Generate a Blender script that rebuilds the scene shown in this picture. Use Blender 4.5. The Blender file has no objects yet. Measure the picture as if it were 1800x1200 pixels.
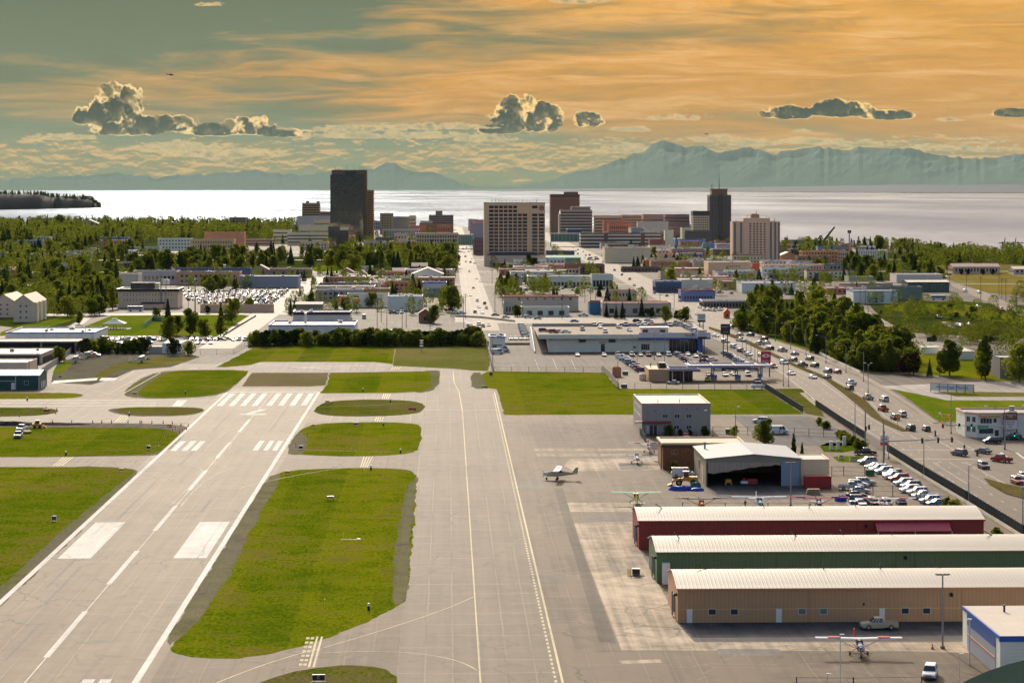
import bpy, bmesh, math, random
from mathutils import Vector, Matrix
S = bpy.context.scene
COL = S.collection
RND = random.Random(7)
# ------------------------------------------------------------------ camera (80 mm, level, 68 m above the airfield)
CAMZ = 68.0; F_ = 4000.0; HY = 331.0
YAW = math.atan(113/4000.)
cam = bpy.data.cameras.new('camera'); camo = bpy.data.objects.new('camera', cam); COL.objects.link(camo)
camo.location = (0, 0, CAMZ); camo.rotation_euler = (math.radians(90), 0, -YAW)
cam.sensor_fit = 'HORIZONTAL'; cam.sensor_width = 36; cam.lens = 80; cam.shift_y = (HY-600)/1800.
cam.clip_start = 1; cam.clip_end = 600000
S.camera = camo
S.view_settings.view_transform = 'Standard'; S.view_settings.look = 'None'; S.view_settings.gamma = 1
EXPO = 0.65
S.view_settings.exposure = EXPO
FW = Vector((math.sin(YAW), math.cos(YAW), 0)); RT = Vector((math.cos(YAW), -math.sin(YAW), 0))
SUN_EL = math.radians(25); SUN_AZ = math.radians(-6.0)      # azimuth from +Y, negative = left
# ------------------------------------------------------------------ node expression helper
class E:
 def __init__(s, t, k): s.t = t; s.k = k
 def _m(s, op, *a, clamp=False):
  n = s.t.nodes.new('ShaderNodeMath'); n.operation = op; n.use_clamp = clamp
  for i, v in enumerate((s,)+a):
   if isinstance(v, E): s.t.links.new(v.k, n.inputs[i])
   else: n.inputs[i].default_value = v
  return E(s.t, n.outputs[0])
 def __add__(s, o): return s._m('ADD', o)
 def __radd__(s, o): return s._m('ADD', o)
 def __sub__(s, o): return s._m('SUBTRACT', o)
 def __rsub__(s, o): return (s*-1)+o
 def __mul__(s, o): return s._m('MULTIPLY', o)
 def __rmul__(s, o): return s._m('MULTIPLY', o)
 def __truediv__(s, o): return s._m('DIVIDE', o)
 def p(s, o): return s._m('POWER', o)
 def abs(s): return s._m('ABSOLUTE')
 def frac(s): return s._m('FRACT')
 def floor(s): return s._m('FLOOR')
 def cl(s): return s._m('ADD', 0.0, clamp=True)
 def max(s, o): return s._m('MAXIMUM', o)
 def min(s, o): return s._m('MINIMUM', o)
 def ss(s, a, b):     # smoothstep a..b
  n = s.t.nodes.new('ShaderNodeMapRange'); n.interpolation_type = 'SMOOTHSTEP'
  s.t.links.new(s.k, n.inputs[0]); n.inputs[1].default_value = a; n.inputs[2].default_value = b
  return E(s.t, n.outputs[0])
def comb(t, x, y, z=0.0):
 n = t.nodes.new('ShaderNodeCombineXYZ')
 for i, v in enumerate((x, y, z)):
  if isinstance(v, E): t.links.new(v.k, n.inputs[i])
  else: n.inputs[i].default_value = v
 return E(t, n.outputs[0])
def sep(e):
 n = e.t.nodes.new('ShaderNodeSeparateXYZ'); e.t.links.new(e.k, n.inputs[0])
 return [E(e.t, o) for o in n.outputs]
def noise(v, scale=1.0, detail=3, rough=.5, dist=0.0):
 n = v.t.nodes.new('ShaderNodeTexNoise'); v.t.links.new(v.k, n.inputs['Vector'])
 n.inputs['Scale'].default_value = scale; n.inputs['Detail'].default_value = detail
 n.inputs['Roughness'].default_value = rough; n.inputs['Distortion'].default_value = dist
 return E(v.t, n.outputs[0])
def voro(v, scale=1.0, feat='F1', out='Distance', detail=0):
 n = v.t.nodes.new('ShaderNodeTexVoronoi'); n.feature = feat; v.t.links.new(v.k, n.inputs['Vector'])
 n.inputs['Scale'].default_value = scale
 if 'Detail' in n.inputs: n.inputs['Detail'].default_value = detail
 return E(v.t, n.outputs[out])
def mixc(t, f, a, b, mode='MIX'):
 n = t.nodes.new('ShaderNodeMix'); n.data_type = 'RGBA'; n.blend_type = mode
 for i, v in ((0, f), (6, a), (7, b)):
  if isinstance(v, E): t.links.new(v.k, n.inputs[i])
  elif isinstance(v, (int, float)): n.inputs[i].default_value = v
  else: n.inputs[i].default_value = (v[0], v[1], v[2], 1)
 return E(t, n.outputs[2])
def position(t): return E(t, t.nodes.new('ShaderNodeNewGeometry').outputs['Position'])
# ------------------------------------------------------------------ world: Nishita sky + cirrus and cumulus far to the west
world = bpy.data.worlds.new('World'); S.world = world; world.use_nodes = True
def build_world():
 t = world.node_tree; t.nodes.clear()
 sky = t.nodes.new('ShaderNodeTexSky'); sky.sky_type = 'NISHITA'; sky.sun_disc = False
 sky.sun_elevation = SUN_EL; sky.sun_rotation = SUN_AZ; sky.dust_density = 5.0; sky.air_density = .7; sky.ozone_density = .3
 b1 = t.nodes.new('ShaderNodeBackground'); b1.inputs[1].default_value = 0.15
 t.links.new(sky.outputs[0], b1.inputs[0])
 d = E(t, t.nodes.new('ShaderNodeTexCoord').outputs['Generated'])
 x, y, z = sep(d)
 cx = x*math.cos(YAW) - y*math.sin(YAW); cy = x*math.sin(YAW) + y*math.cos(YAW)
 cyp = cy.max(0.02)
 u = cx/cyp*4000 + 900; v = 331 - z/cyp*4000          # angular coordinates of the western sky
 P = comb(t, u*0.01, v*0.01)
 # --- base tint, green grey in the south-west, amber to the north-west
 warp = noise(comb(t, u*0.0016, v*0.011), 1.0, 4, .55, 1.2)
 fine = noise(comb(t, u*0.003, v*0.035 + warp*2.0), 1.0, 6, .62, .8)
 wisp = noise(comb(t, u*0.006+v*0.004, v*0.06 + warp*3), 1.0, 5, .7, .5)
 tt = (u-560)*(1/900.) + (warp-.5)*2.6 + (fine-.5)*1.6
 band = ((v-150)*(1/55.)); band = (1-band*band*.5).max(0)
 tt = tt + .10 + band*.72 - (v-215).max(0)*.010*(1-((u-900)*(1/700.)).cl()*.62)
 tt = tt.cl()
 left = mixc(t, (v*(1/330.)).cl(), (.155, .190, .125), (.270, .285, .165))
 right = mixc(t, (v*(1/300.)).cl(), (.86, .41, .075), (.64, .27, .045))
 c = mixc(t, tt, left, right)
 streak = (fine-.5).max(0)*2.6*tt + (wisp-.52).max(0)*2.0*tt
 c = mixc(t, streak.cl(), c, (1.05, .64, .28))
 dk = (.50-fine).max(0)*4.2 + (.46-wisp).max(0)*2.2
 c = mixc(t, (dk*.85).cl(), c, mixc(t, ((u-700)*(1/900.)).cl(), (.17, .18, .10), (.52, .27, .06)))
 # --- low cream cloud bank above the far range
 n1 = noise(comb(t, u*0.017, v*0.048), 1.0, 8, .64, .12)
 n1b = noise(comb(t, u*0.017, (v+4)*0.048), 1.0, 8, .64, .12)
 env = ((v-278)*(1/36.)); env = (1-env*env).max(-1)
 k = (n1 + env*.24 - .56 + (noise(comb(t, u*.004, v*.012), 1.0, 2, .5)-.5)*.5)
 c = mixc(t, k.ss(-.02, .09)*.8, c, (.34, .27, .12))
 c = mixc(t, ((n1-n1b)*9+k*1.5).cl()*k.ss(-.01, .06)*.85, c, (.95, .55, .21))
 # --- cumulus: lumpy masses, dark against the light with burning rims
 blobs = [(205, 200, 62, 60), (225, 225, 90, 32), (300, 222, 55, 22), (375, 232, 60, 18), (440, 226, 52, 26), (500, 236, 55, 12), (150, 208, 30, 26),
    (905, 205, 52, 44), (945, 215, 50, 42), (880, 230, 46, 14), (1032, 214, 36, 22), (1475, 196, 80, 24), (1385, 202, 54, 18), (1560, 205, 60, 14), (1785, 201, 46, 13)]
 lights = [(1010, 2, 60, 9), (372, 9, 30, 5), (110, 243, 70, 9), (620, 228, 120, 9), (760, 224, 110, 9), (1190, 208, 75, 8), (1670, 211, 24, 7), (1110, 228, 40, 7), (850, 245, 60, 10), (1410, 231, 22, 4), (700, 240, 200, 9), (320, 262, 90, 14), (400, 272, 110, 12), (1120, 264, 90, 12), (1420, 250, 70, 9), (1250, 246, 60, 9), (1520, 255, 60, 8), (1330, 252, 60, 9), (1650, 262, 70, 8), (1730, 264, 60, 8)]
 def field(bl, uu, vv):
  f = None
  for (a, b, ru, rv) in bl:
   p = (uu-a)*(1./ru); q = (vv-b)*(1./rv); q = q.max(q*2.0)
   e = 1 - p*p - q*q
   f = e if f is None else f.max(e)
  return f.max(-1.5)
 w1 = noise(comb(t, u*.035, v*.035), 1.0, 7, .60, .25)
 w2 = noise(comb(t, (u+5)*.035, (v+8)*.035), 1.0, 7, .60, .25)
 bl1 = voro(comb(t, u*.045+w1*1.1, v*.045+w1*1.1), 1.0, 'F1', 'Distance', 2)
 bl2 = voro(comb(t, u*.045+w2*1.1+.10, v*.045+w2*1.1+.30), 1.0, 'F1', 'Distance', 2)
 lump = (w1-.5)*3.2 + (.48-bl1)*2.0
 fd = field(blobs, u, v)
 D = (fd*1.5).min(.85) + .10 + lump*.46
 m = D.ss(-.05, .10)
 gl = noise(comb(t, u*.02, v*.03), 1.0, 2, .5)
 core = (D + (w1-.5)*.9 + (gl-.47)*1.3).ss(.02, .42)
 rim = mixc(t, ((u-300)*(1/900.)).cl(), (1.25, .84, .36), (1.3, .80, .26))
 litside = ((bl2-bl1)*1.6+(w1-w2)*3.0+.10).cl()
 shade = mixc(t, litside*(1-D.ss(.38, .85)*.9), (.004, .012, .018), (.46, .32, .11))
 cc = mixc(t, core, rim, shade)
 c = mixc(t, m, c, cc)
 fl = field(lights, u, v); nl = noise(comb(t, u*.035, v*.07), 1.0, 7, .7, .3)
 DL = fl*.55 + (nl-.52)*3.2
 cl_ = mixc(t, (DL*1.1+(w1-.5)*2).cl(), (1.0, .66, .30), (.36, .30, .15))
 c = mixc(t, DL.ss(-.1, .25)*.85, c, cl_)
 b2 = t.nodes.new('ShaderNodeBackground'); t.links.new(c.k, b2.inputs[0]); b2.inputs[1].default_value = 1.0/(2**EXPO)*1.0
 # the cloud sheet hangs over the western horizon; the rest of the dome is plain daylight sky
 mask = cy.ss(.80, .93)*(1-z.ss(.20, .40))*z.ss(-.02, -.001)
 mx = t.nodes.new('ShaderNodeMixShader'); t.links.new(mask.k, mx.inputs[0])
 t.links.new(b1.outputs[0], mx.inputs[1]); t.links.new(b2.outputs[0], mx.inputs[2])
 o = t.nodes.new('ShaderNodeOutputWorld'); t.links.new(mx.outputs[0], o.inputs[0])
build_world()
sl = bpy.data.lights.new('sun', 'SUN'); sl.energy = 2.1; sl.angle = math.radians(.5); sl.color = (1, .90, .74)
so = bpy.data.objects.new('sun', sl); COL.objects.link(so)
sd = Vector((math.sin(SUN_AZ)*math.cos(SUN_EL), math.cos(SUN_AZ)*math.cos(SUN_EL), math.sin(SUN_EL)))
so.rotation_euler = sd.to_track_quat('Z', 'Y').to_euler(); so.location = (0, 0, 300)
# ------------------------------------------------------------------ survey helpers: ground positions from bearings
def W(px, py, z=0.0):
 d = (CAMZ-z)*F_/(py-HY)
 p = RT*((px-900)/F_*d) + FW*d
 return Vector((p.x, p.y, z))
def dep(py, z=0.0): return (CAMZ-z)*F_/(py-HY)
def hgt(ybase, ytop): return CAMZ - (ytop-HY)*dep(ybase)/F_
def at(px, py, d):     # point at forward distance d
 p = RT*((px-900)/F_*d) + FW*d
 return Vector((p.x, p.y, CAMZ-(py-HY)*d/F_))
# ------------------------------------------------------------------ materials
MC = {}
def mat(name, col=(.5, .5, .5), rough=.7, metal=0, var=.12, vs=.3, bump=0, emit=None, spec=None, rib=None, alpha=None, trans=0):
 if name in MC: return MC[name]
 m = bpy.data.materials.new(name); m.use_nodes = True; t = m.node_tree
 b = t.nodes['Principled BSDF']; b.inputs['Roughness'].default_value = rough; b.inputs['Metallic'].default_value = metal
 b.inputs['Base Color'].default_value = (*col, 1)
 if spec is not None: b.inputs['Specular IOR Level'].default_value = spec
 if var:
  p = position(t); n = noise(p, vs, 5, .6)
  n2 = noise(p, vs*9, 2, .6)
  f = ((n-.5)*2.0*var + (n2-.5)*var + 1.0)
  c = mixc(t, 1.0, col, comb(t, f, f, f), 'MULTIPLY')
  if rib:
   tc = E(t, t.nodes.new('ShaderNodeNewGeometry').outputs['Position']); xx, yy, zz = sep(tc)
   ax = {'x': xx, 'y': yy, 'z': zz}[rib[0]]
   w = ((ax*(1/rib[1])).frac()-.5).abs()
   g = w.ss(.34, .46)
   bp = t.nodes.new('ShaderNodeBump'); bp.inputs['Strength'].default_value = .8; bp.inputs['Distance'].default_value = rib[2]
   t.links.new(g.k, bp.inputs['Height']); t.links.new(bp.outputs[0], b.inputs['Normal'])
   if len(rib) > 3:
    c = mixc(t, g*rib[3], c, (col[0]*.45, col[1]*.45, col[2]*.45))
  t.links.new(c.k, b.inputs['Base Color'])
  if bump:
   bp = t.nodes.new('ShaderNodeBump'); bp.inputs['Strength'].default_value = 1; bp.inputs['Distance'].default_value = bump
   t.links.new(n2.k, bp.inputs['Height']); t.links.new(bp.outputs[0], b.inputs['Normal'])
 if emit: b.inputs['Emission Color'].default_value = (*emit[:3], 1); b.inputs['Emission Strength'].default_value = emit[3]
 if trans: b.inputs['Transmission Weight'].default_value = trans
 MC[name] = m; return m
def pave(name, col, light=.5, seam=None, cross=0, stain=.25, crk=.0, rough=.75, patch=0):
 """asphalt or concrete with longitudinal seams, cross joints, sealed cracks, stains and wheel marks"""
 m = bpy.data.materials.new(name); m.use_nodes = True; t = m.node_tree; b = t.nodes['Principled BSDF']
 p = position(t); x, y, z = sep(p)
 big = noise(p, .03, 4, .6); mid = noise(p, .25, 4, .6); fin = noise(p, 2.5, 3, .7)
 lane = noise(comb(t, x*.55, y*.012), 1.0, 4, .6)
 f = 1 + (big-.5)*stain*3.2 + (mid-.5)*stain*2.4 + (fin-.5)*.34 + (lane-.5)*stain*3.2
 c = mixc(t, 1.0, col, comb(t, f, f, f), 'MULTIPLY')
 lc = tuple(min(1, k*1.8+.04) for k in col); dc = tuple(k*.42 for k in col)
 wob = noise(p, .12, 4, .7)
 if patch:
  pv = noise(comb(t, x*.16, y*.05).k and comb(t, (x*.16).floor(), (y*.045).floor()), 1.7, 0, .5)
  c = mixc(t, (pv.ss(.52, .56))*patch, c, tuple(min(1, k*1.18) for k in col))
 if seam:
  s0, off = seam
  xs = (x+(wob-.5)*.55-off)*(1./s0)
  w = ((xs+.5).frac()-.5).abs()*s0
  idx = noise(comb(t, (xs+.5).floor()*7.3, y*.02), 1.0, 2, .5)
  c = mixc(t, (1-w.ss(.05, .17))*light*(idx*2.6-.6).cl(), c, lc)
  c = mixc(t, (1-w.ss(.03, .14))*.8*((.5-idx)*6).cl(), c, dc)
  wide = (1-w.ss(.2, .9))*.13
  c = mixc(t, wide, c, dc)
 if cross:
  ys = (y+(wob-.5)*2.5)*(1./cross); w = ((ys).frac()-.5).abs()*cross
  g = noise(comb(t, x*.08, ys.floor()*5.1), 1.0, 2, .5)
  c = mixc(t, (1-w.ss(.06, .24))*light*1.1*((g-.40)*5).cl(), c, lc)
 if crk:
  pc = comb(t, x*.55+(mid-.5)*4, y*.8+(wob-.5)*4)
  e = voro(pc, .055, 'DISTANCE_TO_EDGE')
  g = noise(p, .035, 2, .5)
  c = mixc(t, (1-e.ss(.002, .008))*crk*.6*((g-.46)*5).cl(), c, lc)
  e2 = voro(comb(t, x+(mid-.5)*4+33, y*.7+(wob-.5)*7), .11, 'DISTANCE_TO_EDGE')
  c = mixc(t, (1-e2.ss(.005, .022))*crk*((.56-g)*7).cl(), c, dc)
 t.links.new(c.k, b.inputs['Base Color']); b.inputs['Roughness'].default_value = rough
 b.inputs['Specular IOR Level'].default_value = .06
 MC[name] = m; return m
def grass(name, c1=(.080, .118, .004), c2=(.185, .195, .006), dry=(.19, .14, .035), amt=.5, stripe=12., brown=.4):
 m = bpy.data.materials.new(name); m.use_nodes = True; t = m.node_tree; b = t.nodes['Principled BSDF']
 p = position(t); x, y, z = sep(p)
 big = noise(p, .022, 5, .65, .5); mid = noise(p, .13, 5, .7); fin = noise(comb(t, x*1.0, y*.45), 1.6, 4, .75); vf = noise(p, 5.5, 2, .7)
 mow = noise(comb(t, ((x+(mid-.5)*3)*(1./stripe)).floor()*3.7, 0.0), 1.0, 0, .5)
 k = ((mow-.5)*2.4 + (big-.5)*2.2 + (mid-.5)*3.0 + (fin-.5)*2.6 + .45).cl()
 c = mixc(t, k, c1, c2)
 d = ((big-.50)*7 + (mid-.5)*5 + (fin-.5)*5.0)*amt*2
 c = mixc(t, d.cl()*.85, c, dry)
 d2 = ((mid-.56)*9+(fin-.5)*7).cl()*brown
 c = mixc(t, d2, c, (.075, .06, .03))
 f = 1 + (vf-.5)*1.6 + (fin-.5)*1.3
 c = mixc(t, 1.0, c, comb(t, f, f, f), 'MULTIPLY')
 t.links.new(c.k, b.inputs['Base Color']); b.inputs['Roughness'].default_value = .9; b.inputs['Specular IOR Level'].default_value = .0
 bp = t.nodes.new('ShaderNodeBump'); bp.inputs['Distance'].default_value = .12; t.links.new((fin+vf).k, bp.inputs['Height']); t.links.new(bp.outputs[0], b.inputs['Normal'])
 MC[name] = m; return m
# ------------------------------------------------------------------ mesh and object helpers
def link(o, parent=None):
 COL.objects.link(o)
 if parent is not None: o.parent = parent
 return o
def tag(o, label=None, cat=None, group=None, kind=None):
 if label: o['label'] = label
 if cat: o['category'] = cat
 if group: o['group'] = group
 if kind: o['kind'] = kind
 return o
def empty(name, loc=(0, 0, 0), rz=0, label=None, cat=None, group=None):
 o = bpy.data.objects.new(name, None); o.location = loc; o.rotation_euler = (0, 0, rz); o.empty_display_size = 1
 link(o); return tag(o, label, cat, group)
class MB:
 """collects shapes, builds ONE mesh object"""
 def __init__(s): s.v = []; s.f = []; s.mi = []; s.m = 0
 def poly(s, pts, flip=False):
  n = len(s.v); s.v += [tuple(p) for p in pts]; idx = list(range(n, n+len(pts)))
  s.f.append(idx[::-1] if flip else idx); s.mi.append(s.m); return s
 def box(s, x0, x1, y0, y1, z0, z1, top=True, bot=True, tap=None):
  n = len(s.v)
  if tap is None: tap = (0, 0, 0, 0)
  s.v += [(x0, y0, z0), (x1, y0, z0), (x1, y1, z0), (x0, y1, z0),
    (x0+tap[0], y0+tap[2], z1), (x1-tap[1], y0+tap[2], z1), (x1-tap[1], y1-tap[3], z1), (x0+tap[0], y1-tap[3], z1)]
  fs = [(0, 1, 5, 4), (1, 2, 6, 5), (2, 3, 7, 6), (3, 0, 4, 7)]
  if top: fs.append((4, 5, 6, 7))
  if bot: fs.append((3, 2, 1, 0))
  for f in fs: s.f.append([n+i for i in f]); s.mi.append(s.m)
  return s
 def cyl(s, p0, p1, r0, r1=None, n=8, caps=True):
  if r1 is None: r1 = r0
  p0 = Vector(p0); p1 = Vector(p1); d = (p1-p0).normalized()
  a = d.orthogonal().normalized(); b = d.cross(a); k = len(s.v)
  for i in range(n):
   w = 2*math.pi*i/n; q = a*math.cos(w)+b*math.sin(w)
   s.v.append(tuple(p0+q*r0)); s.v.append(tuple(p1+q*r1))
  for i in range(n):
   j = (i+1) % n
   s.f.append([k+2*i, k+2*j, k+2*j+1, k+2*i+1]); s.mi.append(s.m)
  if caps:
   s.f.append([k+2*i for i in range(n)][::-1]); s.mi.append(s.m)
   s.f.append([k+2*i+1 for i in range(n)]); s.mi.append(s.m)
  return s
 def loft(s, rings, caps=True, closed=True):
  k = len(s.v); n = len(rings[0])
  for r in rings: s.v += [tuple(p) for p in r]
  for i in range(len(rings)-1):
   for j in range(n if closed else n-1):
    a = k+i*n+j; b = k+i*n+(j+1) % n
    s.f.append([a, b, b+n, a+n]); s.mi.append(s.m)
  if caps:
   s.f.append([k+j for j in range(n)][::-1]); s.mi.append(s.m)
   s.f.append([k+(len(rings)-1)*n+j for j in range(n)]); s.mi.append(s.m)
  return s
 def prism(s, prof, axis, a, b):
  """profile (list of 2d) extruded along axis from a to b"""
  def P(q, w):
   return {'x': (w, q[0], q[1]), 'y': (q[0], w, q[1]), 'z': (q[0], q[1], w)}[axis]
  n = len(s.v); m = len(prof)
  s.v += [P(q, a) for q in prof]+[P(q, b) for q in prof]
  for i in range(m):
   j = (i+1) % m; s.f.append([n+i, n+j, n+m+j, n+m+i]); s.mi.append(s.m)
  s.f.append([n+i for i in range(m)][::-1]); s.mi.append(s.m)
  s.f.append([n+m+i for i in range(m)]); s.mi.append(s.m)
  return s
 def mesh(s, name, mats, smooth=False, recalc=True):
  me = bpy.data.meshes.new(name); me.from_pydata(s.v, [], s.f)
  for m in (mats if isinstance(mats, (list, tuple)) else [mats]): me.materials.append(m)
  if len(me.materials) > 1: me.polygons.foreach_set('material_index', s.mi)
  if recalc:
   bm = bmesh.new(); bm.from_mesh(me); bmesh.ops.recalc_face_normals(bm, faces=bm.faces); bm.to_mesh(me); bm.free()
  if smooth: me.polygons.foreach_set('use_smooth', [True]*len(me.polygons))
  me.update(); return me
 def obj(s, name, mats, parent=None, smooth=False, loc=None, rz=0):
  o = bpy.data.objects.new(name, s.mesh(name, mats, smooth))
  if loc is not None: o.location = loc
  if rz: o.rotation_euler = (0, 0, rz)
  return link(o, parent)
def inst(me, name, parent=None, loc=(0, 0, 0), rz=0, sc=None):
 o = bpy.data.objects.new(name, me); o.location = loc
 if rz: o.rotation_euler = (0, 0, rz)
 if sc is not None: o.scale = sc if isinstance(sc, (tuple, list)) else (sc, sc, sc)
 return link(o, parent)
def bevel(o, w=.03, seg=1):
 md = o.modifiers.new('bevel', 'BEVEL'); md.width = w; md.segments = seg; md.limit_method = 'ANGLE'; return o
def sheet(name, pts, m, z=0.0, kind='structure', world=False):
 """flat ground sheet from survey outline"""
 mb = MB(); P = [Vector((p[0], p[1], 0)) if world else W(*p) for p in pts]
 mb.poly([(p.x, p.y, z) for p in P])
 o = mb.obj(name, m)
 bm = bmesh.new(); bm.from_mesh(o.data)
 bmesh.ops.triangulate(bm, faces=bm.faces)
 for f in bm.faces:
  if f.normal.z < 0: f.normal_flip()
 bm.to_mesh(o.data); bm.free()
 o['kind'] = kind; return o
def smooth_outline(pts, it=2):
 for _ in range(it):
  q = []
  for i in range(len(pts)):
   a = pts[i]; b = pts[(i+1) % len(pts)]
   q += [(a[0]*.75+b[0]*.25, a[1]*.75+b[1]*.25), (a[0]*.25+b[0]*.75, a[1]*.25+b[1]*.75)]
  pts = q
 return pts
# ================================================================== THE LAND, THE SEA, THE RANGE
from mathutils import noise as mn
MP = {
 'land': pave('city_ground', (0.077, 0.060, 0.043), .3, None, 0, .8, .3, .75, .6),
 'apron': pave('apron_asphalt', (0.125, 0.092, 0.059), .45, (3.9, .7), 11., .42, .8, .72, .8),
 'runway': pave('runway_asphalt', (0.164, 0.121, 0.078), .65, (3.81, -58.25), 17., .30, .9, .70),
 'taxi': pave('taxiway_asphalt', (0.135, 0.104, 0.071), .75, (3.9, .7), 9., .26, .6, .70),
 'road': pave('road_asphalt', (0.141, 0.111, 0.080), .25, None, 0, .22, .2, .65),
 'concrete': pave('apron_concrete', (0.308, 0.240, 0.165), .35, (6.1, 30.), 6.1, .75, .9),
 'walk': pave('sidewalk_concrete', (0.229, 0.185, 0.133), .2, None, 3., .2, .1),
 'dark': pave('dark_asphalt_and_shade', (.085, .080, .078), .25, (4.5, 2.), 0, .35, .35, .8),
 'dirt': pave('bare_earth', (.085, .065, .045), .2, None, 0, .6, .0, .95),
 'brownapron': pave('brown_apron', (0.122, 0.092, 0.068), .4, (4.2, 30.5), 0, .3, .7),
 'pad': pave('blast_pad', (0.200, 0.167, 0.141), .4, None, 14., .3, .8),
}
MP['gravel'] = grass('gravel', (.155, .135, .105), (.165, .155, .085), (.12, .105, .08), .7, 5, .6)
MP['verge'] = grass('verge', (.21, .185, .11), (.13, .14, .03), (.19, .165, .125), .8, 3, .45)
G1 = grass('mown_grass', amt=.32)
G2 = grass('rough_grass', (.07, .095, .008), (.135, .14, .015), (.15, .12, .045), .55, 9., .45)
G3 = grass('bright_grass', (.10, .15, .008), (.18, .20, .012), (.18, .16, .03), .2, 7., .15)
G4 = grass('dry_grass', (.12, .125, .025), (.18, .155, .04), (.23, .17, .07), .6, 14., .3)
WHITE = pave('white_paint', (.60, .56, .49), .1, (3.9, .7), 7., .22, .6); YELP = pave('yellow_paint', (.56, .48, .30), .1, None, 5., .25, .4)
# land sheet out to the bluff above the inlet
coast = [(-2600, 5600), (-1500, 4700), (-950, 4450), (-560, 4350), (-200, 4150), (180, 3900), (300, 3300), (380, 2950), (450, 2790), (560, 2580), (700, 2490), (1100, 2430), (2600, 2400)]
def coasty(x):
 for a, b in zip(coast[:-1], coast[1:]):
  if a[0] <= x <= b[0]: return a[1]+(b[1]-a[1])*(x-a[0])/(b[0]-a[0])
 return 9e9
mb = MB(); mb.poly([(-2600, -200, 0), (2600, -200, 0)]+[(x, y, 0) for x, y in coast[::-1]])
for (a, b) in zip(coast[:-1], coast[1:]):
 mb.poly([(a[0], a[1], 0), (b[0], b[1], 0), (b[0]*1.005, b[1]+12, -6), (a[0]*1.005, a[1]+12, -6)])
ground = mb.obj('ground', MP['land']); ground['kind'] = 'structure'
# the inlet
def water_mat():
 m = bpy.data.materials.new('inlet_water'); m.use_nodes = True; t = m.node_tree; b = t.nodes['Principled BSDF']
 p = position(t); x, y, z = sep(p)
 n = noise(comb(t, x*.0011, y*.00028), 1.0, 5, .6); n2 = noise(comb(t, x*.05, y*.006), 1.0, 4, .7)
 silt = noise(comb(t, x*.0004, y*.00009), 1.0, 3, .5)
 c = mixc(t, silt, (.19, .22, .30), (.28, .30, .36))
 t.nodes.remove(b); df = t.nodes.new('ShaderNodeBsdfDiffuse'); gl = t.nodes.new('ShaderNodeBsdfGlossy'); gl.distribution = 'BECKMANN'; mx = t.nodes.new('ShaderNodeMixShader')
 t.links.new(c.k, df.inputs[0]); gl.inputs[0].default_value = (.54, .63, .76, 1); t.links.new((.312 + (n-.5)*.15 + (n2-.5)*.09).k, gl.inputs['Roughness'])
 bp = t.nodes.new('ShaderNodeBump'); bp.inputs['Distance'].default_value = .8; bp.inputs['Strength'].default_value = .35
 n3 = noise(comb(t, x*.12, y*.035), 1.0, 3, .6); t.links.new(n3.k, bp.inputs['Height']); t.links.new(bp.outputs[0], gl.inputs['Normal'])
 t.links.new((.50 + (n-.5)*.9).cl().k, mx.inputs[0]); t.links.new(df.outputs[0], mx.inputs[1]); t.links.new(gl.outputs[0], mx.inputs[2]); t.links.new(mx.outputs[0], t.nodes['Material Output'].inputs[0])
 return m
SEA = -4.0
mb = MB(); mb.poly([(-30000, 2300, SEA), (30000, 2300, SEA), (60000, 110000, SEA), (-60000, 110000, SEA)])
sea = mb.obj('sea', water_mat()); sea['kind'] = 'structure'
# far shore: low land, nearer towards the north
def fardist(u): return 76000 - max(0, min(1, (u-500)/1100.))*42000
mb = MB(); N = 90
fm = mat('far_forest', (.008, .022, .05), .95, var=.3, vs=.0006)
rr = random.Random(3); rings = []
for i in range(N+1):
 u = -900+3600*i/N; d = fardist(u)
 hh = 8+ (max(0, min(1, (u-850)/700.)))*115 + rr.random()*8
 p0 = at(u, HY, d); p1 = at(u, HY, d*1.09+900); p2 = at(u, HY, d*1.5+6000)
 rings.append([(p0.x, p0.y, SEA-1), (p0.x, p0.y, SEA+6), (p1.x, p1.y, hh), (p2.x, p2.y, hh+10), (p2.x, p2.y, SEA-1)])
mb.loft(rings, caps=True)
o = mb.obj('far_shore', fm); o['kind'] = 'structure'
# tidal flat, brown, far right
mb = MB(); mb.poly([at(1330, HY, 26000).to_tuple()[:2]+(SEA+.3,), at(2100, HY, 17500).to_tuple()[:2]+(SEA+.3,), at(2100, HY, 24000).to_tuple()[:2]+(SEA+.3,), at(1330, HY, 28500).to_tuple()[:2]+(SEA+.3,)])
o = mb.obj('tidal_flat', mat('mud', (.10, .075, .06), .8, var=.3, vs=.001)); o['kind'] = 'structure'
# the mountain range
from mathutils import noise as mn
prof = [(-900, 300), (-500, 305), (0, 313), (60, 311), (130, 309), (210, 303), (250, 309), (290, 311), (330, 306), (420, 301), (450, 297), (480, 302), (540, 304), (590, 298), (645, 297), (665, 291), (682, 286), (700, 290), (730, 303), (757, 301), (780, 309), (800, 318), (830, 327), (900, 327), (960, 318), (1000, 306), (1060, 288), (1100, 274), (1140, 258), (1163, 246), (1178, 249), (1200, 258), (1235, 257), (1262, 270), (1295, 262), (1320, 256), (1360, 270), (1400, 262), (1440, 257), (1480, 264), (1520, 256), (1560, 262), (1600, 260), (1640, 270), (1700, 277), (1750, 276), (1800, 268), (1900, 275), (2200, 262), (2700, 270)]
def pv(u):
 for a, b in zip(prof[:-1], prof[1:]):
  if a[0] <= u <= b[0]: return a[1]+(b[1]-a[1])*(u-a[0])/(b[0]-a[0])
 return 300
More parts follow.
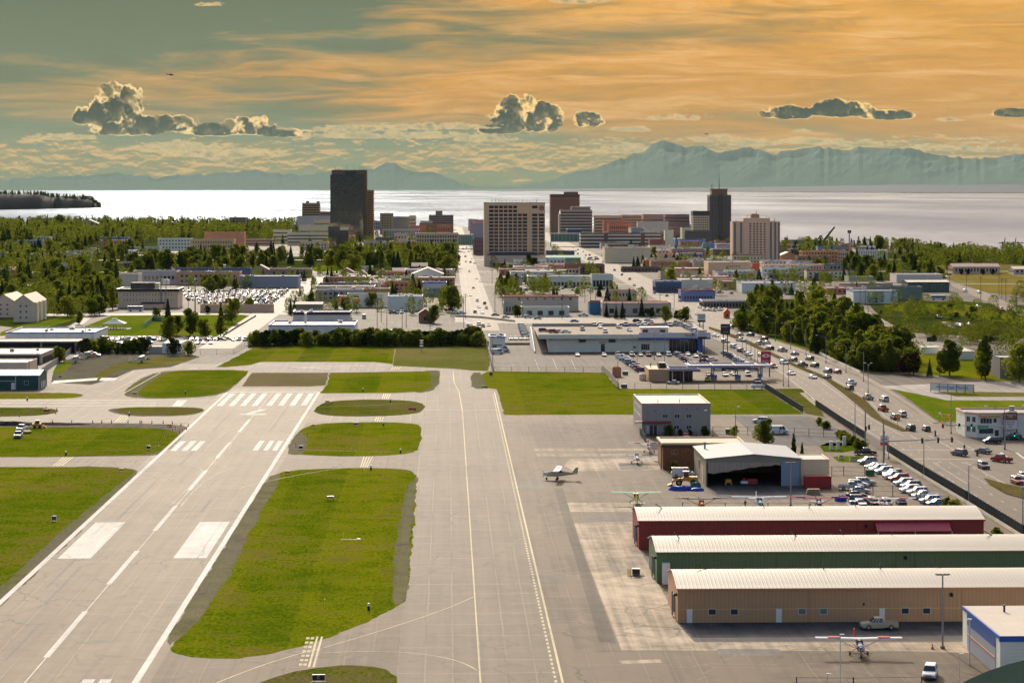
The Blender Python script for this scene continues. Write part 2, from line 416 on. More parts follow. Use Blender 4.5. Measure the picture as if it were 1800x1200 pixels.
def hazed_rock_mat():
 m = bpy.data.materials.new('hazed_mountain_rock'); m.use_nodes = True; t = m.node_tree; b = t.nodes['Principled BSDF']
 p = position(t); x, y, z = sep(p); n = noise(p, .0011, 6, .65)
 s = ((z-1100)*.0011 + (n-.5)*3.0).cl()
 c = mixc(t, n, (.14, .19, .17), (.18, .23, .20)); c = mixc(t, s*.45, c, (.34, .36, .30))  # pale teal colours put distance haze into the rock itself
 t.links.new(c.k, b.inputs['Base Color']); b.inputs['Roughness'].default_value = 1; b.inputs['Specular IOR Level'].default_value = 0
 return m
mb = MB(); NU, NV = 420, 26; idx = []
for i in range(NU+1):
 u = -700+3200*i/NU; top = pv(u)
 row = []
 D0 = 92000
 H = CAMZ+(HY-top)*D0/F_
 H += mn.ridged_multi_fractal(Vector((u*.035, 5.2, 0)), .8, 2.1, 5, 1, 2)*120-190
 for j in range(NV+1):
  w = j/NV; d = D0-11000+22000*w
  s = 1-abs(w-.5)*2
  p = at(u, HY, d)
  q = Vector((u*.016, w*6, 1.3))
  rg = mn.ridged_multi_fractal(q, .8, 2.2, 5, 1, 2)*.5
  z = H*(s**1.15)*(1 if s > .985 else (.78+.22*min(1.2, rg))) if s > 0 else 0
  row.append(len(mb.v)); mb.v.append((p.x, p.y, z-6))
 idx.append(row)
for i in range(NU):
 for j in range(NV):
  mb.f.append([idx[i][j], idx[i+1][j], idx[i+1][j+1], idx[i][j+1]]); mb.mi.append(0)
o = mb.obj('mountains', hazed_rock_mat(), smooth=False); o['kind'] = 'structure'
# headland on the left with its wooded top
hp = [(-260, 336, 372), (-60, 336, 370), (0, 337, 368.5), (70, 338, 367.5), (95, 343, 366.5), (130, 345, 366), (160, 347, 365.5), (170, 356, 365), (178, 364.5, 364.8)]
mb = MB(); rings = []
for k in range(41):
 w = k/40*(len(hp)-1); i = min(int(w), len(hp)-2); f = w-i
 u, tp, bs = [hp[i][q]*(1-f)+hp[i+1][q]*f for q in range(3)]
 d = (CAMZ-SEA)*F_/(bs-HY); H = CAMZ-(tp+5-HY)*d/F_
 H = max(H, SEA+1); jit = math.sin(k*1.1)*10+math.sin(k*2.9)*6
 a = at(u, HY, d+jit); b_ = at(u, HY, d+max(4, (H-SEA))*1.1+jit*1.4); c_ = at(u, HY, d+1400)
 rings.append([(a.x, a.y, SEA-1), (b_.x, b_.y, H), (c_.x, c_.y, H), (c_.x, c_.y, SEA-1)])
mb.loft(rings); o = mb.obj('headland', mat('bluff_earth', (.045, .030, .030), .95, var=.5, vs=.01), smooth=True); o['kind'] = 'structure'
HEAD = rings
# ================================================================== AIRFIELD GROUND
Z1, Z2, Z3, Z4, Z5 = .004, .008, .012, .016, .020
sheet('airfield_pavement', [(-250, 622), (378, 640), (470, 612), (862, 612), (862, 655), (1420, 655), (1415, 690), (1436, 718), (1520, 776), (1556, 795), (1625, 838), (1700, 884), (1860, 975), (2400, 1500), (-1200, 1500), (-900, 900)], MP['apron'], Z1)
def rwy(name, x0, x1, y0, y1, m, z, kind='structure'): return sheet(name, [(x0, y0), (x1, y0), (x1, y1), (x0, y1)], m, z, kind, True)
rwy('runway', -75.5, -41, 200, 775, MP['runway'], Z2)
sheet('taxiway', [(742, 690), (745, 705), (741, 742), (733, 830), (715, 1040), (697, 1205), (680, 1420), (1035, 1420), (985, 1200), (872, 687), (853, 684), (827, 676), (827, 652), (775, 648), (770, 690)], MP['taxi'], Z2)
sheet('crossing_taxiway', [(-300, 701), (540, 701), (745, 690), (745, 742), (500, 800), (733, 830), (733, 801), (487, 830), (-300, 745)][:4]+[(500, 742), (-300, 745)], MP['taxi'], Z1+.002)
def gr(name, pts, m, z=Z3, sm=2, soil=None, grow=0):
 q = smooth_outline(pts, sm) if sm else pts; P = [W(*a) for a in q]; out = []
 for a, b in zip(P, P[1:]+P[:1]):
  n = max(1, min(60, int((b-a).length/1.3)))
  for i in range(n):
   c = a.lerp(b, i/n); k = mn.noise_vector(c*.5)*.45+mn.noise_vector(c*.09)*.4; out.append((c.x+k.x, c.y+k.y))
 return sheet(name, out, m, z, 'stuff', True)
def soil(name, pts, m=None, z=Z2+.002, sm=2):
 P = [W(*a) for a in smooth_outline(pts, sm)]; out = []
 for a, b in zip(P, P[1:]+P[:1]):
  n = max(1, min(60, int((b-a).length/1.5)))
  for i in range(n): c = a.lerp(b, i/n); k = mn.noise_vector(c*.3)*1.0+mn.noise_vector(c*.06)*1.1; out.append((c.x+k.x*.5, c.y+k.y*.8))
 return sheet(name, out, m or MP['gravel'], z, 'structure', True)
gr('grass', [(-900, 819), (150, 820), (215, 822), (240, 826), (225, 838), (110, 930), (40, 995), (-20, 1050), (-420, 1450), (-1500, 1450)], G1)
soil('gravel_shoulder', [(100, 817), (246, 822), (240, 838), (0, 1066), (-300, 1350), (-420, 1350), (80, 930), (190, 850)], MP['verge'])
gr('grass', [(-300, 748), (90, 751), (250, 751), (300, 755), (318, 762), (285, 795), (235, 800), (90, 803), (-300, 803)], G1)
soil('dug_earth', [(-300, 741), (200, 743), (300, 745), (333, 749), (328, 760), (292, 797), (250, 802), (-300, 805)], MP['dirt'])
gr('grass', [(196, 723), (215, 716), (262, 715), (340, 716), (360, 720), (340, 727), (300, 730), (240, 730)], G2)
soil('gravel_shoulder', [(183, 722), (205, 716), (262, 715), (345, 715), (364, 720), (345, 729), (300, 731.5), (225, 731.5)], MP['verge'])
gr('grass', [(-300, 716), (50, 716), (90, 717), (104, 722), (92, 728), (40, 732), (-300, 735)], G2)
gr('grass', [(-300, 690), (100, 690), (138, 691), (148, 695), (135, 699), (90, 701), (-300, 702)], G1)
gr('grass', [(236, 693), (262, 672), (292, 654), (330, 651), (438, 650), (436, 656), (412, 677), (393, 689), (350, 697), (262, 699)], G1, Z3, 1)
soil('gravel_shoulder', [(214, 693), (240, 668), (280, 653), (330, 650), (442, 650), (415, 677), (393, 692), (350, 699), (240, 701)], MP['verge'], sm=1)
gr('dead_grass', [(443, 655), (578, 655), (572, 677), (545, 679), (424, 679)], grass('dead_turf', (.15, .135, .055), (.20, .165, .075), (.21, .16, .095), .8, 20, .5), Z3, 0)
gr('grass', [(580, 655), (700, 653), (757, 652), (759, 680), (740, 688), (690, 690.5), (562, 691), (574, 677)], G1, Z3, 0)
soil('gravel_shoulder', [(740, 651), (772, 651), (774, 655), (771, 682), (745, 690), (730, 690)], MP['verge'], sm=1)
gr('grass', [(380, 645), (448, 610), (695, 608), (690, 640), (672, 637.5), (660, 636), (460, 636), (440, 641), (400, 645)], G1, Z3, 0)
gr('dry_grass', [(696, 608), (858, 609), (861, 640), (858, 652), (830, 651), (800, 648), (760, 646), (690, 643)], grass('olive_grass', (.12, .135, .025), (.17, .165, .04), (.20, .16, .06), .6, 14, .3), Z3, 0)
sheet('blast_pad', [(455, 637), (672, 639), (690, 644), (672, 653), (560, 655), (440, 655)], MP['pad'], Z3+.001)
gr('grass', [(548, 725), (562, 709), (595, 703), (680, 701.5), (746, 706), (745, 725), (700, 730), (640, 732), (578, 731)], G2)
gr('grass', [(499, 796), (524, 757), (548, 746), (600, 742), (680, 741.5), (723, 744), (742, 748), (739, 791), (708, 799), (640, 802), (560, 801)], G1)
soil('gravel_shoulder', [(499, 799), (522, 760), (536, 760), (540, 782), (532, 800)], MP['verge'], Z3+.002)
gr('grass', [(478, 838), (505, 826), (600, 822), (690, 822), (733, 828), (731, 870), (728, 920), (716, 1050), (700, 1066), (640, 1094), (560, 1128), (440, 1157), (350, 1157), (300, 1146), (303, 1135), (345, 1070), (410, 945), (452, 870)], G1, Z3, 1)
soil('gravel_shoulder', [(470, 838), (500, 828), (470, 880), (425, 960), (410, 1000), (360, 1075), (335, 1110), (286, 1142), (320, 1080), (390, 965), (430, 900)], MP['verge'], Z3+.002, 1)
soil('gravel_shoulder', [(735, 830), (727, 870), (722, 940), (716, 1030), (714, 1058), (690, 1062), (690, 1000), (700, 920), (712, 860)], MP['verge'], Z3+.002, 1)
gr('grass', [(420, 1215), (500, 1182), (580, 1169), (650, 1169), (685, 1178), (699, 1198), (697, 1300), (300, 1300)], G2, Z3, 1)
gr('grass', [(845, 658), (860, 652), (1062, 655), (1088, 683), (1345, 684), (1412, 728), (886, 729), (874, 684), (850, 681)], G1, Z3, 0)
soil('gravel_shoulder', [(828, 655), (850, 655), (852, 683), (835, 683), (828, 678)], MP['verge'], Z3+.002, 1)
gr('grass', [(1352, 683), (1408, 683), (1430, 705), (1452, 733), (1418, 727)], G2, Z3, 0)
sheet('brown_apron', [(925, 744), (1118, 744), (1182, 786), (946, 786)], MP['brownapron'], Z2)
for q in ([(940, 788), (1165, 788), (1168, 791.5), (938, 792.5)], [(942, 797), (1100, 797), (1100, 801), (945, 802)], [(1002, 806), (1158, 806), (1160, 826), (1010, 828), (992, 818)],
    [(1007, 919), (1112, 916), (1112, 941), (1126, 968), (1150, 1010), (1176, 1060), (1200, 1098), (1222, 1128), (1830, 1128), (1830, 1150), (1600, 1144), (1092, 1142), (1060, 1060)],
    [(995, 883), (1112, 883), (1112, 899), (1001, 899)], [(1088, 1160), (1160, 1158), (1164, 1164), (1094, 1166)]):
 sheet('concrete_slab', q, MP['concrete'], Z2)
sheet('patched_strip', [(974, 858), (989, 858), (1030, 985), (1083, 1130), (1054, 1128), (1012, 985)], pave('old_tar', (.085, .066, .048), .3, None, 5, .5, .7), Z3)
sheet('dark_asphalt_and_shade', [(1186, 1090), (1900, 1088), (1900, 1125), (1220, 1127)], MP['dark'], Z3)  # partly real dark asphalt, partly the tan hangar's cast shadow laid as a sheet
sheet('dark_asphalt_and_shade', [(1240, 856), (1424, 856), (1452, 872), (1430, 877), (1264, 877)], MP['dark'], Z3)
sheet('dark_asphalt_and_shade', [(1288, 731), (1420, 731), (1470, 752), (1510, 777), (1500, 783), (1345, 783)], MP['dark'], Z3)
for xx, yy, w, d in ((1087, 813, 50, 12), (905, 840, 48, 20), (1100, 900, 12, 5), (1020, 905, 90, 10), (930, 1010, 60, 14), (1260, 1140, 110, 12)):
 sheet('asphalt_patch', [(xx, yy), (xx+w, yy), (xx+w+d*.3, yy+d), (xx+d*.3, yy+d)], pave('patch_asphalt', (0.141, 0.122, 0.102), .3, None, 0, .4, .5), Z3+.001)
# ---------------- markings
WM, YM = MB(), MB()
def stripe(mb, x0, x1, y0, y1, z=Z4): mb.poly([(x0, y0, z), (x1, y0, z), (x1, y1, z), (x0, y1, z)])
stripe(WM, -74.0, -73.0, 200, 762); stripe(WM, -43.5, -42.5, 200, 762); stripe(WM, -73, -43.5, 762, 763.4)
for bx in (-14, -10.4, -6.8, -3.2, 1.4, 5, 8.6, 12.2): stripe(WM, -58.25+bx, -58.25+bx+1.8, 714, 757)
for k in range(8): stripe(WM, -58.7, -57.8, 637-61*k, 673-61*k); stripe(WM, -58.3, -58.12, 612-61*k, 637-61*k)
stripe(WM, -58.3, -58.12, 673, 757)
for a, b in ((-71.9, -70.4), (-69.1, -67.6), (-66.6, -65.1), (-50.7, -49.3), (-47.9, -46.7), (-45.6, -44.3)): stripe(WM, a, b, 592, 615)
for a, b in ((-71.7, -65.6), (-50.5, -44.4)): stripe(WM, a, b, 420.4, 465.8)
for a, b in ((-50.5, -48.8), (-48.1, -46.5)): stripe(WM, a, b, 285, 317)
def pxpoly(mb, pts, z=Z4): mb.poly([(W(*p).x, W(*p).y, z) for p in pts])
pxpoly(WM, [(427, 727), (468, 727), (468, 729), (426, 729)], Z4+.001); pxpoly(WM, [(428, 727.5), (458, 719.4), (469, 719.4), (440, 727.5)], Z4+.002); pxpoly(WM, [(426, 729), (420, 727), (432, 727)], Z4+.002)
def line(mb, pts, w, z=Z4+.003, world=False):
 P = [Vector((p[0], p[1], 0)) if world else W(*p) for p in pts]
 for i in range(len(P)-1):
  a, b = P[i], P[i+1]; d = (b-a).normalized(); n = Vector((-d.y, d.x, 0))*w/2
  mb.poly([(q.x, q.y, z+.0004*(i % 2)) for q in (a-n, b-n, b+n, a+n)])
def curve(p0, p1, p2, n=10):
 return [((1-t)**2*p0[0]+2*t*(1-t)*p1[0]+t*t*p2[0], (1-t)**2*p0[1]+2*t*(1-t)*p1[1]+t*t*p2[1]) for t in [i/n for i in range(n+1)]]
line(YM, [(4.5, 180), (4.5, 690)], .22, world=True)
line(YM, [(4.5, 690), (3.8, 760), (2.2, 800), (2.0, 845)], .3, Z4+.004, world=True)
line(YM, [(15.9, 180), (15.6, 758)], .34, world=True)
for k in range(190): stripe(YM, 14.75, 15.1, 200+k*2.9, 201.6+k*2.9, Z4)
line(YM, curve((568, 1138), (770, 1080), (833, 1048), 12), .22); line(YM, curve((566, 1147), (780, 1135), (839, 1178), 12), .22)
line(YM, curve((560, 1140), (480, 1158), (380, 1200), 8), .25); line(YM, [(742, 720.5), (885, 720.5)], .5)
for (a, b, c_) in (((350, 770), (520, 800), (812, 792)), ((420, 858), (640, 800), (815, 820)), ((405, 716), (560, 745), (808, 742)), ((560, 715), (700, 712), (806, 700))): line(YM, curve(a, b, c_, 16), .18)
# runway crack sealing and old taxi curves
for c3 in (((240, 812), (380, 812), (350, 835), ), ((350, 835), (340, 850), (300, 888)), ((450, 817), (370, 817), (318, 890)), ((455, 745), (400, 745), (360, 792)), ((470, 740), (420, 748), (402, 790))): line(WM, curve(*c3, n=12), .11, Z4+.006)
for q in (((568, 1138), (566, 1147)),): pass
def hold(x0, x1, y0, y1, x2, x3, solid=4):
 for k in range(4):
  f = k/3.; a = (x0+(x1-x0)*f, y0); b = (x2+(x3-x2)*f, y1)
  if k < solid: line(YM, [a, b], .32, Z4+.005)
  else:
   for s in range(7):
    t0 = (s+.15)/7; t1 = (s+.65)/7
    line(YM, [(a[0]+(b[0]-a[0])*t0, a[1]+(b[1]-a[1])*t0), (a[0]+(b[0]-a[0])*t1, a[1]+(b[1]-a[1])*t1)], .5, Z4+.005)
hold(566, 542, 1118, 1172, 551, 527, 2); hold(655, 640, 802, 821, 645, 634); hold(674, 662, 733, 741, 671, 659); hold(686, 675, 691.5, 701, 682, 672); hold(704, 691, 645, 649.5, 700, 688)
hold(128, 112, 803, 818.5, 108, 93); hold(227, 213, 730.5, 742, 216, 202); hold(348, 336, 646.5, 650, 342, 328)
# left taxiways
for a in (704, 708, 713): line(WM, [(-30, a), (275, a-.6)], .9, Z4)
line(YM, [(255, 657), (188, 693)], .25); line(YM, curve((188, 693), (165, 682), (90, 680), 8), .2); line(YM, curve((205, 684), (160, 684), (100, 673), 8), .2)
for q in ([(95, 669), (172, 664), (170, 668), (90, 674)], [(178, 664), (208, 664), (200, 669), (174, 669)], [(312, 703), (330, 703), (318, 714), (302, 714)]): pxpoly(WM, q, Z4+.004)
line(YM, [(282, 655), (216, 692)], .35); line(YM, [(210, 668), (236, 653)], .3); line(YM, [(150, 693.5), (216, 693.5)], .3)
line(YM, [(1225, 1117), (1900, 1117)], .12, Z4+.006)
wo = WM.obj('runway_markings', WHITE); wo['kind'] = 'structure'; yo = YM.obj('taxiway_markings', YELP); yo['kind'] = 'structure'
# weathered chevron on the blast pad, tyre streaks
CM = MB(); line(CM, [(520, 646), (560, 644), (640, 643)], 1.6, Z4); line(CM, [(515, 645), (560, 647), (580, 648)], 1.6, Z4+.003)
for x in (1, 2): pass
o = CM.obj('pad_chevron', pave('faded_yellow', (.40, .35, .25), .1, None, 4, .3, .5)); o['kind'] = 'structure'
RM = MB()
for x, y0, y1 in ((-68, 470, 530), (-66.2, 372, 412), (-68.5, 390, 420), (-64, 330, 356), (-66, 560, 590), (-50, 640, 700), (-66, 640, 690), (-52, 480, 500)): stripe(RM, x, x+.45, y0, y1, Z4+.004)
o = RM.obj('tyre_streaks', pave('rubber', (.16, .145, .125), .1, None, 0, .3, 0)); o['kind'] = 'structure'
# ---------------- roads
RD = MB()
def road(name, pts, z=Z2, m=None): return sheet(name, pts, m or MP['road'], z)
road('highway', [(1238, 560), (1262, 566), (1330, 588), (1400, 611), (1440, 626), (1512, 656), (1560, 684), (1606, 713), (1644, 744), (1700, 746), (1735, 770), (1900, 786), (1900, 985), (1800, 943), (1620, 829), (1554, 778), (1436, 713), (1412, 690), (1370, 655), (1310, 622), (1252, 593), (1236, 585)], Z2+.003)
road('avenue', [(8.5, 1090), (24, 1090), (24, 4050), (8.5, 4050)] and [W(819, 548)[:2], W(868, 548)[:2], (25, 4000), (9.5, 4000)], Z2, None) if False else sheet('avenue', [(9, 1090), (25, 1090), (25, 4000), (9, 4000)], MP['road'], Z2, world=True)
sheet('avenue', [(128, 1120), (152, 1120), (152, 3600), (128, 3600)], MP['road'], Z2, world=True)
sheet('side_street', [(-106, 970), (-91, 970), (-91, 1750), (-106, 1750)], MP['road'], Z2+.001, world=True)
road('merge_road', [(800, 556), (870, 553), (960, 557), (1240, 562), (1240, 571), (940, 569), (800, 566)], Z2+.002)
road('cross_street', [(-200, 553), (430, 549), (520, 549), (520, 552.5), (430, 553), (-200, 557)], Z3)
road('side_street', [(100, 590), (120, 590), (196, 530), (188, 530)], Z2+.001)
road('frontage_road', [(1497, 538), (1510, 538), (1590, 582), (1630, 595), (1680, 606), (1640, 622), (1600, 611), (1592, 597), (1550, 582), (1505, 562)], Z2)
road('frontage_road', [(1672, 497), (1688, 501), (1727, 511), (1800, 545), (1900, 590), (1900, 612), (1790, 556), (1730, 528), (1674, 503)], Z2)
for i, yy in enumerate((443, 457, 478, 500.5)):
 sheet('cross_street', [(-400, dep(yy)), (900, dep(yy)), (900, dep(yy)+13), (-400, dep(yy)+13)], MP['road'], Z3+.001, world=True)
sheet('sidewalk', [(1405, 690), (1415, 690), (1440, 716), (1438, 716.5), (1426, 708)], MP['walk'], .05)
sheet('sidewalk', [(1400, 611), (1440, 625.5), (1512, 655), (1560, 683), (1606, 712), (1648, 743), (1640, 744), (1600, 716), (1556, 688), (1508, 660), (1438, 630), (1398, 615)], MP['walk'], .12)
med = sheet('median', [(1400, 641), (1450, 661), (1488, 683), (1522, 704), (1550, 734), (1598, 758), (1585, 758), (1556, 746), (1530, 731), (1505, 710), (1482, 691), (1450, 667), (1398, 645), (1300, 598), (1246, 578), (1246, 574), (1302, 592)], grass('brown_median', (.10, .085, .03), (.14, .11, .04), (.17, .125, .06), .6, 5, .4), .13)
sheet('median', [(1729, 840), (1765, 850), (1850, 868), (1880, 900), (1768, 868), (1740, 852)], MC['brown_median'], .13)
gr('grass', [(1210, 549), (1290, 577), (1330, 586), (1400, 609), (1440, 622), (1512, 652), (1600, 655), (1740, 669), (1900, 671), (1900, 655), (1640, 600), (1500, 560), (1400, 560), (1320, 575), (1280, 568)], G1, Z1, 0)
gr('grass', [(1570, 684), (1602, 690), (1664, 703.5), (1900, 705), (1900, 723), (1735, 723), (1700, 726), (1704, 740), (1650, 741), (1612, 712)], G3, Z3, 0)
sheet('gravel_drive', [(1520, 671), (1560, 678), (1600, 676), (1740, 670), (1900, 678), (1900, 704), (1664, 703), (1602, 690), (1570, 684), (1548, 682)], pave('pale_gravel', (0.285, 0.252, 0.214), .2, None, 0, .4, .1), Z3-.002)
sheet('grass', [(1645, 687), (1800, 690), (1900, 692), (1900, 697), (1680, 697)], G4, Z3+.002, 'stuff')
gr('grass', [(1655, 486), (1690, 480), (1795, 482), (1830, 500), (1830, 522), (1745, 517), (1690, 500)], grass('golden_field', (.17, .15, .03), (.26, .19, .045), (.28, .19, .07), .4, 30, .3), Z2, 1)
gr('grass', [(118, 586), (200, 553), (300, 553.5), (425, 553), (442, 556), (392, 592), (300, 590), (178, 590)], G3, Z2, 0)
gr('grass', [(40, 570), (118, 556), (150, 556), (60, 582), (0, 590), (0, 584)], G3, Z2, 0)
gr('grass', [(1550, 532), (1700, 536), (1800, 560), (1800, 572), (1700, 556), (1560, 545)], G1, Z2, 0)
sheet('gravel_yard', [(92, 660), (100, 640), (145, 622), (215, 617), (330, 622), (352, 627), (300, 645), (235, 650), (205, 663), (160, 676), (90, 672)], MP['gravel'], Z2)
gr('grass', [(92, 650), (115, 632), (130, 634), (120, 648), (96, 660)], G3, Z3, 1)
gr('grass', [(160, 664), (200, 640), (250, 628), (340, 626), (330, 636), (280, 645), (215, 648), (178, 666)], G4, Z3, 1)
gr('dry_grass', [(1700, 460), (1640, 468), (1655, 480), (1800, 482), (1860, 470)], G4, Z2, 0)
gr('grass', [(545, 470), (600, 462), (640, 470), (600, 478), (556, 480)], G3, Z2, 1)
# lane lines on the highway and avenues
LM = MB()
def dashes(mb, pts, w=.15, on=3, off=9, z=Z4+.004):
 P = [W(*p) for p in pts]; acc = 0
 for a, b in zip(P[:-1], P[1:]):
  L = (b-a).length; d = (b-a).normalized(); n = Vector((-d.y, d.x, 0))*w/2; s = 0
  while s < L:
   if (acc+s) % (on+off) < on:
    p = a+d*s; q = a+d*min(L, s+on)
    mb.poly([(k.x, k.y, z) for k in (p-n, q-n, q+n, p+n)])
    s += on
   s += off if off else L
  acc += L
up = [(1262, 566), (1330, 588), (1400, 611), (1440, 626), (1512, 656), (1560, 684), (1606, 713), (1644, 744), (1720, 800)]
mu = [(1262, 578), (1302, 590), (1400, 640), (1452, 660), (1490, 682), (1524, 704), (1552, 733), (1600, 757), (1640, 776)]
ml = [(1240, 580), (1296, 600), (1395, 647), (1448, 669), (1480, 692), (1502, 711), (1528, 732), (1585, 760), (1640, 790)]
lo = [(1236, 586), (1310, 620), (1370, 653), (1412, 688), (1438, 712), (1500, 745), (1556, 777), (1622, 826), (1700, 880)]
def lerp2(A, B, f): return [(a[0]*(1-f)+b[0]*f, a[1]*(1-f)+b[1]*f) for a, b in zip(A, B)]
for f in (.36, .66): dashes(LM, lerp2(up, mu, f)); dashes(LM, lerp2(ml, lo, f))
for f in (.1, .93):
 line(LM, lerp2(up[:-1], mu[:-1], f), .14); line(LM, lerp2(ml[:-1], lo[:-1], f), .14)
line(LM, [(1575, 790.5), (1720, 790.5)], .5); line(LM, [(1605, 806.5), (1760, 806.5)], .5)
for k in range(6):
 line(LM, [(1640+k*28, 812), (1700+k*34, 850)] if k < 3 else [(1600+(k-3)*32, 765), (1640+(k-3)*36, 790)], .14)
dashes(LM, [(1650, 810), (1800, 905)]); dashes(LM, [(1690, 812), (1830, 885)]); dashes(LM, [(1620, 812), (1770, 905)])
for q in ([(1757, 795), (1762, 795), (1776, 806), (1771, 806)], [(1784, 795), (1789, 795), (1803, 806), (1798, 806)]): pxpoly(LM, q, Z4+.006)
for xx in (13, 17, 21):
 for k in range(60): stripe(LM, xx-.1, xx+.1, 1130+k*24, 1136+k*24, Z4)
for xx in (134, 140, 146):
 for k in range(50): stripe(LM, xx-.1, xx+.1, 1180+k*24, 1186+k*24, Z4)
for k in range(3): line(LM, [(940+k*32, 631), (948+k*32, 650)], .12, Z4)
o = LM.obj('road_markings', WHITE); o['kind'] = 'structure'
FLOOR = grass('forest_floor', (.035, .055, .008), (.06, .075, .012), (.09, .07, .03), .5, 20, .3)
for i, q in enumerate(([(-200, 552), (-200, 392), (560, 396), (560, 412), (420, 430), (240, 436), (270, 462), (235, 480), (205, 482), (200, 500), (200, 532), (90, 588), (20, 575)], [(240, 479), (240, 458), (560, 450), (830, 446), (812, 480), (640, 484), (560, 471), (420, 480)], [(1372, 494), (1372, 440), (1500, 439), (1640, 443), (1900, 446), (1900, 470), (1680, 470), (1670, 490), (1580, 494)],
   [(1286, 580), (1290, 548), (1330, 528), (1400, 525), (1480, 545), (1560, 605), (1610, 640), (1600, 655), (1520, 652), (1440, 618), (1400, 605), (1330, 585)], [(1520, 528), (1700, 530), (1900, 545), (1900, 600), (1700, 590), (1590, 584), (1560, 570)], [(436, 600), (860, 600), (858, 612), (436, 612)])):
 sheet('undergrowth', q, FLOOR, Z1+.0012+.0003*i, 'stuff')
# the foothills east of town, behind the camera; the glass downtown mirrors them
mb = MB(); rings = []
for i in range(61):
 a = math.radians(180+180*i/60); H = 1150+380*mn.noise(Vector((i*.21, 3, 0)))+160*mn.noise(Vector((i*.9, 7, 0)))
 rings.append([(math.cos(a)*9000, math.sin(a)*9000, -6), (math.cos(a)*10400, math.sin(a)*10400, H*.45), (math.cos(a)*12600, math.sin(a)*12600, H), (math.cos(a)*13500, math.sin(a)*13500, -6)])
mb.loft(rings); o = mb.obj('hills', mat('hill_forest', (.010, .014, .012), 1, 0, .5, .002, spec=0)); o['kind'] = 'structure'
mb = MB(); mb.poly([(-14000, -14000, -.5), (14000, -14000, -.5), (14000, -190, -.5), (-14000, -190, -.5)]); o = mb.obj('eastern_ground', FLOOR); o['kind'] = 'structure'
# ================================================================== BUILDINGS
GLASS = mat('window_glass', (.035, .042, .05), .12, 0, 0, spec=.8)
GLASSL = mat('window_glass_grey', (.16, .18, .19), .15, 0, 0, spec=.8)
FRAME = mat('white_frame', (.62, .61, .58), .5, 0, 0)
DARKF = mat('dark_frame', (.05, .05, .05), .5, 0, 0)
STEEL = mat('galvanised_steel', (.30, .31, .31), .45, .4, .1)
DSTEEL = mat('dark_steel', (.06, .065, .06), .6, .2, .1)
RUBBER = mat('tyre_rubber', (.018, .018, .018), .85, 0, 0)
ROOFW = mat('roof_membrane', (.50, .43, .34), .75, 0, .25, .12)
ROOFG = mat('roof_gravel', (.34, .30, .26), .85, 0, .3, .15)
ROOFD = mat('roof_tar', (.10, .09, .085), .85, 0, .3, .15)
WOOD = mat('weathered_wood', (.16, .10, .06), .85, 0, .4, .8)
POLEW = mat('pole_wood', (.11, .075, .05), .9, 0, .3, 1.)
ORANGE = mat('safety_orange', (.75, .13, .02), .5, 0, .05)
BLACK = mat('black_paint', (.02, .02, .022), .5, 0, .05)
REDP = mat('red_paint', (.50, .03, .03), .45, 0, .08)
YELLOW = mat('yellow_machine', (.62, .30, .02), .5, 0, .12, .6)
SIGNW = mat('sign_white', (.75, .73, .68), .5, 0, .03)
def cmat(c, rough=.75, rib=None, var=.12, vs=.25):
 c = tuple(min(.8, k*f) for k, f in zip(c, (1.85, 1.5, 1.2)))
 return mat('wall_%d_%d_%d_%s' % (c[0]*100, c[1]*100, c[2]*100, rib or ''), c, rough, 0, var, vs, rib=rib)
WM_ = {}
def winmesh(w, h, glass=None, frame=None, mull=1):
 k = (round(w, 2), round(h, 2), glass, frame, mull)
 if k in WM_: return WM_[k]
 g = glass or GLASS; f = frame or DARKF; t = min(.09, w*.06)
 mb = MB(); mb.box(-w/2+t, w/2-t, -.012, .02, t, h-t, bot=False)
 mb.m = 1
 mb.box(-w/2, w/2, -.045, .02, 0, t); mb.box(-w/2, w/2, -.045, .02, h-t, h)
 mb.box(-w/2, -w/2+t, -.045, .02, t, h-t); mb.box(w/2-t, w/2, -.045, .02, t, h-t)
 for i in range(1, mull+1):
  if mull and w > .8: x = -w/2+w*i/(mull+1); mb.box(x-t/2, x+t/2, -.04, .02, t, h-t)
 WM_[k] = mb.mesh('window', [g, f]); return WM_[k]
def put_windows(root, lst, me, name='window'):
 """lst of (x, y, z, rz); past 100 the rest is one part"""
 have = sum(1 for c in root.children if c.name.startswith('window'))
 n = max(0, 98-have)
 for q in lst[:n]: inst(me, name, root, q[:3], q[3])
 rest = lst[n:]
 if rest:
  bm = bmesh.new()
  for q in rest:
   b2 = me.copy(); b2.transform(Matrix.Translation(q[:3]) @ Matrix.Rotation(q[3], 4, 'Z')); bm.from_mesh(b2); bpy.data.meshes.remove(b2)
  m2 = bpy.data.meshes.new('windows'); bm.to_mesh(m2); bm.free()
  for m in me.materials: m2.materials.append(m)
  o = inst(m2, 'further_windows', root); o['kind'] = 'stuff'
def roof_units(root, w, d, h, n, seed, big=1.0):
 r = random.Random(seed)
 for i in range(n):
  a = r.uniform(.8, 2.2)*big; b = r.uniform(.8, 2.0)*big; c = r.uniform(.5, 1.3)*big
  x = r.uniform(.1, .85)*w; y = r.uniform(.15, .8)*d
  if r.random() < .3: mb = MB(); mb.cyl((x, y, h), (x, y, h+c*1.2), .18, n=6); mb.cyl((x, y, h+c*1.2), (x, y, h+c*1.2+.15), .3, n=6); mb.obj('vent_pipe', DSTEEL, root)
  else:
   mb = MB(); mb.box(x, x+a, y, y+b, h, h+c); mb.m = 1; mb.cyl((x+a/2, y+b/2, h+c), (x+a/2, y+b/2, h+c+.12), min(a, b)*.35, n=8); mb.obj('roof_unit', [STEEL, DSTEEL], root)
BOX = []
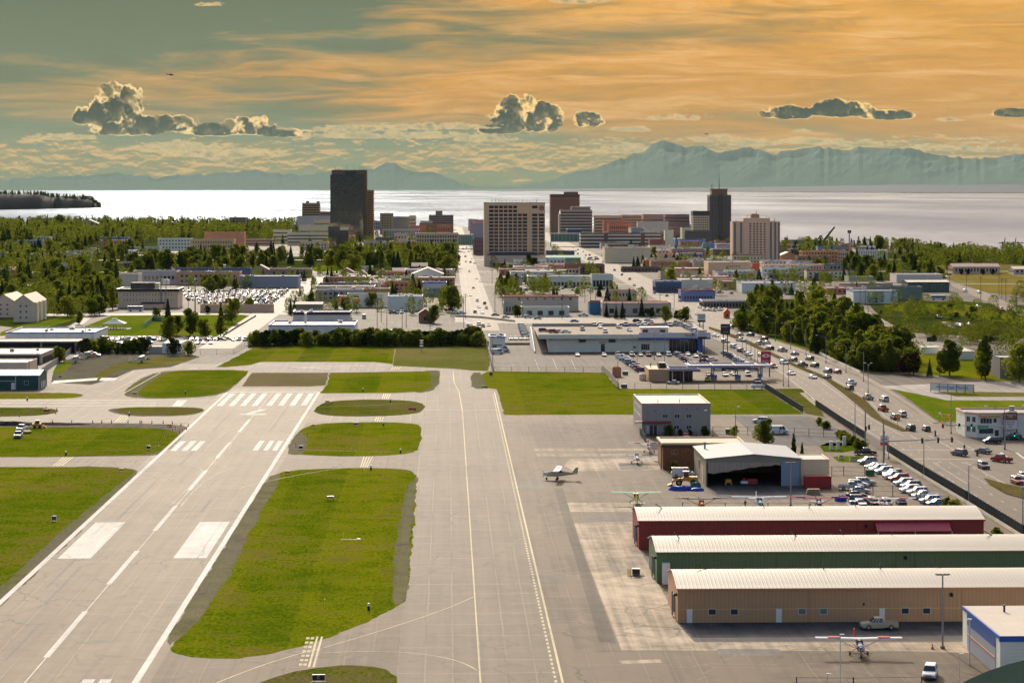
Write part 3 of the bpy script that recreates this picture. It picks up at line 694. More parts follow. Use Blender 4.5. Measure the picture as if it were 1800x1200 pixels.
def B(name, label, x0, x1, yb, yt, d, wall, cat='building', roof=None, par=.6, win=None, bands=None, gable=None, units=0, trim=None, glass=None, frame=None, rib=None, side=True, doors=(), loc=None, dims=None, over=0, group=None, mull=1, blank=False):
 if loc is None:
  P = W(x0, yb); w = (x1-x0)/F_*dep(yb); h = hgt(yb, yt)
 else: P = Vector(loc); w, d, h = dims
 root = empty(name, P, 0, label, cat, group)
 wm = wall if not isinstance(wall, tuple) else cmat(wall, rib=rib)
 rm = roof or ROOFW
 if isinstance(rm, tuple): rm = cmat(rm)
 mb = MB()
 if gable is None:
  mb.box(0, w, 0, d, 0, h, top=False, bot=False); mb.obj('wall', wm, root)
  mb = MB(); mb.box(.25, w-.25, .25, d-.25, h-par-.2, h-par)
  t = .25
  mb.m = 1
  o = over
  mb.box(-.06-o, w+.06+o, -.06-o, t, h-par*.5, h+.02); mb.box(-.06-o, w+.06+o, d-t, d+.06+o, h-par*.5, h+.02)
  mb.box(-.06-o, t, t, d-t, h-par*.5, h+.02); mb.box(w-t, w+.06+o, t, d-t, h-par*.5, h+.02)
  mb.obj('roof', [rm, trim[0] if trim else wm], root)
  if trim:
   mb = MB(); mb.box(-.08-o, w+.08+o, -.09-o, -.07-o, h-trim[1], h); mb.box(w+.07+o, w+.09+o, -.08-o, d+o, h-trim[1], h); mb.box(-.09-o, -.07-o, -.08-o, d+o, h-trim[1], h)
   mb.obj('fascia', trim[0], root)
 elif gable[0] == 'x':      # ridge runs along x
  rs = gable[1]
  mb.prism([(0, 0), (d, 0), (d, h), (d/2, h+rs), (0, h)], 'x', 0, w); mb.obj('wall', wm, root)
  mb = MB(); e = .5
  mb.prism([(-e, h-rs*e/(d/2)+.03), (d/2, h+rs+.03), (d+e, h-rs*e/(d/2)+.03), (d+e, h+.2-rs*e/(d/2)), (d/2, h+rs+.22), (-e, h+.2-rs*e/(d/2))], 'x', -e, w+e); mb.obj('roof', rm, root)
 else:
  rs = gable[1]
  mb.prism([(0, 0), (w, 0), (w, h), (w/2, h+rs), (0, h)], 'y', 0, d); mb.obj('wall', wm, root)
  mb = MB(); e = .5
  mb.prism([(-e, h-rs*e/(w/2)+.03), (w/2, h+rs+.03), (w+e, h-rs*e/(w/2)+.03), (w+e, h+.2-rs*e/(w/2)), (w/2, h+rs+.22), (-e, h+.2-rs*e/(w/2))], 'y', -e, d+e); mb.obj('roof', rm, root)
 if win:
  cols, rows, xa, xb, za, zb, ww, wh = win
  pw = (xb-xa)*w/cols; ph = (zb-za)*h/rows; a = ww*pw; b = wh*ph
  me = winmesh(a, b, glass, frame, mull)
  L = [(xa*w+pw*(i+.5), -.003, za*h+ph*(j+.5)-b/2, 0) for j in range(rows-1, -1, -1) for i in range(cols)]
  if side:
   ns = max(1, int(d/pw)); ps = d/ns
   s = [(0-.003, ps*(i+.5), za*h+ph*(j+.5)-b/2, -math.pi/2) for j in range(rows) for i in range(ns)] if P.x > 0 else [(w+.003, ps*(i+.5), za*h+ph*(j+.5)-b/2, math.pi/2) for j in range(rows) for i in range(ns)]
   L += s
  put_windows(root, L, me)
 if bands:
  n, za, zb, th = bands
  for j in range(n):
   z = h*(za+(zb-za)*(j+.5)/n); t = h*(zb-za)/n*th/2; e = .06; i = .35
   mb = MB(); mb.box(i, w-i, -e, .02, z-t, z+t); mb.box(-e, .02, i, d-i, z-t, z+t); mb.box(w-.02, w+e, i, d-i, z-t, z+t)
   mb.obj('window_band', glass or GLASS, root)
 for (dx, dz0, dw, dh, m) in doors:
  mb = MB(); mb.box(dx*w, dx*w+dw, -.05, .02, dz0, dz0+dh); mb.m = 1
  mb.box(dx*w-.08, dx*w, -.07, .02, dz0, dz0+dh+.08); mb.box(dx*w+dw, dx*w+dw+.08, -.07, .02, dz0, dz0+dh+.08); mb.box(dx*w, dx*w+dw, -.07, .02, dz0+dh, dz0+dh+.08)
  mb.obj('door', [m, FRAME], root)
 if units: roof_units(root, w, d, h-par if gable is None else h, units, int(x0*7+yb), 1 if w < 60 else 2.2)
 root['_w'] = w; root['_h'] = h; BOX.append((P.x-2, P.x+w+2, P.y-3, P.y+d+2))
 return root
TAN = (.50, .40, .30); CREAM = (.55, .46, .36); GREY = (.34, .33, .32); WHT = (.62, .60, .57); BRN = (.20, .12, .08); DBR = (.11, .07, .055); PINK = (.56, .42, .35)
NAVY = (.05, .075, .16); BLUEG = (.26, .31, .40)
BTRIM = mat('blue_trim', (.02, .10, .42), .5, 0, .05); RTRIM = mat('red_trim', (.36, .03, .03), .5, 0, .05); NTRIM = mat('navy_trim', (.02, .03, .09), .5, 0, .05)
TEAL = mat('teal_trim', (.02, .22, .20), .5, 0, .05); DTRIM = mat('dark_trim', (.04, .035, .04), .5, 0, .05)
# ------- downtown skyline
def glass_tower():
 m = bpy.data.materials.new('curtain_wall_glass'); m.use_nodes = True; t = m.node_tree; b = t.nodes['Principled BSDF']
 p = position(t); x, y, z = sep(p)
 fx = ((x+y)*(1/1.6)); fz = z*(1/1.9)
 cell = comb(t, fx.floor()*1.37, fz.floor()*2.11)
 r1 = noise(cell, 3.1, 0, .5); g = ((fx.frac()-.5).abs().ss(.44, .48)).max((fz.frac()-.5).abs().ss(.40, .46))
 c = mixc(t, g, mixc(t, r1, (.05, .065, .10), (.26, .23, .16)), (.04, .045, .06)); t.links.new(c.k, b.inputs['Base Color'])
 b.inputs['Roughness'].default_value = .04; b.inputs['Metallic'].default_value = .24; b.inputs['Coat Weight'].default_value = .25; b.inputs['Coat Roughness'].default_value = .03
 bp = t.nodes.new('ShaderNodeBump'); bp.inputs['Distance'].default_value = .05; bp.inputs['Strength'].default_value = .5
 n = noise(comb(t, x*.22, y*.22, z*.22), 1.0, 3, .6); t.links.new((n+r1*.4).k, bp.inputs['Height']); t.links.new(bp.outputs[0], b.inputs['Normal'])
 return m
CW = glass_tower()
rt = B('office_tower', 'tallest tower downtown, dark blue mirrored glass with thin brown crown', 580.5, 638.5, 421, 307, 36, CW, 'tower', ROOFD, par=1.2, blank=True)
w, h = rt['_w'], rt['_h']
mb = MB(); mb.box(1.5, w+4.5, 8, 38, 0, h+6.2); mb.obj('tower_core', mat('bronze_panel', (.16, .10, .06), .4, 0, .1), rt)
mb = MB(); mb.box(w*.45, w*.78, 6, 7.9, h+.1, h+4); mb.obj('penthouse_louvre', DSTEEL, rt)
for k, (f, q) in enumerate(((.1, 5), (.22, 3), (.45, 7), (.66, 6), (.84, 5), (.9, 5), (.96, 5))):
 mb = MB(); mb.cyl((f*w+2, 12, h+6.2), (f*w+2, 12, h+6.2+q), .25, .12, 6); mb.obj('antenna', DSTEEL, rt)
for i in range(24):
 mb = MB(); mb.box(w, w+.1, 1, 7.9, i*h/24.+1.2, i*h/24.+1.5); mb.obj('floor_line', DSTEEL, rt)
B('office_tower', 'slim brown tower standing just right behind the mirrored glass tower', 644, 656.5, 420, 334, 30, (.30, .18, .11), 'tower', ROOFD, bands=(20, .06, .96, .45), glass=mat('amber_glass', (.22, .10, .04), .15, 0, .3, .2))
a = B('office_block', 'stepped brown office block at the shore left of the glass tower', 531, 562, 396, 357, 30, (.30, .20, .12), 'building', ROOFD, bands=(8, .1, .95, .5)); roof_units(a, a['_w'], 26, a['_h'], 3, 4, 5)
B('office_block', 'low brown wing beside the stepped office block', 562, 581, 398, 372, 20, (.26, .16, .10), 'building', ROOFD, bands=(5, .1, .95, .5))
B('office_block', 'pale blue grey slab building below the stepped brown block', 522, 581, 408, 380, 30, (.36, .37, .40), 'building', ROOFW)
B('hospital_wing', 'rear cream hospital wing next to the glass tower', 551, 584, 418, 387, 20, CREAM, 'building', ROOFG, bands=(3, .2, .9, .35))
B('hospital_wing', 'rounded cream hospital wing with dark recess under its roof', 526, 584, 424, 396, 18, CREAM, 'building', ROOFG, bands=(2, .3, .7, .45), units=3)
B('hospital_wing', 'long front cream hospital wing with dark ribbon windows', 505, 578, 431, 409, 25, CREAM, 'building', ROOFG, bands=(3, .1, .9, .3))
B('glass_block', 'dark glass stair block between the cream hospital wings', 577, 597, 436, 398, 15, CW, 'building', ROOFD)
B('hospital_wing', 'narrow cream wing right of the dark glass stair block', 597, 611, 432, 400, 16, CREAM, 'building', ROOFG, bands=(5, .1, .9, .4))
B('glass_block', 'small dark glass block in front of the tall glass tower', 597, 613, 437, 406, 12, CW, 'building', ROOFD)
B('office_block', 'cream three-storey block at the left end of the hospital', 480, 511, 428, 404, 25, CREAM, 'building', ROOFG, bands=(3, .1, .9, .35))
B('hospital_annex', 'low annex with red tiled edge among trees under the hospital', 528, 577, 440, 425, 18, TAN, 'building', cmat((.45, .13, .08)), win=(8, 2, .05, .95, .1, .8, .5, .5))
B('office_block', 'beige block with roof pavilion behind the park trees left of downtown', 404, 432, 408, 382, 20, (.30, .27, .20), 'building', ROOFG, bands=(6, .05, .95, .5), units=2)
B('museum', 'hazy low cream complex at the far left edge of downtown', 440, 520, 404, 394, 30, (.42, .36, .27), 'building', ROOFG, bands=(2, .2, .9, .3), units=4)
B('office_block', 'tall left wing of the greenish office block with corner piers', 668, 691, 412, 375, 25, (.20, .20, .15), 'building', ROOFD, win=(4, 7, .1, .9, .1, .95, .6, .5))
B('office_block', 'long middle wing of the greenish glazed office block', 691, 719, 413, 381, 25, (.18, .19, .18), 'building', ROOFD, bands=(8, .05, .95, .55), glass=GLASSL)
B('office_block', 'right corner pier of the greenish office block', 719, 731, 414, 379, 25, (.34, .35, .27), 'building', ROOFD, bands=(4, .1, .9, .2))
B('arcade_building', 'low ribbed grey hall under the greenish office block', 672, 737, 420, 403, 30, (.42, .42, .40), 'building', ROOFG, win=(22, 1, .03, .97, .15, .9, .45, .9))
a = B('office_block', 'dark slab office block with stepped penthouse by the water', 754, 797, 404, 378, 25, (.13, .14, .16), 'building', ROOFD, bands=(6, .1, .95, .5)); mb = MB(); mb.box(11, 22, 5, 20, a['_h'], a['_h']+7); mb.obj('penthouse', cmat((.16, .14, .12)), a)
B('parking_garage', 'orange banded parking garage below the dark slab office', 737, 797, 411, 393, 30, (.16, .12, .10), 'parking garage', ROOFD, bands=(4, .05, 1, .4), glass=mat('orange_spandrel', (.50, .24, .09), .7, 0, .1))
B('courthouse', 'long grey brown courthouse with tall dark bays by the avenue', 730, 806, 442, 410, 40, (.37, .32, .25), 'building', ROOFG, win=(16, 4, .03, .97, .08, .92, .5, .6), units=4)
B('low_shop', 'flat low building with arched skylight between trees and arcade', 690, 730, 441, 424, 25, (.36, .31, .26), 'building', ROOFG, win=(12, 1, .05, .95, .3, .8, .6, .8), units=2)
B('low_shop', 'white flat shop roof peeking over park trees under glass tower', 640, 690, 438, 424, 25, (.30, .30, .34), 'building', ROOFW, win=(9, 1, .05, .95, .2, .8, .6, .8))
def skybridge(label, x0, x1, yb, yt, ybase):
 Y = dep(ybase); p = at(x0, yb, Y); q = at(x1, yt, Y); w = q.x-p.x; h = q.z-p.z
 r = empty('skybridge', (p.x, p.y, p.z), 0, label, 'footbridge')
 mb = MB(); mb.box(0, w, 0, 6, 0, h); mb.obj('glazing', mat('green_glass', (.10, .22, .17), .15, 0, .4, .4), r)
 mb = MB(); mb.box(-.5, w+.5, -.2, 6.2, -.9, -.003); mb.box(-.5, w+.5, -.2, 6.2, h+.003, h+.6); mb.obj('deck', cmat((.34, .38, .36)), r)
 for i in range(9): mb = MB(); mb.box(w*i/8-.15, w*i/8+.15, -.12, -.02, 0, h); mb.obj('mullion', FRAME, r)
 for i in (0, 1): mb = MB(); mb.box(i*w-.6, i*w+.6, 1, 5, -p.z, -.95); mb.obj('pier', cmat(CREAM), r)
skybridge('green glass skybridge crossing the straight avenue left of the hotel', 806, 832, 430, 413, 437)
skybridge('green glass skybridge right of the hotel over the second avenue', 968, 1022, 424, 411, 433)
# ------- the big hotel
def hotel():
 Y = dep(467.5); P = W(851, 467.5); s = Y/4000.
 r = empty('hotel', P, 0, 'large cream slab hotel with rows of dark windows and red crest', 'hotel')
 w = 107.7*s; d = 22; H = hgt(467.5, 357.5); hp = hgt(467.5, 448)
 wm = cmat((.47, .36, .27), var=.08)
 mb = MB(); mb.box(0, w, 6, 6+d, 0, H, top=False, bot=False); mb.obj('wall', wm, r)
 mb = MB(); mb.box(-.1, w+.1, 5.9, 6.1+d, H-.003, H+.8); mb.obj('roof', ROOFG, r)
 mb = MB(); mb.box(0, w, -6, 5.997, 0, hp, top=False, bot=False); mb.obj('podium', cmat((.50, .38, .31)), r)
 mb = MB(); mb.box(3, w-6, -6.6, 5.99, hp, hp+.5); mb.box(5, w-7, 3, 5.95, hp+.5, hp+2.3, tap=(0, 0, 1.5, 0)); mb.obj('podium_roof', mat('podium_slate', (.07, .065, .08), .8), r)
 mb = MB(); mb.box(8, w-3, -6.08, -5.98, .2, 2.6); mb.obj('shopfront', GLASS, r)
 px = lambda q: (q-840*0-0)
 X = lambda zx: ((840+zx/8.57)-851)*s
 Z = lambda zy: H-((340+zy/8.57)-357.5)*s
 rows = [207, 267, 327, 384, 437, 490, 543, 595, 647, 699, 750, 802, 855]
 cols = [(170, 240), (250, 308), (324, 380), (393, 450), (463, 522), (535, 593), (607, 665), (678, 746), (822, 902), (922, 1003)]
 L = {}
 for ri, ry in enumerate(rows):
  for ci, (a, b) in enumerate(cols):
   if ri < 2 and ci in (6, 7, 9): continue
   if ri == 1 and ci == 8: continue
   L.setdefault(round((b-a)*s/8.57, 1), []).append((X((a+b)/2), 6-.003, Z(ry)-1.25*.9, 0))
 L.setdefault(round(81*s/8.57, 1), []).append((X(962), 5.997, Z(908)-1., 0))
 for k, v in L.items(): put_windows(r, v, winmesh(k, 2.3, mat('hotel_glass', (.018, .024, .045), .12, 0, .4, .2, spec=.7), DARKF, 2))
 mb = MB(); mb.box(X(775), X(812), 5.93, 5.99, hp+2.5, H-.5); mb.obj('pilaster', cmat((.42, .33, .24)), r)
 # round crest with a laurel ring and a curled letter
 cx, cz, R = X(965), Z(222), 2.3; mb = MB(); mb.cyl((cx, 5.99, cz), (cx, 5.90, cz), R, n=28); e = mb.obj('crest', mat('crest_red', (.33, .03, .05), .6, 0, .05), r)
 mb = MB()
 for i in range(16):
  if i == 4: continue
  a = 2*math.pi*(i+.5)/16; mb.cyl((cx+math.cos(a)*R*.74, 5.9, cz+math.sin(a)*R*.74), (cx+math.cos(a+.22)*R*.84, 5.86, cz+math.sin(a+.22)*R*.84), .16, .05, 5)
 S_ = [(.45, .42), (.2, .62), (-.2, .6), (-.42, .32), (-.2, .06), (.2, -.08), (.42, -.34), (.2, -.6), (-.22, -.62), (-.46, -.4)]
 for a, b in zip(S_[:-1], S_[1:]): mb.cyl((cx+a[0]*R*.75, 5.88, cz+a[1]*R*.75), (cx+b[0]*R*.75, 5.88, cz+b[1]*R*.75), .17, n=5)
 mb.obj('crest_letter', cmat((.55, .40, .33)), e)
 rr = random.Random(5)
 for i in range(14):
  x = w*(.12+.8*i/14.)+rr.random(); mb = MB(); mb.cyl((x, 12, H+.8), (x, 12, H+.8+rr.uniform(.8, 3)), .15, n=5); mb.obj('antenna', DSTEEL, r)
hotel()
a = B('office_tower', 'wide dark brown brick hotel tower right behind the cream hotel', 967.5, 1019, 414, 341.5, 28, (.17, .10, .075), 'tower', ROOFD, win=(14, 14, .04, .96, .10, .88, .45, .42)); mb = MB(); mb.box(a['_w']*.47, a['_w']*.95, 3, 20, a['_h'], a['_h']+3.6); mb.obj('penthouse', cmat((.14, .09, .07)), a)
mb = MB(); mb.box(-.1, a['_w']+.1, -.1, 28, a['_h']-4.5, a['_h']-.6); mb.obj('parapet_band', cmat((.08, .06, .055)), a)
a = B('office_block', 'office block with light and dark horizontal window bands', 985, 1041, 420, 369, 26, (.33, .30, .29), 'building', ROOFG, bands=(9, .04, .96, .5)); mb = MB(); mb.box(a['_w']*.35, a['_w']*.95, 4, 20, a['_h'], a['_h']+4.5); mb.obj('penthouse', cmat((.20, .18, .18)), a)
mb = MB(); mb.box(-2.5, -.3, 0, 10, 0, a['_h']-5); mb.obj('stair_tower', cmat((.45, .43, .42)), a)
B('federal_building', 'low office with green glazed centre right of the banded office', 1044, 1094, 412, 379, 30, (.38, .35, .28), 'building', ROOFD, bands=(5, .1, .9, .55), glass=mat('sea_green_glass', (.08, .13, .11), .2, 0, .3, .3))
B('federal_building', 'beige banded office half hidden behind stepped white block', 1094, 1130, 412, 378, 30, (.33, .26, .20), 'building', ROOFD, bands=(6, .1, .95, .45))
B('office_block', 'stepped dark roofed office block left of the maroon one', 1131, 1173, 414, 377, 30, (.24, .18, .16), 'building', cmat((.05, .06, .10)), bands=(5, .1, .8, .4), units=3)
B('office_block', 'maroon black slab office left of the slim cream hotel', 1169, 1212, 416, 377, 28, (.13, .09, .10), 'building', ROOFD, bands=(6, .05, .9, .4), units=2)
B('office_block', 'low stepped white block in front of the dark roofed office', 1121, 1175, 417, 390, 18, (.44, .43, .42), 'building', ROOFW, units=4)
B('theatre', 'navy blue box with pale roof rim above the skybridge', 997, 1021, 422, 402, 18, NAVY, 'building', ROOFW, trim=(SIGNW, .8))
a = B('parking_garage', 'long white banded parking garage with two dark stair towers', 1021, 1162, 435, 410, 35, (.07, .065, .065), 'parking garage', ROOFW, bands=(4, .02, 1, .42), glass=cmat((.50, .44, .42)))
for f in (.29, .75): mb = MB(); mb.box(a['_w']*f, a['_w']*f+4.5, -.5, 8, 0, a['_h']+1.2); mb.obj('stair_tower', cmat((.11, .08, .08)), a)
B('shop', 'brick red low shop beside the long parking garage', 1142, 1169, 437, 422, 15, (.20, .09, .07), 'building', ROOFD)
B('stair_block', 'tall plain cream block right of the long parking garage', 1169, 1184, 437, 405, 15, (.58, .52, .44), 'building', ROOFW)
B('hall', 'blank cream hall with brown foot, left of the cream hotel tower road', 1063, 1143, 462, 435, 32, (.50, .44, .37), 'building', ROOFG, units=4, trim=(cmat((.40, .33, .27)), 1.0))
B('shop', 'pale grey low shop behind the blank cream hall', 1143, 1180, 448, 432, 25, (.48, .48, .49), 'building', ROOFW, win=(8, 1, .05, .95, .3, .7, .6, .8), units=2)
B('warehouse', 'bright blue low warehouse left of the slim cream hotel', 1187, 1241, 435, 421, 25, (.05, .16, .36), 'building', ROOFW, units=4)
B('shop', 'small bright blue shop just below the tall antenna tower', 1236, 1262, 437, 428, 12, (.08, .22, .40), 'building', ROOFW)
B('shop', 'dark brown flat building at the foot of the antenna tower', 1258, 1288, 435, 423, 18, (.14, .08, .06), 'building', ROOFG, units=2)
B('hotel', 'slim cream hotel with dark crown, left beside the antenna tower', 1218, 1247, 426, 371, 22, (.48, .40, .30), 'hotel', ROOFD, win=(7, 11, .05, .95, .06, .90, .55, .55), trim=(cmat((.05, .05, .06)), 5.5), units=3)
a = B('office_tower', 'dark ribbed tower topped by a tall antenna mast', 1247.5, 1285.5, 426, 342.5, 27, (.115, .10, .095), 'tower', ROOFD, win=(14, 22, .03, .97, .05, .97, .5, .62), glass=mat('tower_glass', (.035, .06, .085), .1, 0, .3, .3, spec=.8))
w, h = a['_w'], a['_h']; mb = MB(); mb.box(w*.12, w*.84, 4, 23, h, h+6.8); mb.obj('penthouse', cmat((.17, .11, .06)), a); mb = MB(); mb.box(w*.08, w*.88, 3.5, 23.5, h+6.8, h+7.6); mb.obj('penthouse_cap', cmat((.05, .10, .09)), a)
mb = MB(); mb.cyl((w*.49, 12, h+7.6), (w*.49, 12, h+27), .55, .15, 6); mb.obj('antenna_mast', DSTEEL, a); mb = MB(); mb.cyl((w*.14, 8, h+7), (w*.14, 8, h+13), .45, .4, 6); mb.obj('antenna', DSTEEL, a)
for f in (.44, .56): mb = MB(); mb.box(w*f-.5, w*f+.5, -.9, 0, 0, h+2); mb.obj('pier', cmat((.08, .075, .08)), a)
def apartments():
 r = B('apartment_tower', 'pink apartment tower with green window strips, right of antenna tower', 1288, 1371, 460, 389.3, 20, (.48, .35, .29), 'tower', ROOFG, blank=True, rib=None)
 w, h = r['_w'], r['_h']; s = dep(460)/4000.
 X = lambda zx: (1180+zx/3.75-1288)*s; Z = lambda zy: h-(300+zy/3.75-389.3)*s
 mb = MB(); mb.box(X(475), X(650), -.8, 20.5, 0, Z(310)); mb.obj('centre_bay', cmat((.50, .37, .31)), r)
 mb = MB(); mb.box(X(530), X(585), 4, 12, Z(310), Z(288)); mb.box(X(540), X(575), 4.5, 11, Z(288), Z(284)); mb.obj('penthouse', cmat((.22, .17, .14)), r)
 L = []
 for i in range(15):
  z = Z(352+i*17.2)
  for a in (520, 546, 590, 615): L.append((X(a), -.803, z-.6, 0))
  L.append((X(567), -.803, z-.5, 0))
 put_windows(r, L, winmesh(1.75, 1.5, GLASS, cmat((.36, .27, .23)), 1))
 for a in (420, 460, 484, 657, 686, 711):
  mb = MB(); mb.box(X(a)-.9, X(a)+.9, -.06, .02, 2, h-1); mb.obj('window_strip', mat('green_panel', (.14, .19, .15), .4, 0, .2), r)
 mb = MB(); mb.box(X(410), X(717), -3, -.85, 0, 2.4); mb.obj('canopy', TEAL, r)
 for a, b in ((432, 325), (505, 290), (686, 315), (632, 295), (565, 262)):
  mb = MB(); mb.cyl((X(a), 5, Z(345)), (X(a), 5, Z(b)), .3, .15, 6); mb.obj('antenna', DSTEEL, r)
apartments()
# ------- right middle distance
T = []
def row(*a, **k): B(*a, **k)
row('department_store', 'boxy tan two-storey block with dark ground floor below pink tower', 1245, 1321, 486, 460, 30, (.42, .35, .27), roof=ROOFW, win=(8, 2, .42, .75, .35, .8, .35, .5), units=3, side=False)
row('strip_mall', 'long pale pink strip building right of the boxy tan block', 1343, 1449, 482, 465, 25, (.44, .30, .26), roof=ROOFW, win=(20, 1, .04, .96, .45, .9, .4, .4), units=4)
row('apartment_house', 'three-storey orange and cream apartment house near the crane', 1409, 1474, 463, 441, 16, (.40, .22, .12), roof=ROOFW, win=(12, 3, .03, .97, .08, .95, .45, .5))
row('shop', 'brown brick shop left of the grey garage under slim hotel', 1192, 1217, 478, 461, 22, (.27, .15, .10), roof=ROOFG)
row('shop', 'plain mauve grey building beside the brown brick shop', 1219, 1246, 479, 460, 22, (.22, .19, .20), roof=ROOFD, units=2)
row('shop', 'small white flat shop with rooftop boxes before tan block', 1206, 1238, 486, 474, 18, (.48, .45, .43), roof=ROOFW, units=3)
row('warehouse', 'wide white grey shed behind the blue purple shop', 1197, 1253, 510, 491, 28, (.48, .46, .43), roof=ROOFW, units=2, rib=('x', 1.2, .05))
row('shop', 'blue purple shop covered in orange and white signs', 1197, 1257, 529, 510, 16, (.14, .19, .42), roof=ROOFG, win=(10, 1, .08, .92, .15, .5, .6, .8), trim=(RTRIM, .6), units=2)
row('strip_mall', 'long low shop row with white flat roof and dark windows', 1235, 1317, 541, 528, 17, (.20, .18, .17), roof=ROOFW, win=(14, 1, .03, .97, .1, .7, .7, .9), trim=(SIGNW, .5), units=2)
row('showroom', 'white showroom with blue panels, behind the roadside wood', 1304, 1399, 515, 497, 28, (.58, .57, .57), roof=ROOFW, win=(5, 1, .45, .95, .08, .55, .7, .9), trim=(BTRIM, .35), units=3, side=False)
row('shop', 'dark building with teal sign near the showroom', 1432, 1463, 494, 481, 15, (.05, .055, .07), roof=ROOFD)
row('workshop', 'plain grey beige workshop left of the teal sheds', 1471, 1502, 512, 497, 18, (.30, .28, .22), roof=ROOFW)
row('warehouse', 'grey beige long workshop with white roof edge and flags', 1475, 1570, 514, 497, 22, (.27, .25, .22), roof=ROOFW, units=3, win=(4, 1, .7, .95, .2, .6, .4, .7), side=False)
row('warehouse', 'teal grey blank warehouse with white roof', 1523, 1622, 527, 504, 16, (.10, .145, .15), roof=ROOFW, units=1, rib=('x', 1.5, .05))
row('warehouse', 'small white shed attached left of the teal warehouse', 1499, 1523, 524, 506, 12, (.42, .42, .40), roof=ROOFW, side=False)
row('warehouse', 'dark green warehouse with white roof and three windows', 1596, 1669, 513, 496, 22, (.05, .085, .075), roof=ROOFW, win=(3, 1, .3, .95, .35, .75, .3, .9), frame=FRAME, gable=('x', .8))
row('warehouse', 'pale green low warehouse among trees, right of centre', 1492, 1536, 499, 486, 18, (.22, .28, .20), roof=ROOFW, units=3)
row('warehouse', 'white hall with blue corner stripe behind the dark green warehouse', 1576, 1657, 497, 482, 25, (.46, .46, .47), roof=ROOFW)
row('house_row', 'long low grey house row beside the golden field', 1675, 1758, 481, 469, 18, (.38, .32, .30), cat='building', roof=cmat((.17, .13, .14)), win=(14, 1, .04, .96, .25, .85, .5, .8), gable=('x', 2.2))
row('house_row', 'low pale house at the far right by the golden field', 1782, 1850, 482, 473, 18, (.42, .38, .34), cat='building', roof=cmat((.30, .27, .26)), win=(8, 1, .04, .96, .25, .85, .5, .8), gable=('x', 1.8))
row('apartment_house', 'white flat apartment house among trees on the bluff', 1506, 1561, 456, 440, 18, (.50, .50, .52), roof=ROOFW, win=(12, 3, .05, .95, .1, .9, .35, .6))
row('apartment_house', 'brown brick apartment house beside the phone mast', 1478, 1500, 445, 428, 16, (.30, .18, .14), roof=ROOFG, win=(6, 4, .05, .95, .1, .95, .45, .5))
row('apartment_house', 'small beige house below the brown brick apartment house', 1472, 1497, 458, 442, 14, (.38, .32, .27), roof=ROOFG, win=(6, 2, .05, .95, .1, .9, .5, .5))
row('warehouse', 'teal port sheds by the water left of the crane', 1385, 1440, 430, 422, 20, (.12, .17, .19), roof=ROOFG)
row('warehouse', 'white flat port roof near the shore right of pink tower', 1371, 1390, 445, 430, 20, (.26, .20, .17), roof=ROOFG, bands=(3, .1, .9, .4))
row('shop', 'red fronted low shop right at the foot of pink tower', 1322, 1345, 478, 463, 14, (.32, .10, .06), roof=ROOFW)
row('hall', 'hall with sloping pale roof right of the pink tower', 1372, 1400, 458, 449, 20, (.25, .17, .14), roof=ROOFW, gable=('y', 3))
# ------- centre
row('workshop', 'long two-storey grey workshop with red roof stripe', 885, 1017, 547, 520.5, 16, (.30, .31, .31), roof=ROOFW, win=(7, 1, .15, .95, .72, .92, .25, .8), trim=(cmat((.30, .10, .08)), .8), units=2, rib=('x', 1.3, .05))
row('workshop', 'white workshop front joined before the red striped workshop', 917, 1001, 556, 540, 14, (.55, .52, .50), roof=ROOFW, win=(4, 1, .05, .95, .1, .65, .5, .9), side=False)
row('shop', 'grey block left of the sign at the red striped workshop', 885, 918, 552, 532, 10, (.22, .24, .24), roof=ROOFD, win=(5, 1, .1, .9, .15, .7, .5, .8), side=False)
row('workshop', 'grey beige workshop behind dark spruces with thin red roofline', 1059, 1180, 555, 532, 18, (.34, .32, .30), roof=cmat((.35, .22, .18)), trim=(RTRIM, .35), win=(5, 1, .05, .9, .15, .6, .4, .8), units=1)
row('shop', 'bright blue shopfront with red roof stripe, left of spruces', 1036, 1060, 552, 530, 14, (.03, .14, .30), roof=ROOFG, trim=(RTRIM, .6), side=False)
row('shop', 'beige shop with small windows behind the blue shopfront', 1067, 1119, 528, 510, 14, (.42, .36, .28), roof=ROOFW, win=(8, 1, .05, .95, .35, .75, .4, .8), units=2)
row('showroom', 'long white showroom with flat roof beyond the birches', 928, 1077, 505, 485, 22, (.52, .50, .47), roof=ROOFW, win=(16, 1, .25, .98, .1, .5, .7, .8), trim=(SIGNW, .9), units=4)
row('showroom', 'white glazed corner hall at the right of the long showroom', 1040, 1078, 507, 482, 12, (.55, .54, .52), roof=ROOFW, win=(6, 1, .05, .95, .1, .6, .8, .9), side=False)
row('shop', 'teal roofed market building just right of the cream hotel', 952, 1021, 463, 453, 20, (.10, .20, .19), roof=cmat((.03, .17, .15)), gable=('x', 1.8))
row('shop', 'beige diner with red stripes beneath the teal roofed market', 968, 1020, 483, 470, 14, (.50, .36, .30), roof=ROOFW, trim=(RTRIM, .5), win=(8, 1, .05, .95, .2, .7, .6, .8))
row('motel', 'dark brown two-storey motel beside the beige diner', 992, 1063, 482, 464, 16, (.16, .09, .075), roof=ROOFW, win=(10, 1, .08, .95, .1, .8, .5, .8), units=2)
row('shop', 'dark flat shop between hotel and second avenue', 960, 1010, 450, 441, 18, (.10, .10, .12), roof=ROOFW, units=4)
row('shop', 'navy shop with white roof at the avenue bend', 1152, 1198, 514, 494, 20, (.05, .08, .17), roof=ROOFW, trim=(cmat((.10, .14, .28)), 1.2), win=(8, 1, .08, .92, .1, .5, .7, .9), units=2)
row('shop', 'brick red low block beyond the second avenue', 1132, 1160, 471, 458, 15, (.36, .15, .09), roof=ROOFG)
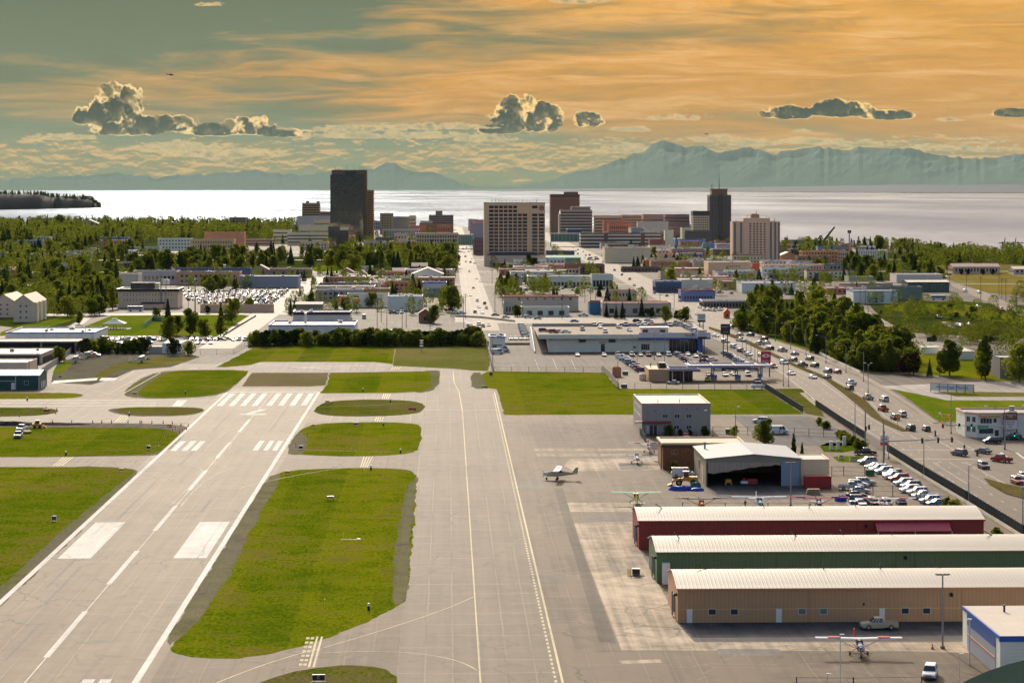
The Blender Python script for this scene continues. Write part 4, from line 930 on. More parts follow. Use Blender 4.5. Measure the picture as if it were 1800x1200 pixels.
row('shop', 'long dark fronted shop row under the brick red block', 1093, 1161, 478, 469, 12, (.10, .09, .09), roof=ROOFG, win=(10, 1, .05, .95, .2, .7, .6, .8))
row('warehouse', 'grey vaulted shed and flat roof behind the navy shop', 1161, 1238, 492, 478, 18, (.30, .28, .25), roof=ROOFW, units=3)
row('shop', 'long low orange roofed strip under the slim hotel', 1155, 1210, 458, 446, 16, (.42, .33, .26), roof=cmat((.45, .30, .20)), units=2)
# ------- left
row('hospital_block', 'white four-storey block with small square windows, far left', 277, 336, 440, 419, 18, (.55, .54, .52), roof=ROOFW, win=(10, 3, .04, .96, .1, .95, .5, .42), side=False)
row('hospital_block', 'orange beige hospital block with arched bays', 335, 411, 446, 420, 20, (.52, .34, .20), roof=ROOFG, win=(16, 3, .04, .96, .1, .9, .35, .45), side=False)
row('hospital_block', 'orange brick box rising behind the beige hospital block', 359, 429, 437, 408, 22, (.42, .22, .13), roof=ROOFG, side=False)
row('hospital_block', 'low grey orange annex right of the brick hospital box', 428, 478, 432, 420, 18, (.36, .28, .24), roof=ROOFW, bands=(2, .1, .9, .3))
row('shop', 'pale teal flat building in front of the white block', 224, 280, 446, 434, 18, (.28, .36, .36), roof=ROOFW, win=(8, 1, .05, .95, .2, .7, .5, .7), side=False)
a = B('school', 'wide beige two-storey block with dark parapet and penthouse', 207, 312, 541, 507.5, 24, (.46, .39, .33), 'building', ROOFW, over=.7, trim=(DTRIM, 1.5), win=(16, 2, .08, .92, .28, .82, .14, .45), side=False)
w, h = a['_w'], a['_h']; mb = MB(); mb.box(w*.21, w*.60, 1, 9, h, h+3.4); mb.obj('penthouse', cmat((.055, .045, .05)), a); mb = MB(); mb.box(w*.61, w*.68, 2, 9, h, h+3.2); mb.obj('penthouse_wall', cmat(CREAM), a); mb = MB(); mb.box(w*.42, w*.78, -6, -.1, 0, 2.6); mb.obj('porch', cmat((.40, .34, .30)), a); mb = MB(); mb.box(w*.41, w*.79, -6.3, -.1, 2.6, 3.3); mb.obj('porch_roof', DTRIM, a)
row('shop', 'plain cream block with navy sign, left behind the beige block', 209, 243, 507, 481, 20, (.50, .43, .37), roof=ROOFW, units=2, trim=(cmat((.46, .40, .34)), .3))
row('workshop', 'grey blue workshop with crowded roof behind beige block', 234, 311, 500, 476, 20, (.32, .34, .38), roof=ROOFG, win=(10, 1, .05, .95, .3, .7, .6, .6), units=9)
row('workshop', 'long brick and beige workshop with white roof left of blue shed', 310, 421, 501, 478, 18, (.34, .24, .18), roof=ROOFW, win=(12, 2, .05, .95, .1, .9, .5, .4), units=7)
row('workshop', 'navy shed roof beyond the long brick workshop', 300, 440, 489, 471, 12, (.08, .11, .19), roof=ROOFW, units=5)
row('warehouse', 'blue grey warehouse with cream roof above the car lot', 421, 524, 506, 485, 26, (.19, .23, .31), roof=ROOFW, units=3, rib=('x', 1.4, .05))
row('warehouse', 'grey shed with vault roof behind the blue grey warehouse', 474, 546, 488, 472, 22, (.20, .17, .15), roof=ROOFW, win=(8, 1, .05, .95, .2, .7, .5, .7), units=3)
row('house', 'grey gabled shed at the left of the vaulted shed', 440, 474, 487, 475, 15, (.25, .23, .21), roof=cmat((.24, .22, .20)), gable=('y', 4))
row('wall_building', 'long tan blank wall building below the car lot', 352, 480, 549, 535, 6, (.46, .33, .25), roof=ROOFW, side=False)
row('apartment_house', 'navy trimmed two-storey row behind dark trees', 560, 650, 513, 498, 14, (.30, .33, .38), roof=ROOFG, trim=(NTRIM, 1.4), win=(12, 1, .03, .97, .2, .7, .6, .8), side=False, units=2)
row('workshop', 'white long wall building right of the orange blue sign', 682, 743, 546, 520, 20, (.58, .57, .57), roof=ROOFW, units=4)
row('workshop', 'white rear hall behind the orange blue sign', 610, 683, 540, 516, 14, (.52, .52, .52), roof=ROOFW)
row('house', 'small brown gabled cabin in the parking lot centre', 736, 759, 567, 551, 12, (.22, .13, .085), roof=cmat((.19, .12, .09)), gable=('y', 2.2), win=(1, 1, .3, .7, .2, .7, .6, .7))
row('church', 'white gabled hall with blue entrance near the avenue', 724, 779, 495, 482, 26, (.55, .55, .57), roof=cmat((.36, .36, .37)), gable=('y', 4.5), doors=((.42, 0, 7, 2.4, BTRIM),))
row('shop', 'flat grey brick shop left of the white gabled hall', 702, 737, 509, 497, 16, (.30, .24, .21), roof=ROOFW, win=(6, 1, .05, .95, .2, .7, .5, .8), units=2)
row('shop', 'long shop with blue stripe below the white gabled hall', 743, 785, 520, 496, 18, (.40, .42, .46), roof=ROOFW, trim=(BTRIM, .8), units=3)
row('garage', 'dark blue garage beside the avenue, right of striped shop', 752, 786, 522, 508, 10, (.10, .15, .28), roof=ROOFG)
row('house', 'brown shingled house at the park edge near avenue', 724, 751, 482, 468, 14, (.15, .12, .11), roof=cmat((.16, .14, .13)), gable=('x', 2.5))
row('house', 'grey gabled cottage among trees left of the white hall', 662, 680, 487, 480, 13, (.34, .31, .28), roof=cmat((.24, .21, .19)), gable=('y', 3.4), win=(2, 1, .1, .9, .2, .8, .4, .6))
row('house', 'white two-storey house among park trees', 633, 655, 480, 468, 14, (.50, .48, .47), roof=ROOFW, win=(3, 2, .1, .9, .1, .9, .3, .5))
row('house', 'low brown cottage with wide gable at the park edge', 597, 621, 485, 478, 13, (.30, .24, .20), roof=cmat((.23, .20, .17)), gable=('y', 3.0), win=(3, 1, .1, .9, .2, .8, .4, .6))
row('house', 'small tan cottage between two larger park edge houses', 627, 645, 488, 482, 12, (.36, .30, .24), roof=cmat((.26, .22, .19)), gable=('y', 3.), win=(2, 1, .1, .9, .2, .8, .4, .6))
row('house', 'dark long house right of the gabled cottage', 690, 717, 485, 476, 12, (.22, .18, .16), roof=cmat((.15, .13, .13)), gable=('x', 2.))
row('shop', 'low white shop with pipes right of the white hall', 760, 800, 484, 473, 12, (.44, .40, .38), roof=ROOFW, units=5)
row('shop', 'blue and orange shop on the right side of the avenue', 888, 918, 500, 487, 14, (.20, .24, .34), roof=ROOFW, trim=(BTRIM, .6))
row('tower_block', 'brown arcaded block at the left edge of the cream hotel', 832, 851, 448, 418, 22, (.15, .10, .12), roof=ROOFD, win=(4, 3, .1, .9, .1, .9, .4, .5))
row('theatre', 'violet grey angular hall by the water left of cream hotel', 826, 851, 424, 392, 22, (.24, .24, .30), roof=ROOFG)
row('church', 'modern hall with angular winged roof in far left woods', 138, 172, 404, 393, 22, (.30, .27, .25), roof=cmat((.24, .24, .26)), gable=('y', 7))
row('bell_tower', 'slim brown tower beside the winged roof hall', 169, 175, 415, 393, 8, (.20, .13, .11), cat='tower', roof=ROOFD)
row('house', 'pale pink flat house in the far left woods', 93, 119, 421, 411, 14, (.46, .34, .28), roof=ROOFW, win=(4, 2, .1, .9, .1, .9, .35, .45))
row('apartment_house', 'dark grey blue flats in the left woods above street', 30, 74, 435, 422, 14, (.22, .24, .30), roof=cmat((.30, .33, .42)), win=(8, 2, .03, .97, .1, .9, .5, .5))
row('shop', 'white flat store roof in the clearing of the left woods', 117, 168, 450, 441, 25, (.36, .31, .27), roof=ROOFW, units=3)
row('house', 'blue grey house at left edge between trees', 0, 13, 454, 443, 10, (.18, .21, .28), roof=ROOFG, win=(3, 2, .1, .9, .1, .9, .4, .5))
row('shop', 'small white topped shop by the left street junction', -10, 16, 488, 472, 14, (.30, .28, .30), roof=ROOFW, win=(5, 1, .1, .9, .2, .7, .6, .8))
row('house', 'brick cottage beside the white topped shop', 16, 27, 487, 474, 12, (.30, .16, .12), roof=cmat((.33, .20, .15)), gable=('x', 1.8))
# apartment house with pitched roof, lower left
for (x0, x1, yb, yt, lab) in ((24, 58, 566, 531, 'pale gabled apartment house with bay windows, front wing at left'), (-12, 26, 558, 530, 'rear wing of the pale apartment house at the left edge')):
 a = B('apartment_house', lab, x0, x1, yb, yt, 36, (.40, .38, .36), 'building', cmat((.43, .36, .29)), gable=('y', 3.6), win=(2, 3, .2, .8, .08, .95, .30, .4), frame=FRAME, side=True)
 w, h = a['_w'], a['_h']
 for k in range(3):
  mb = MB(); mb.box(w, w+1.6, 3+k*11, 8+k*11, 0, h-.3); mb.obj('bay', cmat((.46, .45, .43)), a)
# ---------- airfield sheds on the left
def opening_shade(r, x0, x1, z0, z1, y=-.03, name='hangar_opening_shade'):
 mb = MB(); mb.box(x0, x1, y, y+.05, z0, z1); return mb.obj(name, mat('painted_interior_shade', (.012, .011, .010), .9, 0, 0), r)  # flat near-black panel; the unlit hangar inside is put into its colour
a = B('workshop', 'white workshop with blue roof edge at the left airfield boundary', 9.5, 165, 602, 584, 40, (.58, .57, .56), 'building', ROOFW, trim=(BTRIM, .55), units=8)
mb = MB(); mb.box(-3, a['_w']*.97, -4.5, -.1, 1.6, 2.4, tap=(0, 0, 0, 0)); mb.obj('lean_to_roof', cmat((.40, .38, .36)), a)
for k in range(1, 7): mb = MB(); mb.box(a['_w']*k/7-.12, a['_w']*k/7+.12, -.14, -.02, 0, a['_h']-.6); mb.obj('pilaster', FRAME, a)
a = B('hangar', 'dark open-fronted hangar with brown roof, left airfield boundary', -30, 137, 620, 600, 20, (.16, .14, .125), 'hangar', cmat((.36, .29, .24)), par=.3); opening_shade(a, a['_w']*.62, a['_w']*.96, 0, a['_h']-.6); opening_shade(a, 1, a['_w']*.6, 0, a['_h']-.6)
a = B('hangar', 'grey hangar with open side and flat cream roof, left', -40, 72, 640, 622, 34, (.28, .27, .25), 'hangar', ROOFW, par=.3, units=4); opening_shade(a, a['_w']*.3, a['_w']*.97, 0, a['_h']-.8)
mb = MB(); mb.box(a['_w']-.02, a['_w']+.03, 3, 28, 0, a['_h']-1.6); mb.obj('hangar_opening_shade', MC['painted_interior_shade'], a)  # the shaded open side, painted as a dark panel on the wall
a = B('shed', 'beige box shed with rusty downpipe in front of the grey hangar', -40, 47, 664, 637, 20, (.42, .38, .33), 'shed', ROOFW, par=.3)
def green_shed():
 Y = dep(682.5); X1 = (73-787)*Y/4000; X0 = -175
 r = empty('hangar', (X0, Y, 0), 0, 'dark green metal hangar with white door at the left edge', 'hangar')
 w = X1-X0; d = 15; h = 4.7; wm = mat('green_ribbed_wall', (.012, .075, .065), .6, 0, .1, .3, rib=('x', .9, .04))
 mb = MB(); mb.prism([(0, 0), (d, 0), (d, h), (d/2, h+1.3), (0, h)], 'x', 0, w); mb.obj('wall', wm, r)
 mb = MB(); mb.prism([(-.3, h-.02), (d/2, h+1.33), (d+.3, h-.02), (d+.3, h+.14), (d/2, h+1.5), (-.3, h+.14)], 'x', -.3, w+.3); mb.obj('roof', mat('pale_ribbed_roof', (.50, .50, .47), .6, 0, .08, .3, rib=('x', .9, .05, .3)), r)
 for x in (w-.1, w-7.9): mb = MB(); mb.box(x-.12, x+.12, -.06, -.003, 0, h); mb.obj('trim', FRAME, r)
 mb = MB(); mb.box(0, w-8, -.05, -.004, 2.85, 3.0); mb.obj('trim', FRAME, r)
 mb = MB(); mb.box(w-9.4, w-8.2, -.06, -.003, 0, 2.3); mb.obj('door', SIGNW, r)
 inst(winmesh(1.5, 1.3, GLASS, FRAME, 0), 'window', r, (w-4.3, -.004, 1.6))
 for y in (4, 7, 10): mb = MB(); mb.box(w+.003, w+.06, y, y+1.4, 0, 2.4); mb.obj('door', SIGNW, r)
green_shed()
a = B('shed', 'small white shed behind the round dark bush', 285, 319, 621, 603, 22, (.56, .57, .57), 'shed', ROOFW, par=.2)
a = B('shed', 'low dark grey shed left of the small white shed', 261, 285, 621, 609, 10, (.26, .26, .24), 'shed', ROOFW, par=.2)
# park shelter
def shelter():
 P = W(181, 578.5); s = dep(578.5)/4000.; r = empty('picnic_shelter', P, 0, 'open picnic shelter with white hipped roof on the green park lawn', 'shelter')
 w = 36*s; mb = MB(); mb.loft([[(-.6, -.6, 2.6), (w+.6, -.6, 2.6), (w+.6, 8.6, 2.6), (-.6, 8.6, 2.6)], [(w*.35, 3, 4.4), (w*.65, 3, 4.4), (w*.65, 5, 4.4), (w*.35, 5, 4.4)], [(w*.38, 3.3, 5), (w*.62, 3.3, 5), (w*.62, 4.7, 5), (w*.38, 4.7, 5)]]); mb.obj('roof', cmat((.48, .50, .52)), r)
 for x in (0.2, w/2, w-.2):
  for y in (0, 8): mb = MB(); mb.box(x-.15, x+.15, y-.15, y+.15, 0, 2.6); mb.obj('post', STEEL, r)
 mb = MB(); mb.box(-1, w+3, -1.5, 9, .02, .06); mb.obj('floor_slab', MP['walk'], r)
 for x in (.3, .6): mb = MB(); mb.box(w*x, w*x+2, 3, 4, .65, .75); mb.box(w*x+.1, w*x+.3, 3, 4, .06, .65); mb.box(w*x+1.7, w*x+1.9, 3, 4, .06, .65); mb.obj('picnic_table', WOOD, r)
shelter()
# blue trimmed low building behind the hedge, and the one behind it
a = B('workshop', 'low white workshop with blue roof edge behind the long hedge', 472, 623, 588, 571, 36, (.48, .49, .54), 'building', ROOFW, trim=(BTRIM, .5), units=5)
mb = MB(); w = a['_w']; mb.box(w*.40, w*.425, 10, 12.5, a['_h'], a['_h']+5); mb.obj('chimney', FRAME, a)
for k in range(1, 9): mb = MB(); mb.box(w*k/9-.1, w*k/9+.1, -.13, -.02, 0, a['_h']-.5); mb.obj('pilaster', FRAME, a)
a = B('shop', 'low shop with navy band and orange stripe behind white workshop', 515, 615, 562, 548, 20, (.50, .50, .52), 'building', ROOFW, trim=(NTRIM, 1.4), units=3)
mb = MB(); mb.box(-.1, a['_w']+.1, -.13, -.1, a['_h']-1.75, a['_h']-1.45); mb.obj('stripe', ORANGE, a)
B('bungalow', 'dark green bungalow left of the orange striped shop', 520, 566, 549, 535, 12, (.14, .16, .14), 'building', cmat((.22, .20, .17)), gable=('x', 1.), win=(4, 1, .5, .95, .3, .8, .6, .6), frame=FRAME, side=False)
# ---------- arched roof hangars, lower right
ROOFR = mat('cream_ribbed_roof', (.50, .43, .32), .6, 0, .10, .10, rib=('x', .62, .025, .16))
def arch_hangar(label, yb, d, wallc, X0=36.1, X1=101.5, h=5.2, rs=1.5, awning=False, parts=()):
 Y = dep(yb); r = empty('hangar', (X0, Y, 0), 0, label, 'hangar'); w = X1-X0
 wm = mat('ribbed_'+label[:9].replace(' ', '_'), wallc, .6, 0, .10, .25, rib=('x', .62, .035, .22))
 n = 12; arc = [(d*i/n, h+rs*(1-abs(2*i/n-1)**1.35)) for i in range(n+1)]
 mb = MB(); mb.prism([(0, 0)]+[(d, 0)]+arc[::-1], 'x', 0, w); mb.obj('wall', wm, r)
 mb = MB(); mb.prism([(y-.25 if i == 0 else (y+.25 if i == n else y), z+.03) for i, (y, z) in enumerate(arc)]+[(y+.25 if i == 0 else (y-.25 if i == n else y), z+.20) for i, (y, z) in enumerate(arc[::-1])], 'x', -.25, w+.25); mb.obj('roof', ROOFR, r)
 mb = MB(); mb.box(-.25, w+.25, -.36, -.255, h-.12, h+.16); mb.obj('gutter', cmat(tuple(k*.6 for k in wallc)), r)
 dk = cmat(tuple(k*.45 for k in wallc))
 for fx in (0, 20.6, 20.6+20.7, 20.6+24.1, 20.6+44.6):
  if fx < w: mb = MB(); mb.box(fx-.05, fx+.05, -.05, -.003, 0, h-.12); mb.obj('seam', dk, r)
 mb = MB(); mb.box(.3, w-.3, -.03, -.003, 2.1, 2.16); mb.obj('seam', cmat(tuple(min(1, k*1.3) for k in wallc)), r)
 rr = random.Random(int(yb))
 for x in (3.4, 24, 33, 42, 58): mb = MB(); yy = d*(.42+.2*rr.random()); mb.cyl((x+rr.random()*3, yy, h+1.2), (x+rr.random()*.1+.2, yy, h+rs+1.0), .09, n=6); mb.obj('vent_pipe', DSTEEL, r)
 # lamps
 for x in (22.4+20.6,): mb = MB(); mb.cyl((x, -.02, 4.3), (x, -.5, 4.1), .3, .22, 8); mb.obj('wall_lamp', BLACK, r)
 mb = MB(); mb.cyl((-.02, 1.6, 4.2), (-.6, 1.5, 4.1), .28, .2, 8); mb.obj('wall_lamp', BLACK, r)
 mb = MB(); mb.box(-.25, -.02, 5, 7, .8, 3.4); mb.cyl((-.4, 5.5, .2), (-.4, 5.5, 4), .12, n=6); mb.cyl((-.35, 6.4, .2), (-.35, 6.4, 3.6), .1, n=6); mb.obj('meter_panel', STEEL, r)
 return r, w
r, w = arch_hangar('long red hangar with cream arched roof and red awning', 966, 15.5, (.30, .03, .025), rs=1.45)
s = dep(966)/4000.; X = lambda px: (px-1124)*s
mb = MB(); mb.prism([(-2.8, 3.5), (-.003, 5.0), (-.003, 5.12), (-2.8, 3.62)], 'x', X(1541), X(1672)); mb.obj('awning', mat('awning_red', (.42, .03, .05), .5, 0, .08, .3, rib=('x', .62, .04, .2)), r)
for x in (1541, 1606, 1671): mb = MB(); mb.cyl((X(x)+.2, -2.6, 0), (X(x)+.2, -2.6, 3.5), .08, n=6); mb.obj('post', FRAME, r)
for x in (1556, 1560): mb = MB(); mb.box(X(x), X(x)+1.1, -.06, -.003, 0, 2.1); mb.obj('door', SIGNW, r); break
for x in (1597, 1628): inst(winmesh(2.0, 1.0, GLASS, FRAME, 0), 'window', r, (X(x), -.004, 1.4))
r, w = arch_hangar('long green hangar with cream arched roof', 1026, 16, (.085, .165, .075), X1=102)
s = dep(1026)/4000.
mb = MB(); mb.box(.8, 2.1, -1.2, -.004, 0, 3.6); mb.obj('door', SIGNW, r)
for k in range(8): inst(winmesh(1.35, .9, GLASS, FRAME, 0), 'window', r, (8+k*6.8, -.004, 1.2))
r, w = arch_hangar('long tan hangar with cream arched roof and white doors', 1096, 16.5, (.52, .29, .145), X1=101.5)
s = dep(1096)/4000.; X = lambda px: (px-1192)*s
for x in (1207, 1365, 1548): mb = MB(); mb.box(X(x), X(x+10), -.07, -.003, 0, 2.15); mb.m = 1; mb.box(X(x+8.4), X(x+9.2), -.10, -.071, .95, 1.05); mb.obj('door', [SIGNW, DSTEEL], r)
for x in (1252, 1291): inst(winmesh(1.25, 1.0, GLASS, FRAME, 0), 'window', r, (X(x), -.004, 1.2))
for x in (1411, 1449, 1594, 1632): inst(winmesh(1.25, 1.0, GLASSL if x < 1500 else GLASS, FRAME, 0), 'window', r, (X(x), -.004, 1.2))
mb = MB(); mb.box(X(1519), X(1522), -.1, -.003, 2.6, 3.0); mb.obj('meter_panel', BLACK, r)
# ---------- white building with blue fascia, bottom right
def blue_white():
 X0, Y0, Y1, h = 76.7, 314, 337, 5.85
 r = empty('hangar', (X0, Y0, 0), 0, 'white hangar with blue fascia and grey folding doors, bottom right', 'hangar'); w, d = 40, 23
 wm = cmat((.60, .59, .58))
 mb = MB(); mb.box(0, w, 0, d, 0, h, top=False, bot=False); mb.obj('wall', wm, r)
 mb = MB(); mb.box(.12, w, .12, d-.12, h-.4, h+.02); mb.obj('roof', mat('tan_membrane', (.50, .42, .33), .8, 0, .15, .2), r)
 mb = MB(); mb.box(-.15, w, -.15, -.003, h-.75, h+.05); mb.box(-.15, -.003, -.003, d+.1, h-.45, h+.05); mb.obj('fascia', BTRIM, r)
 mb = MB(); mb.box(-.10, -.004, 2.6, d-3.2, h-2.1, h-.45); mb.obj('blue_panel', mat('blue_panel', (.03, .10, .34), .5, 0, .1, .3, rib=('y', 1.1, .03, .2)), r)
 mb = MB(); mb.box(-.08, -.004, 2.6, d-3.2, .05, h-2.1); mb.obj('folding_door', mat('door_grey', (.36, .37, .41), .5, 0, .06), r)
 mb = MB(); mb.box(-.16, -.082, 2.6, d-3.2, h-3.6, h-3.45); mb.obj('door_rail', mat('rust_orange', (.55, .22, .10), .6, 0, .2), r)
 for x, y in ((5, 18), (9, 5)): mb = MB(); mb.cyl((x, y, h), (x, y, h+.9), .16, n=8); mb.cyl((x, y, h+.9), (x, y, h+1.05), .28, n=8); mb.obj('vent_pipe', BLACK, r)
 for i in range(9): mb = MB(); mb.box(.6, w, -.02, -.003, .5+i*.5, .53+i*.5); mb.obj('siding_line', cmat((.40, .39, .38)), r)
 p = empty('pole', (X0-2.2, 323, 0), 0, 'white pole standing against the grey folding doors of blue fascia hangar', 'pole'); mb = MB(); mb.cyl((0, 0, 0), (0, 0, 6.4), .11, n=8); mb.obj('mast', SIGNW, p); mb = MB(); mb.box(-.3, .3, -.15, .15, 6.4, 6.6); mb.obj('lamp_head', SIGNW, p)
blue_white()
def green_arch():
 r = empty('hangar', (80, 256, 0), 0, 'dark green ribbed arched roof hangar in the bottom right corner', 'hangar')
 R = 30; n = 20; arc = []
 for i in range(n+1):
  a = math.radians(38+104*i/n); arc.append((R*math.cos(a), R*math.sin(a)-22.1))
 gm = mat('green_ribbed_roof', (.03, .05, .042), .95, 0, .15, .3, rib=('y', .55, .04, .35), spec=0)
 mb = MB(); mb.prism(arc+[(arc[-1][0], 0), (arc[0][0], 0)] if arc[-1][1] > 0 else arc, 'y', 0.3, 33.7); mb.obj('wall', cmat((.06, .10, .08)), r)
 mb = MB(); mb.prism([(x*1.004, z+.05) for x, z in arc]+[(x*1.004, z+.25) for x, z in arc[::-1]], 'y', 0, 34); mb.obj('roof', gm, r)
green_arch()
# ---------- two-storey grey office
def grey_office():
 Y = 627; X0 = (1129-787)*Y/4000; w = 121*Y/4000.; d = 29; h = 8.6; s = Y/4000.
 r = empty('office_building', (X0, Y, 0), 0, 'grey two-storey airfield office with white roof and red door canopy', 'building')
 wm = mat('grey_panel_wall', (.36, .32, .285), .7, 0, .07, .2, rib=('x', 2.4, .02, .12))
 mb = MB(); mb.box(0, w, 0, d, 0, h, top=False, bot=False); mb.obj('wall', wm, r)
 mb = MB(); mb.box(.3, w-.3, .3, d-.3, h-.5, h-.3); mb.obj('roof', mat('white_membrane', (.60, .54, .44), .8, 0, .15, .15), r)
 mb = MB()
 for q in ((-.05, w+.05, -.05, .25), (-.05, w+.05, d-.25, d+.05), (-.05, .25, .25, d-.25), (w-.25, w+.05, .25, d-.25)): mb.box(q[0], q[1], q[2], q[3], h-.3, h+.06)
 mb.obj('parapet', cmat((.50, .47, .43)), r)
 mb = MB(); mb.box(-.08, w+.08, -.10, -.055, h-.22, h+.07); mb.box(-.10, -.055, -.05, d, h-.22, h+.07); mb.obj('red_trim', RTRIM, r)
 X = lambda px: (px-1129)*s; Z = lambda py: (768-py)*s-.6
 for px, py in ((1170, 735), (1191, 735), (1212, 735), (1190, 754.5), (1212, 754.5)): inst(winmesh(1.5, 1.15, GLASS, FRAME, 1), 'window', r, (X(px), -.004, Z(py)))
 mb = MB(); mb.box(X(1129)-2, X(1180), -1.3, -.004, 3.4, 3.75); mb.obj('canopy', RTRIM, r)
 mb = MB(); mb.box(X(1142), X(1156), -.08, -.004, .05, 2.6); mb.m = 1
 for x in (1142, 1149, 1156): mb.box(X(x)-.06, X(x)+.06, -.12, -.081, .05, 2.6)
 mb.obj('door', [GLASS, FRAME], r); mb = MB(); mb.box(X(1137), X(1141), -.08, -.004, .4, 2.7); mb.obj('notice_board', FRAME, r)
 mb = MB(); mb.box(0, w, -.03, -.003, 0, .9); mb.obj('plinth', cmat((.17, .16, .15)), r)
 mb = MB(); mb.box(-.05, -.003, 3, 26, 4.6, 4.75); mb.box(-.05, -.003, 4, 24, 6.9, 7.05); mb.obj('siding_line', FRAME, r)
 for x in (8, 14): mb = MB(); mb.cyl((w-x, 6, h-.3), (w-x, 6, h+.7), .08, n=6); mb.obj('vent_pipe', BLACK, r)
 for px, py in ((1152, 722), (1208, 719), (1227, 719)): mb = MB(); mb.cyl((X(px), -.02, Z(py)), (X(px), -.3, Z(py)), .16, n=6); mb.obj('wall_lamp', BLACK, r)
 f = empty('fence', (X0-.6, Y-18, 0), 0, 'dark slatted fence running from the grey office to the sign', 'fence')
 mb = MB(); mb.box(0, .08, 0, 18, .1, 1.9); mb.obj('slats', mat('dark_slat', (.03, .045, .045), .7, 0, .2, .5, rib=('y', .4, .02)), f)
 for k in range(10): mb = MB(); mb.box(-.05, .13, k*2-.05, k*2+.05, 0, 2.0); mb.obj('post', DSTEEL, f)
grey_office()
# ---------- brown timber building
def timber():
 Y = dep(826); s = Y/4000.; X0 = 52.1
 r = empty('timber_building', (X0, Y, 0), 0, 'brown timber clad building with flat roof beside the open hangar', 'building')
 w, d, h = 19.5, 13, 6.5; wm = mat('timber_cladding', (.21, .085, .035), .8, 0, .3, .5, rib=('x', .45, .03, .35))
 mb = MB(); mb.box(0, w, 0, d, 0, h-1.1, top=False, bot=False); mb.obj('wall', wm, r)
 mb = MB(); mb.box(-.3, w+.3, -.3, d+.3, h-1.1, h-.5); mb.obj('parapet', mat('brown_band', (.07, .04, .025), .8), r)
 mb = MB(); mb.box(-.4, w+.4, -.4, .2, h-.5, h); mb.box(-.4, .2, .2, d+.4, h-.5, h); mb.box(-.4, w+.4, d, d+.4, h-.5, h-.003); mb.box(w, w+.4, .2, d, h-.5, h); mb.obj('coping', cmat((.33, .28, .22)), r)
 mb = MB(); mb.box(.2, w, .2, d, h-.49, h-.35); mb.obj('roof', cmat((.30, .23, .18)), r)
 for x, z in ((2.8, 3.6), (6.2, 3.6), (2.8, 1.0), (6.2, 1.0)): inst(winmesh(1.6 if x < 5 else .9, 1.1, GLASS, cmat((.30, .15, .06)), 1), 'window', r, (x, -.004, z))
 mb = MB(); mb.box(-.5, -.31, .2, 1.0, 0, h-.6); mb.obj('corner_post', DSTEEL, r)
 mb = MB(); mb.box(-.06, -.003, 2, 11, .5, 5); mb.obj('side_panel', mat('orange_side', (.40, .17, .05), .8, 0, .2), r)
timber()
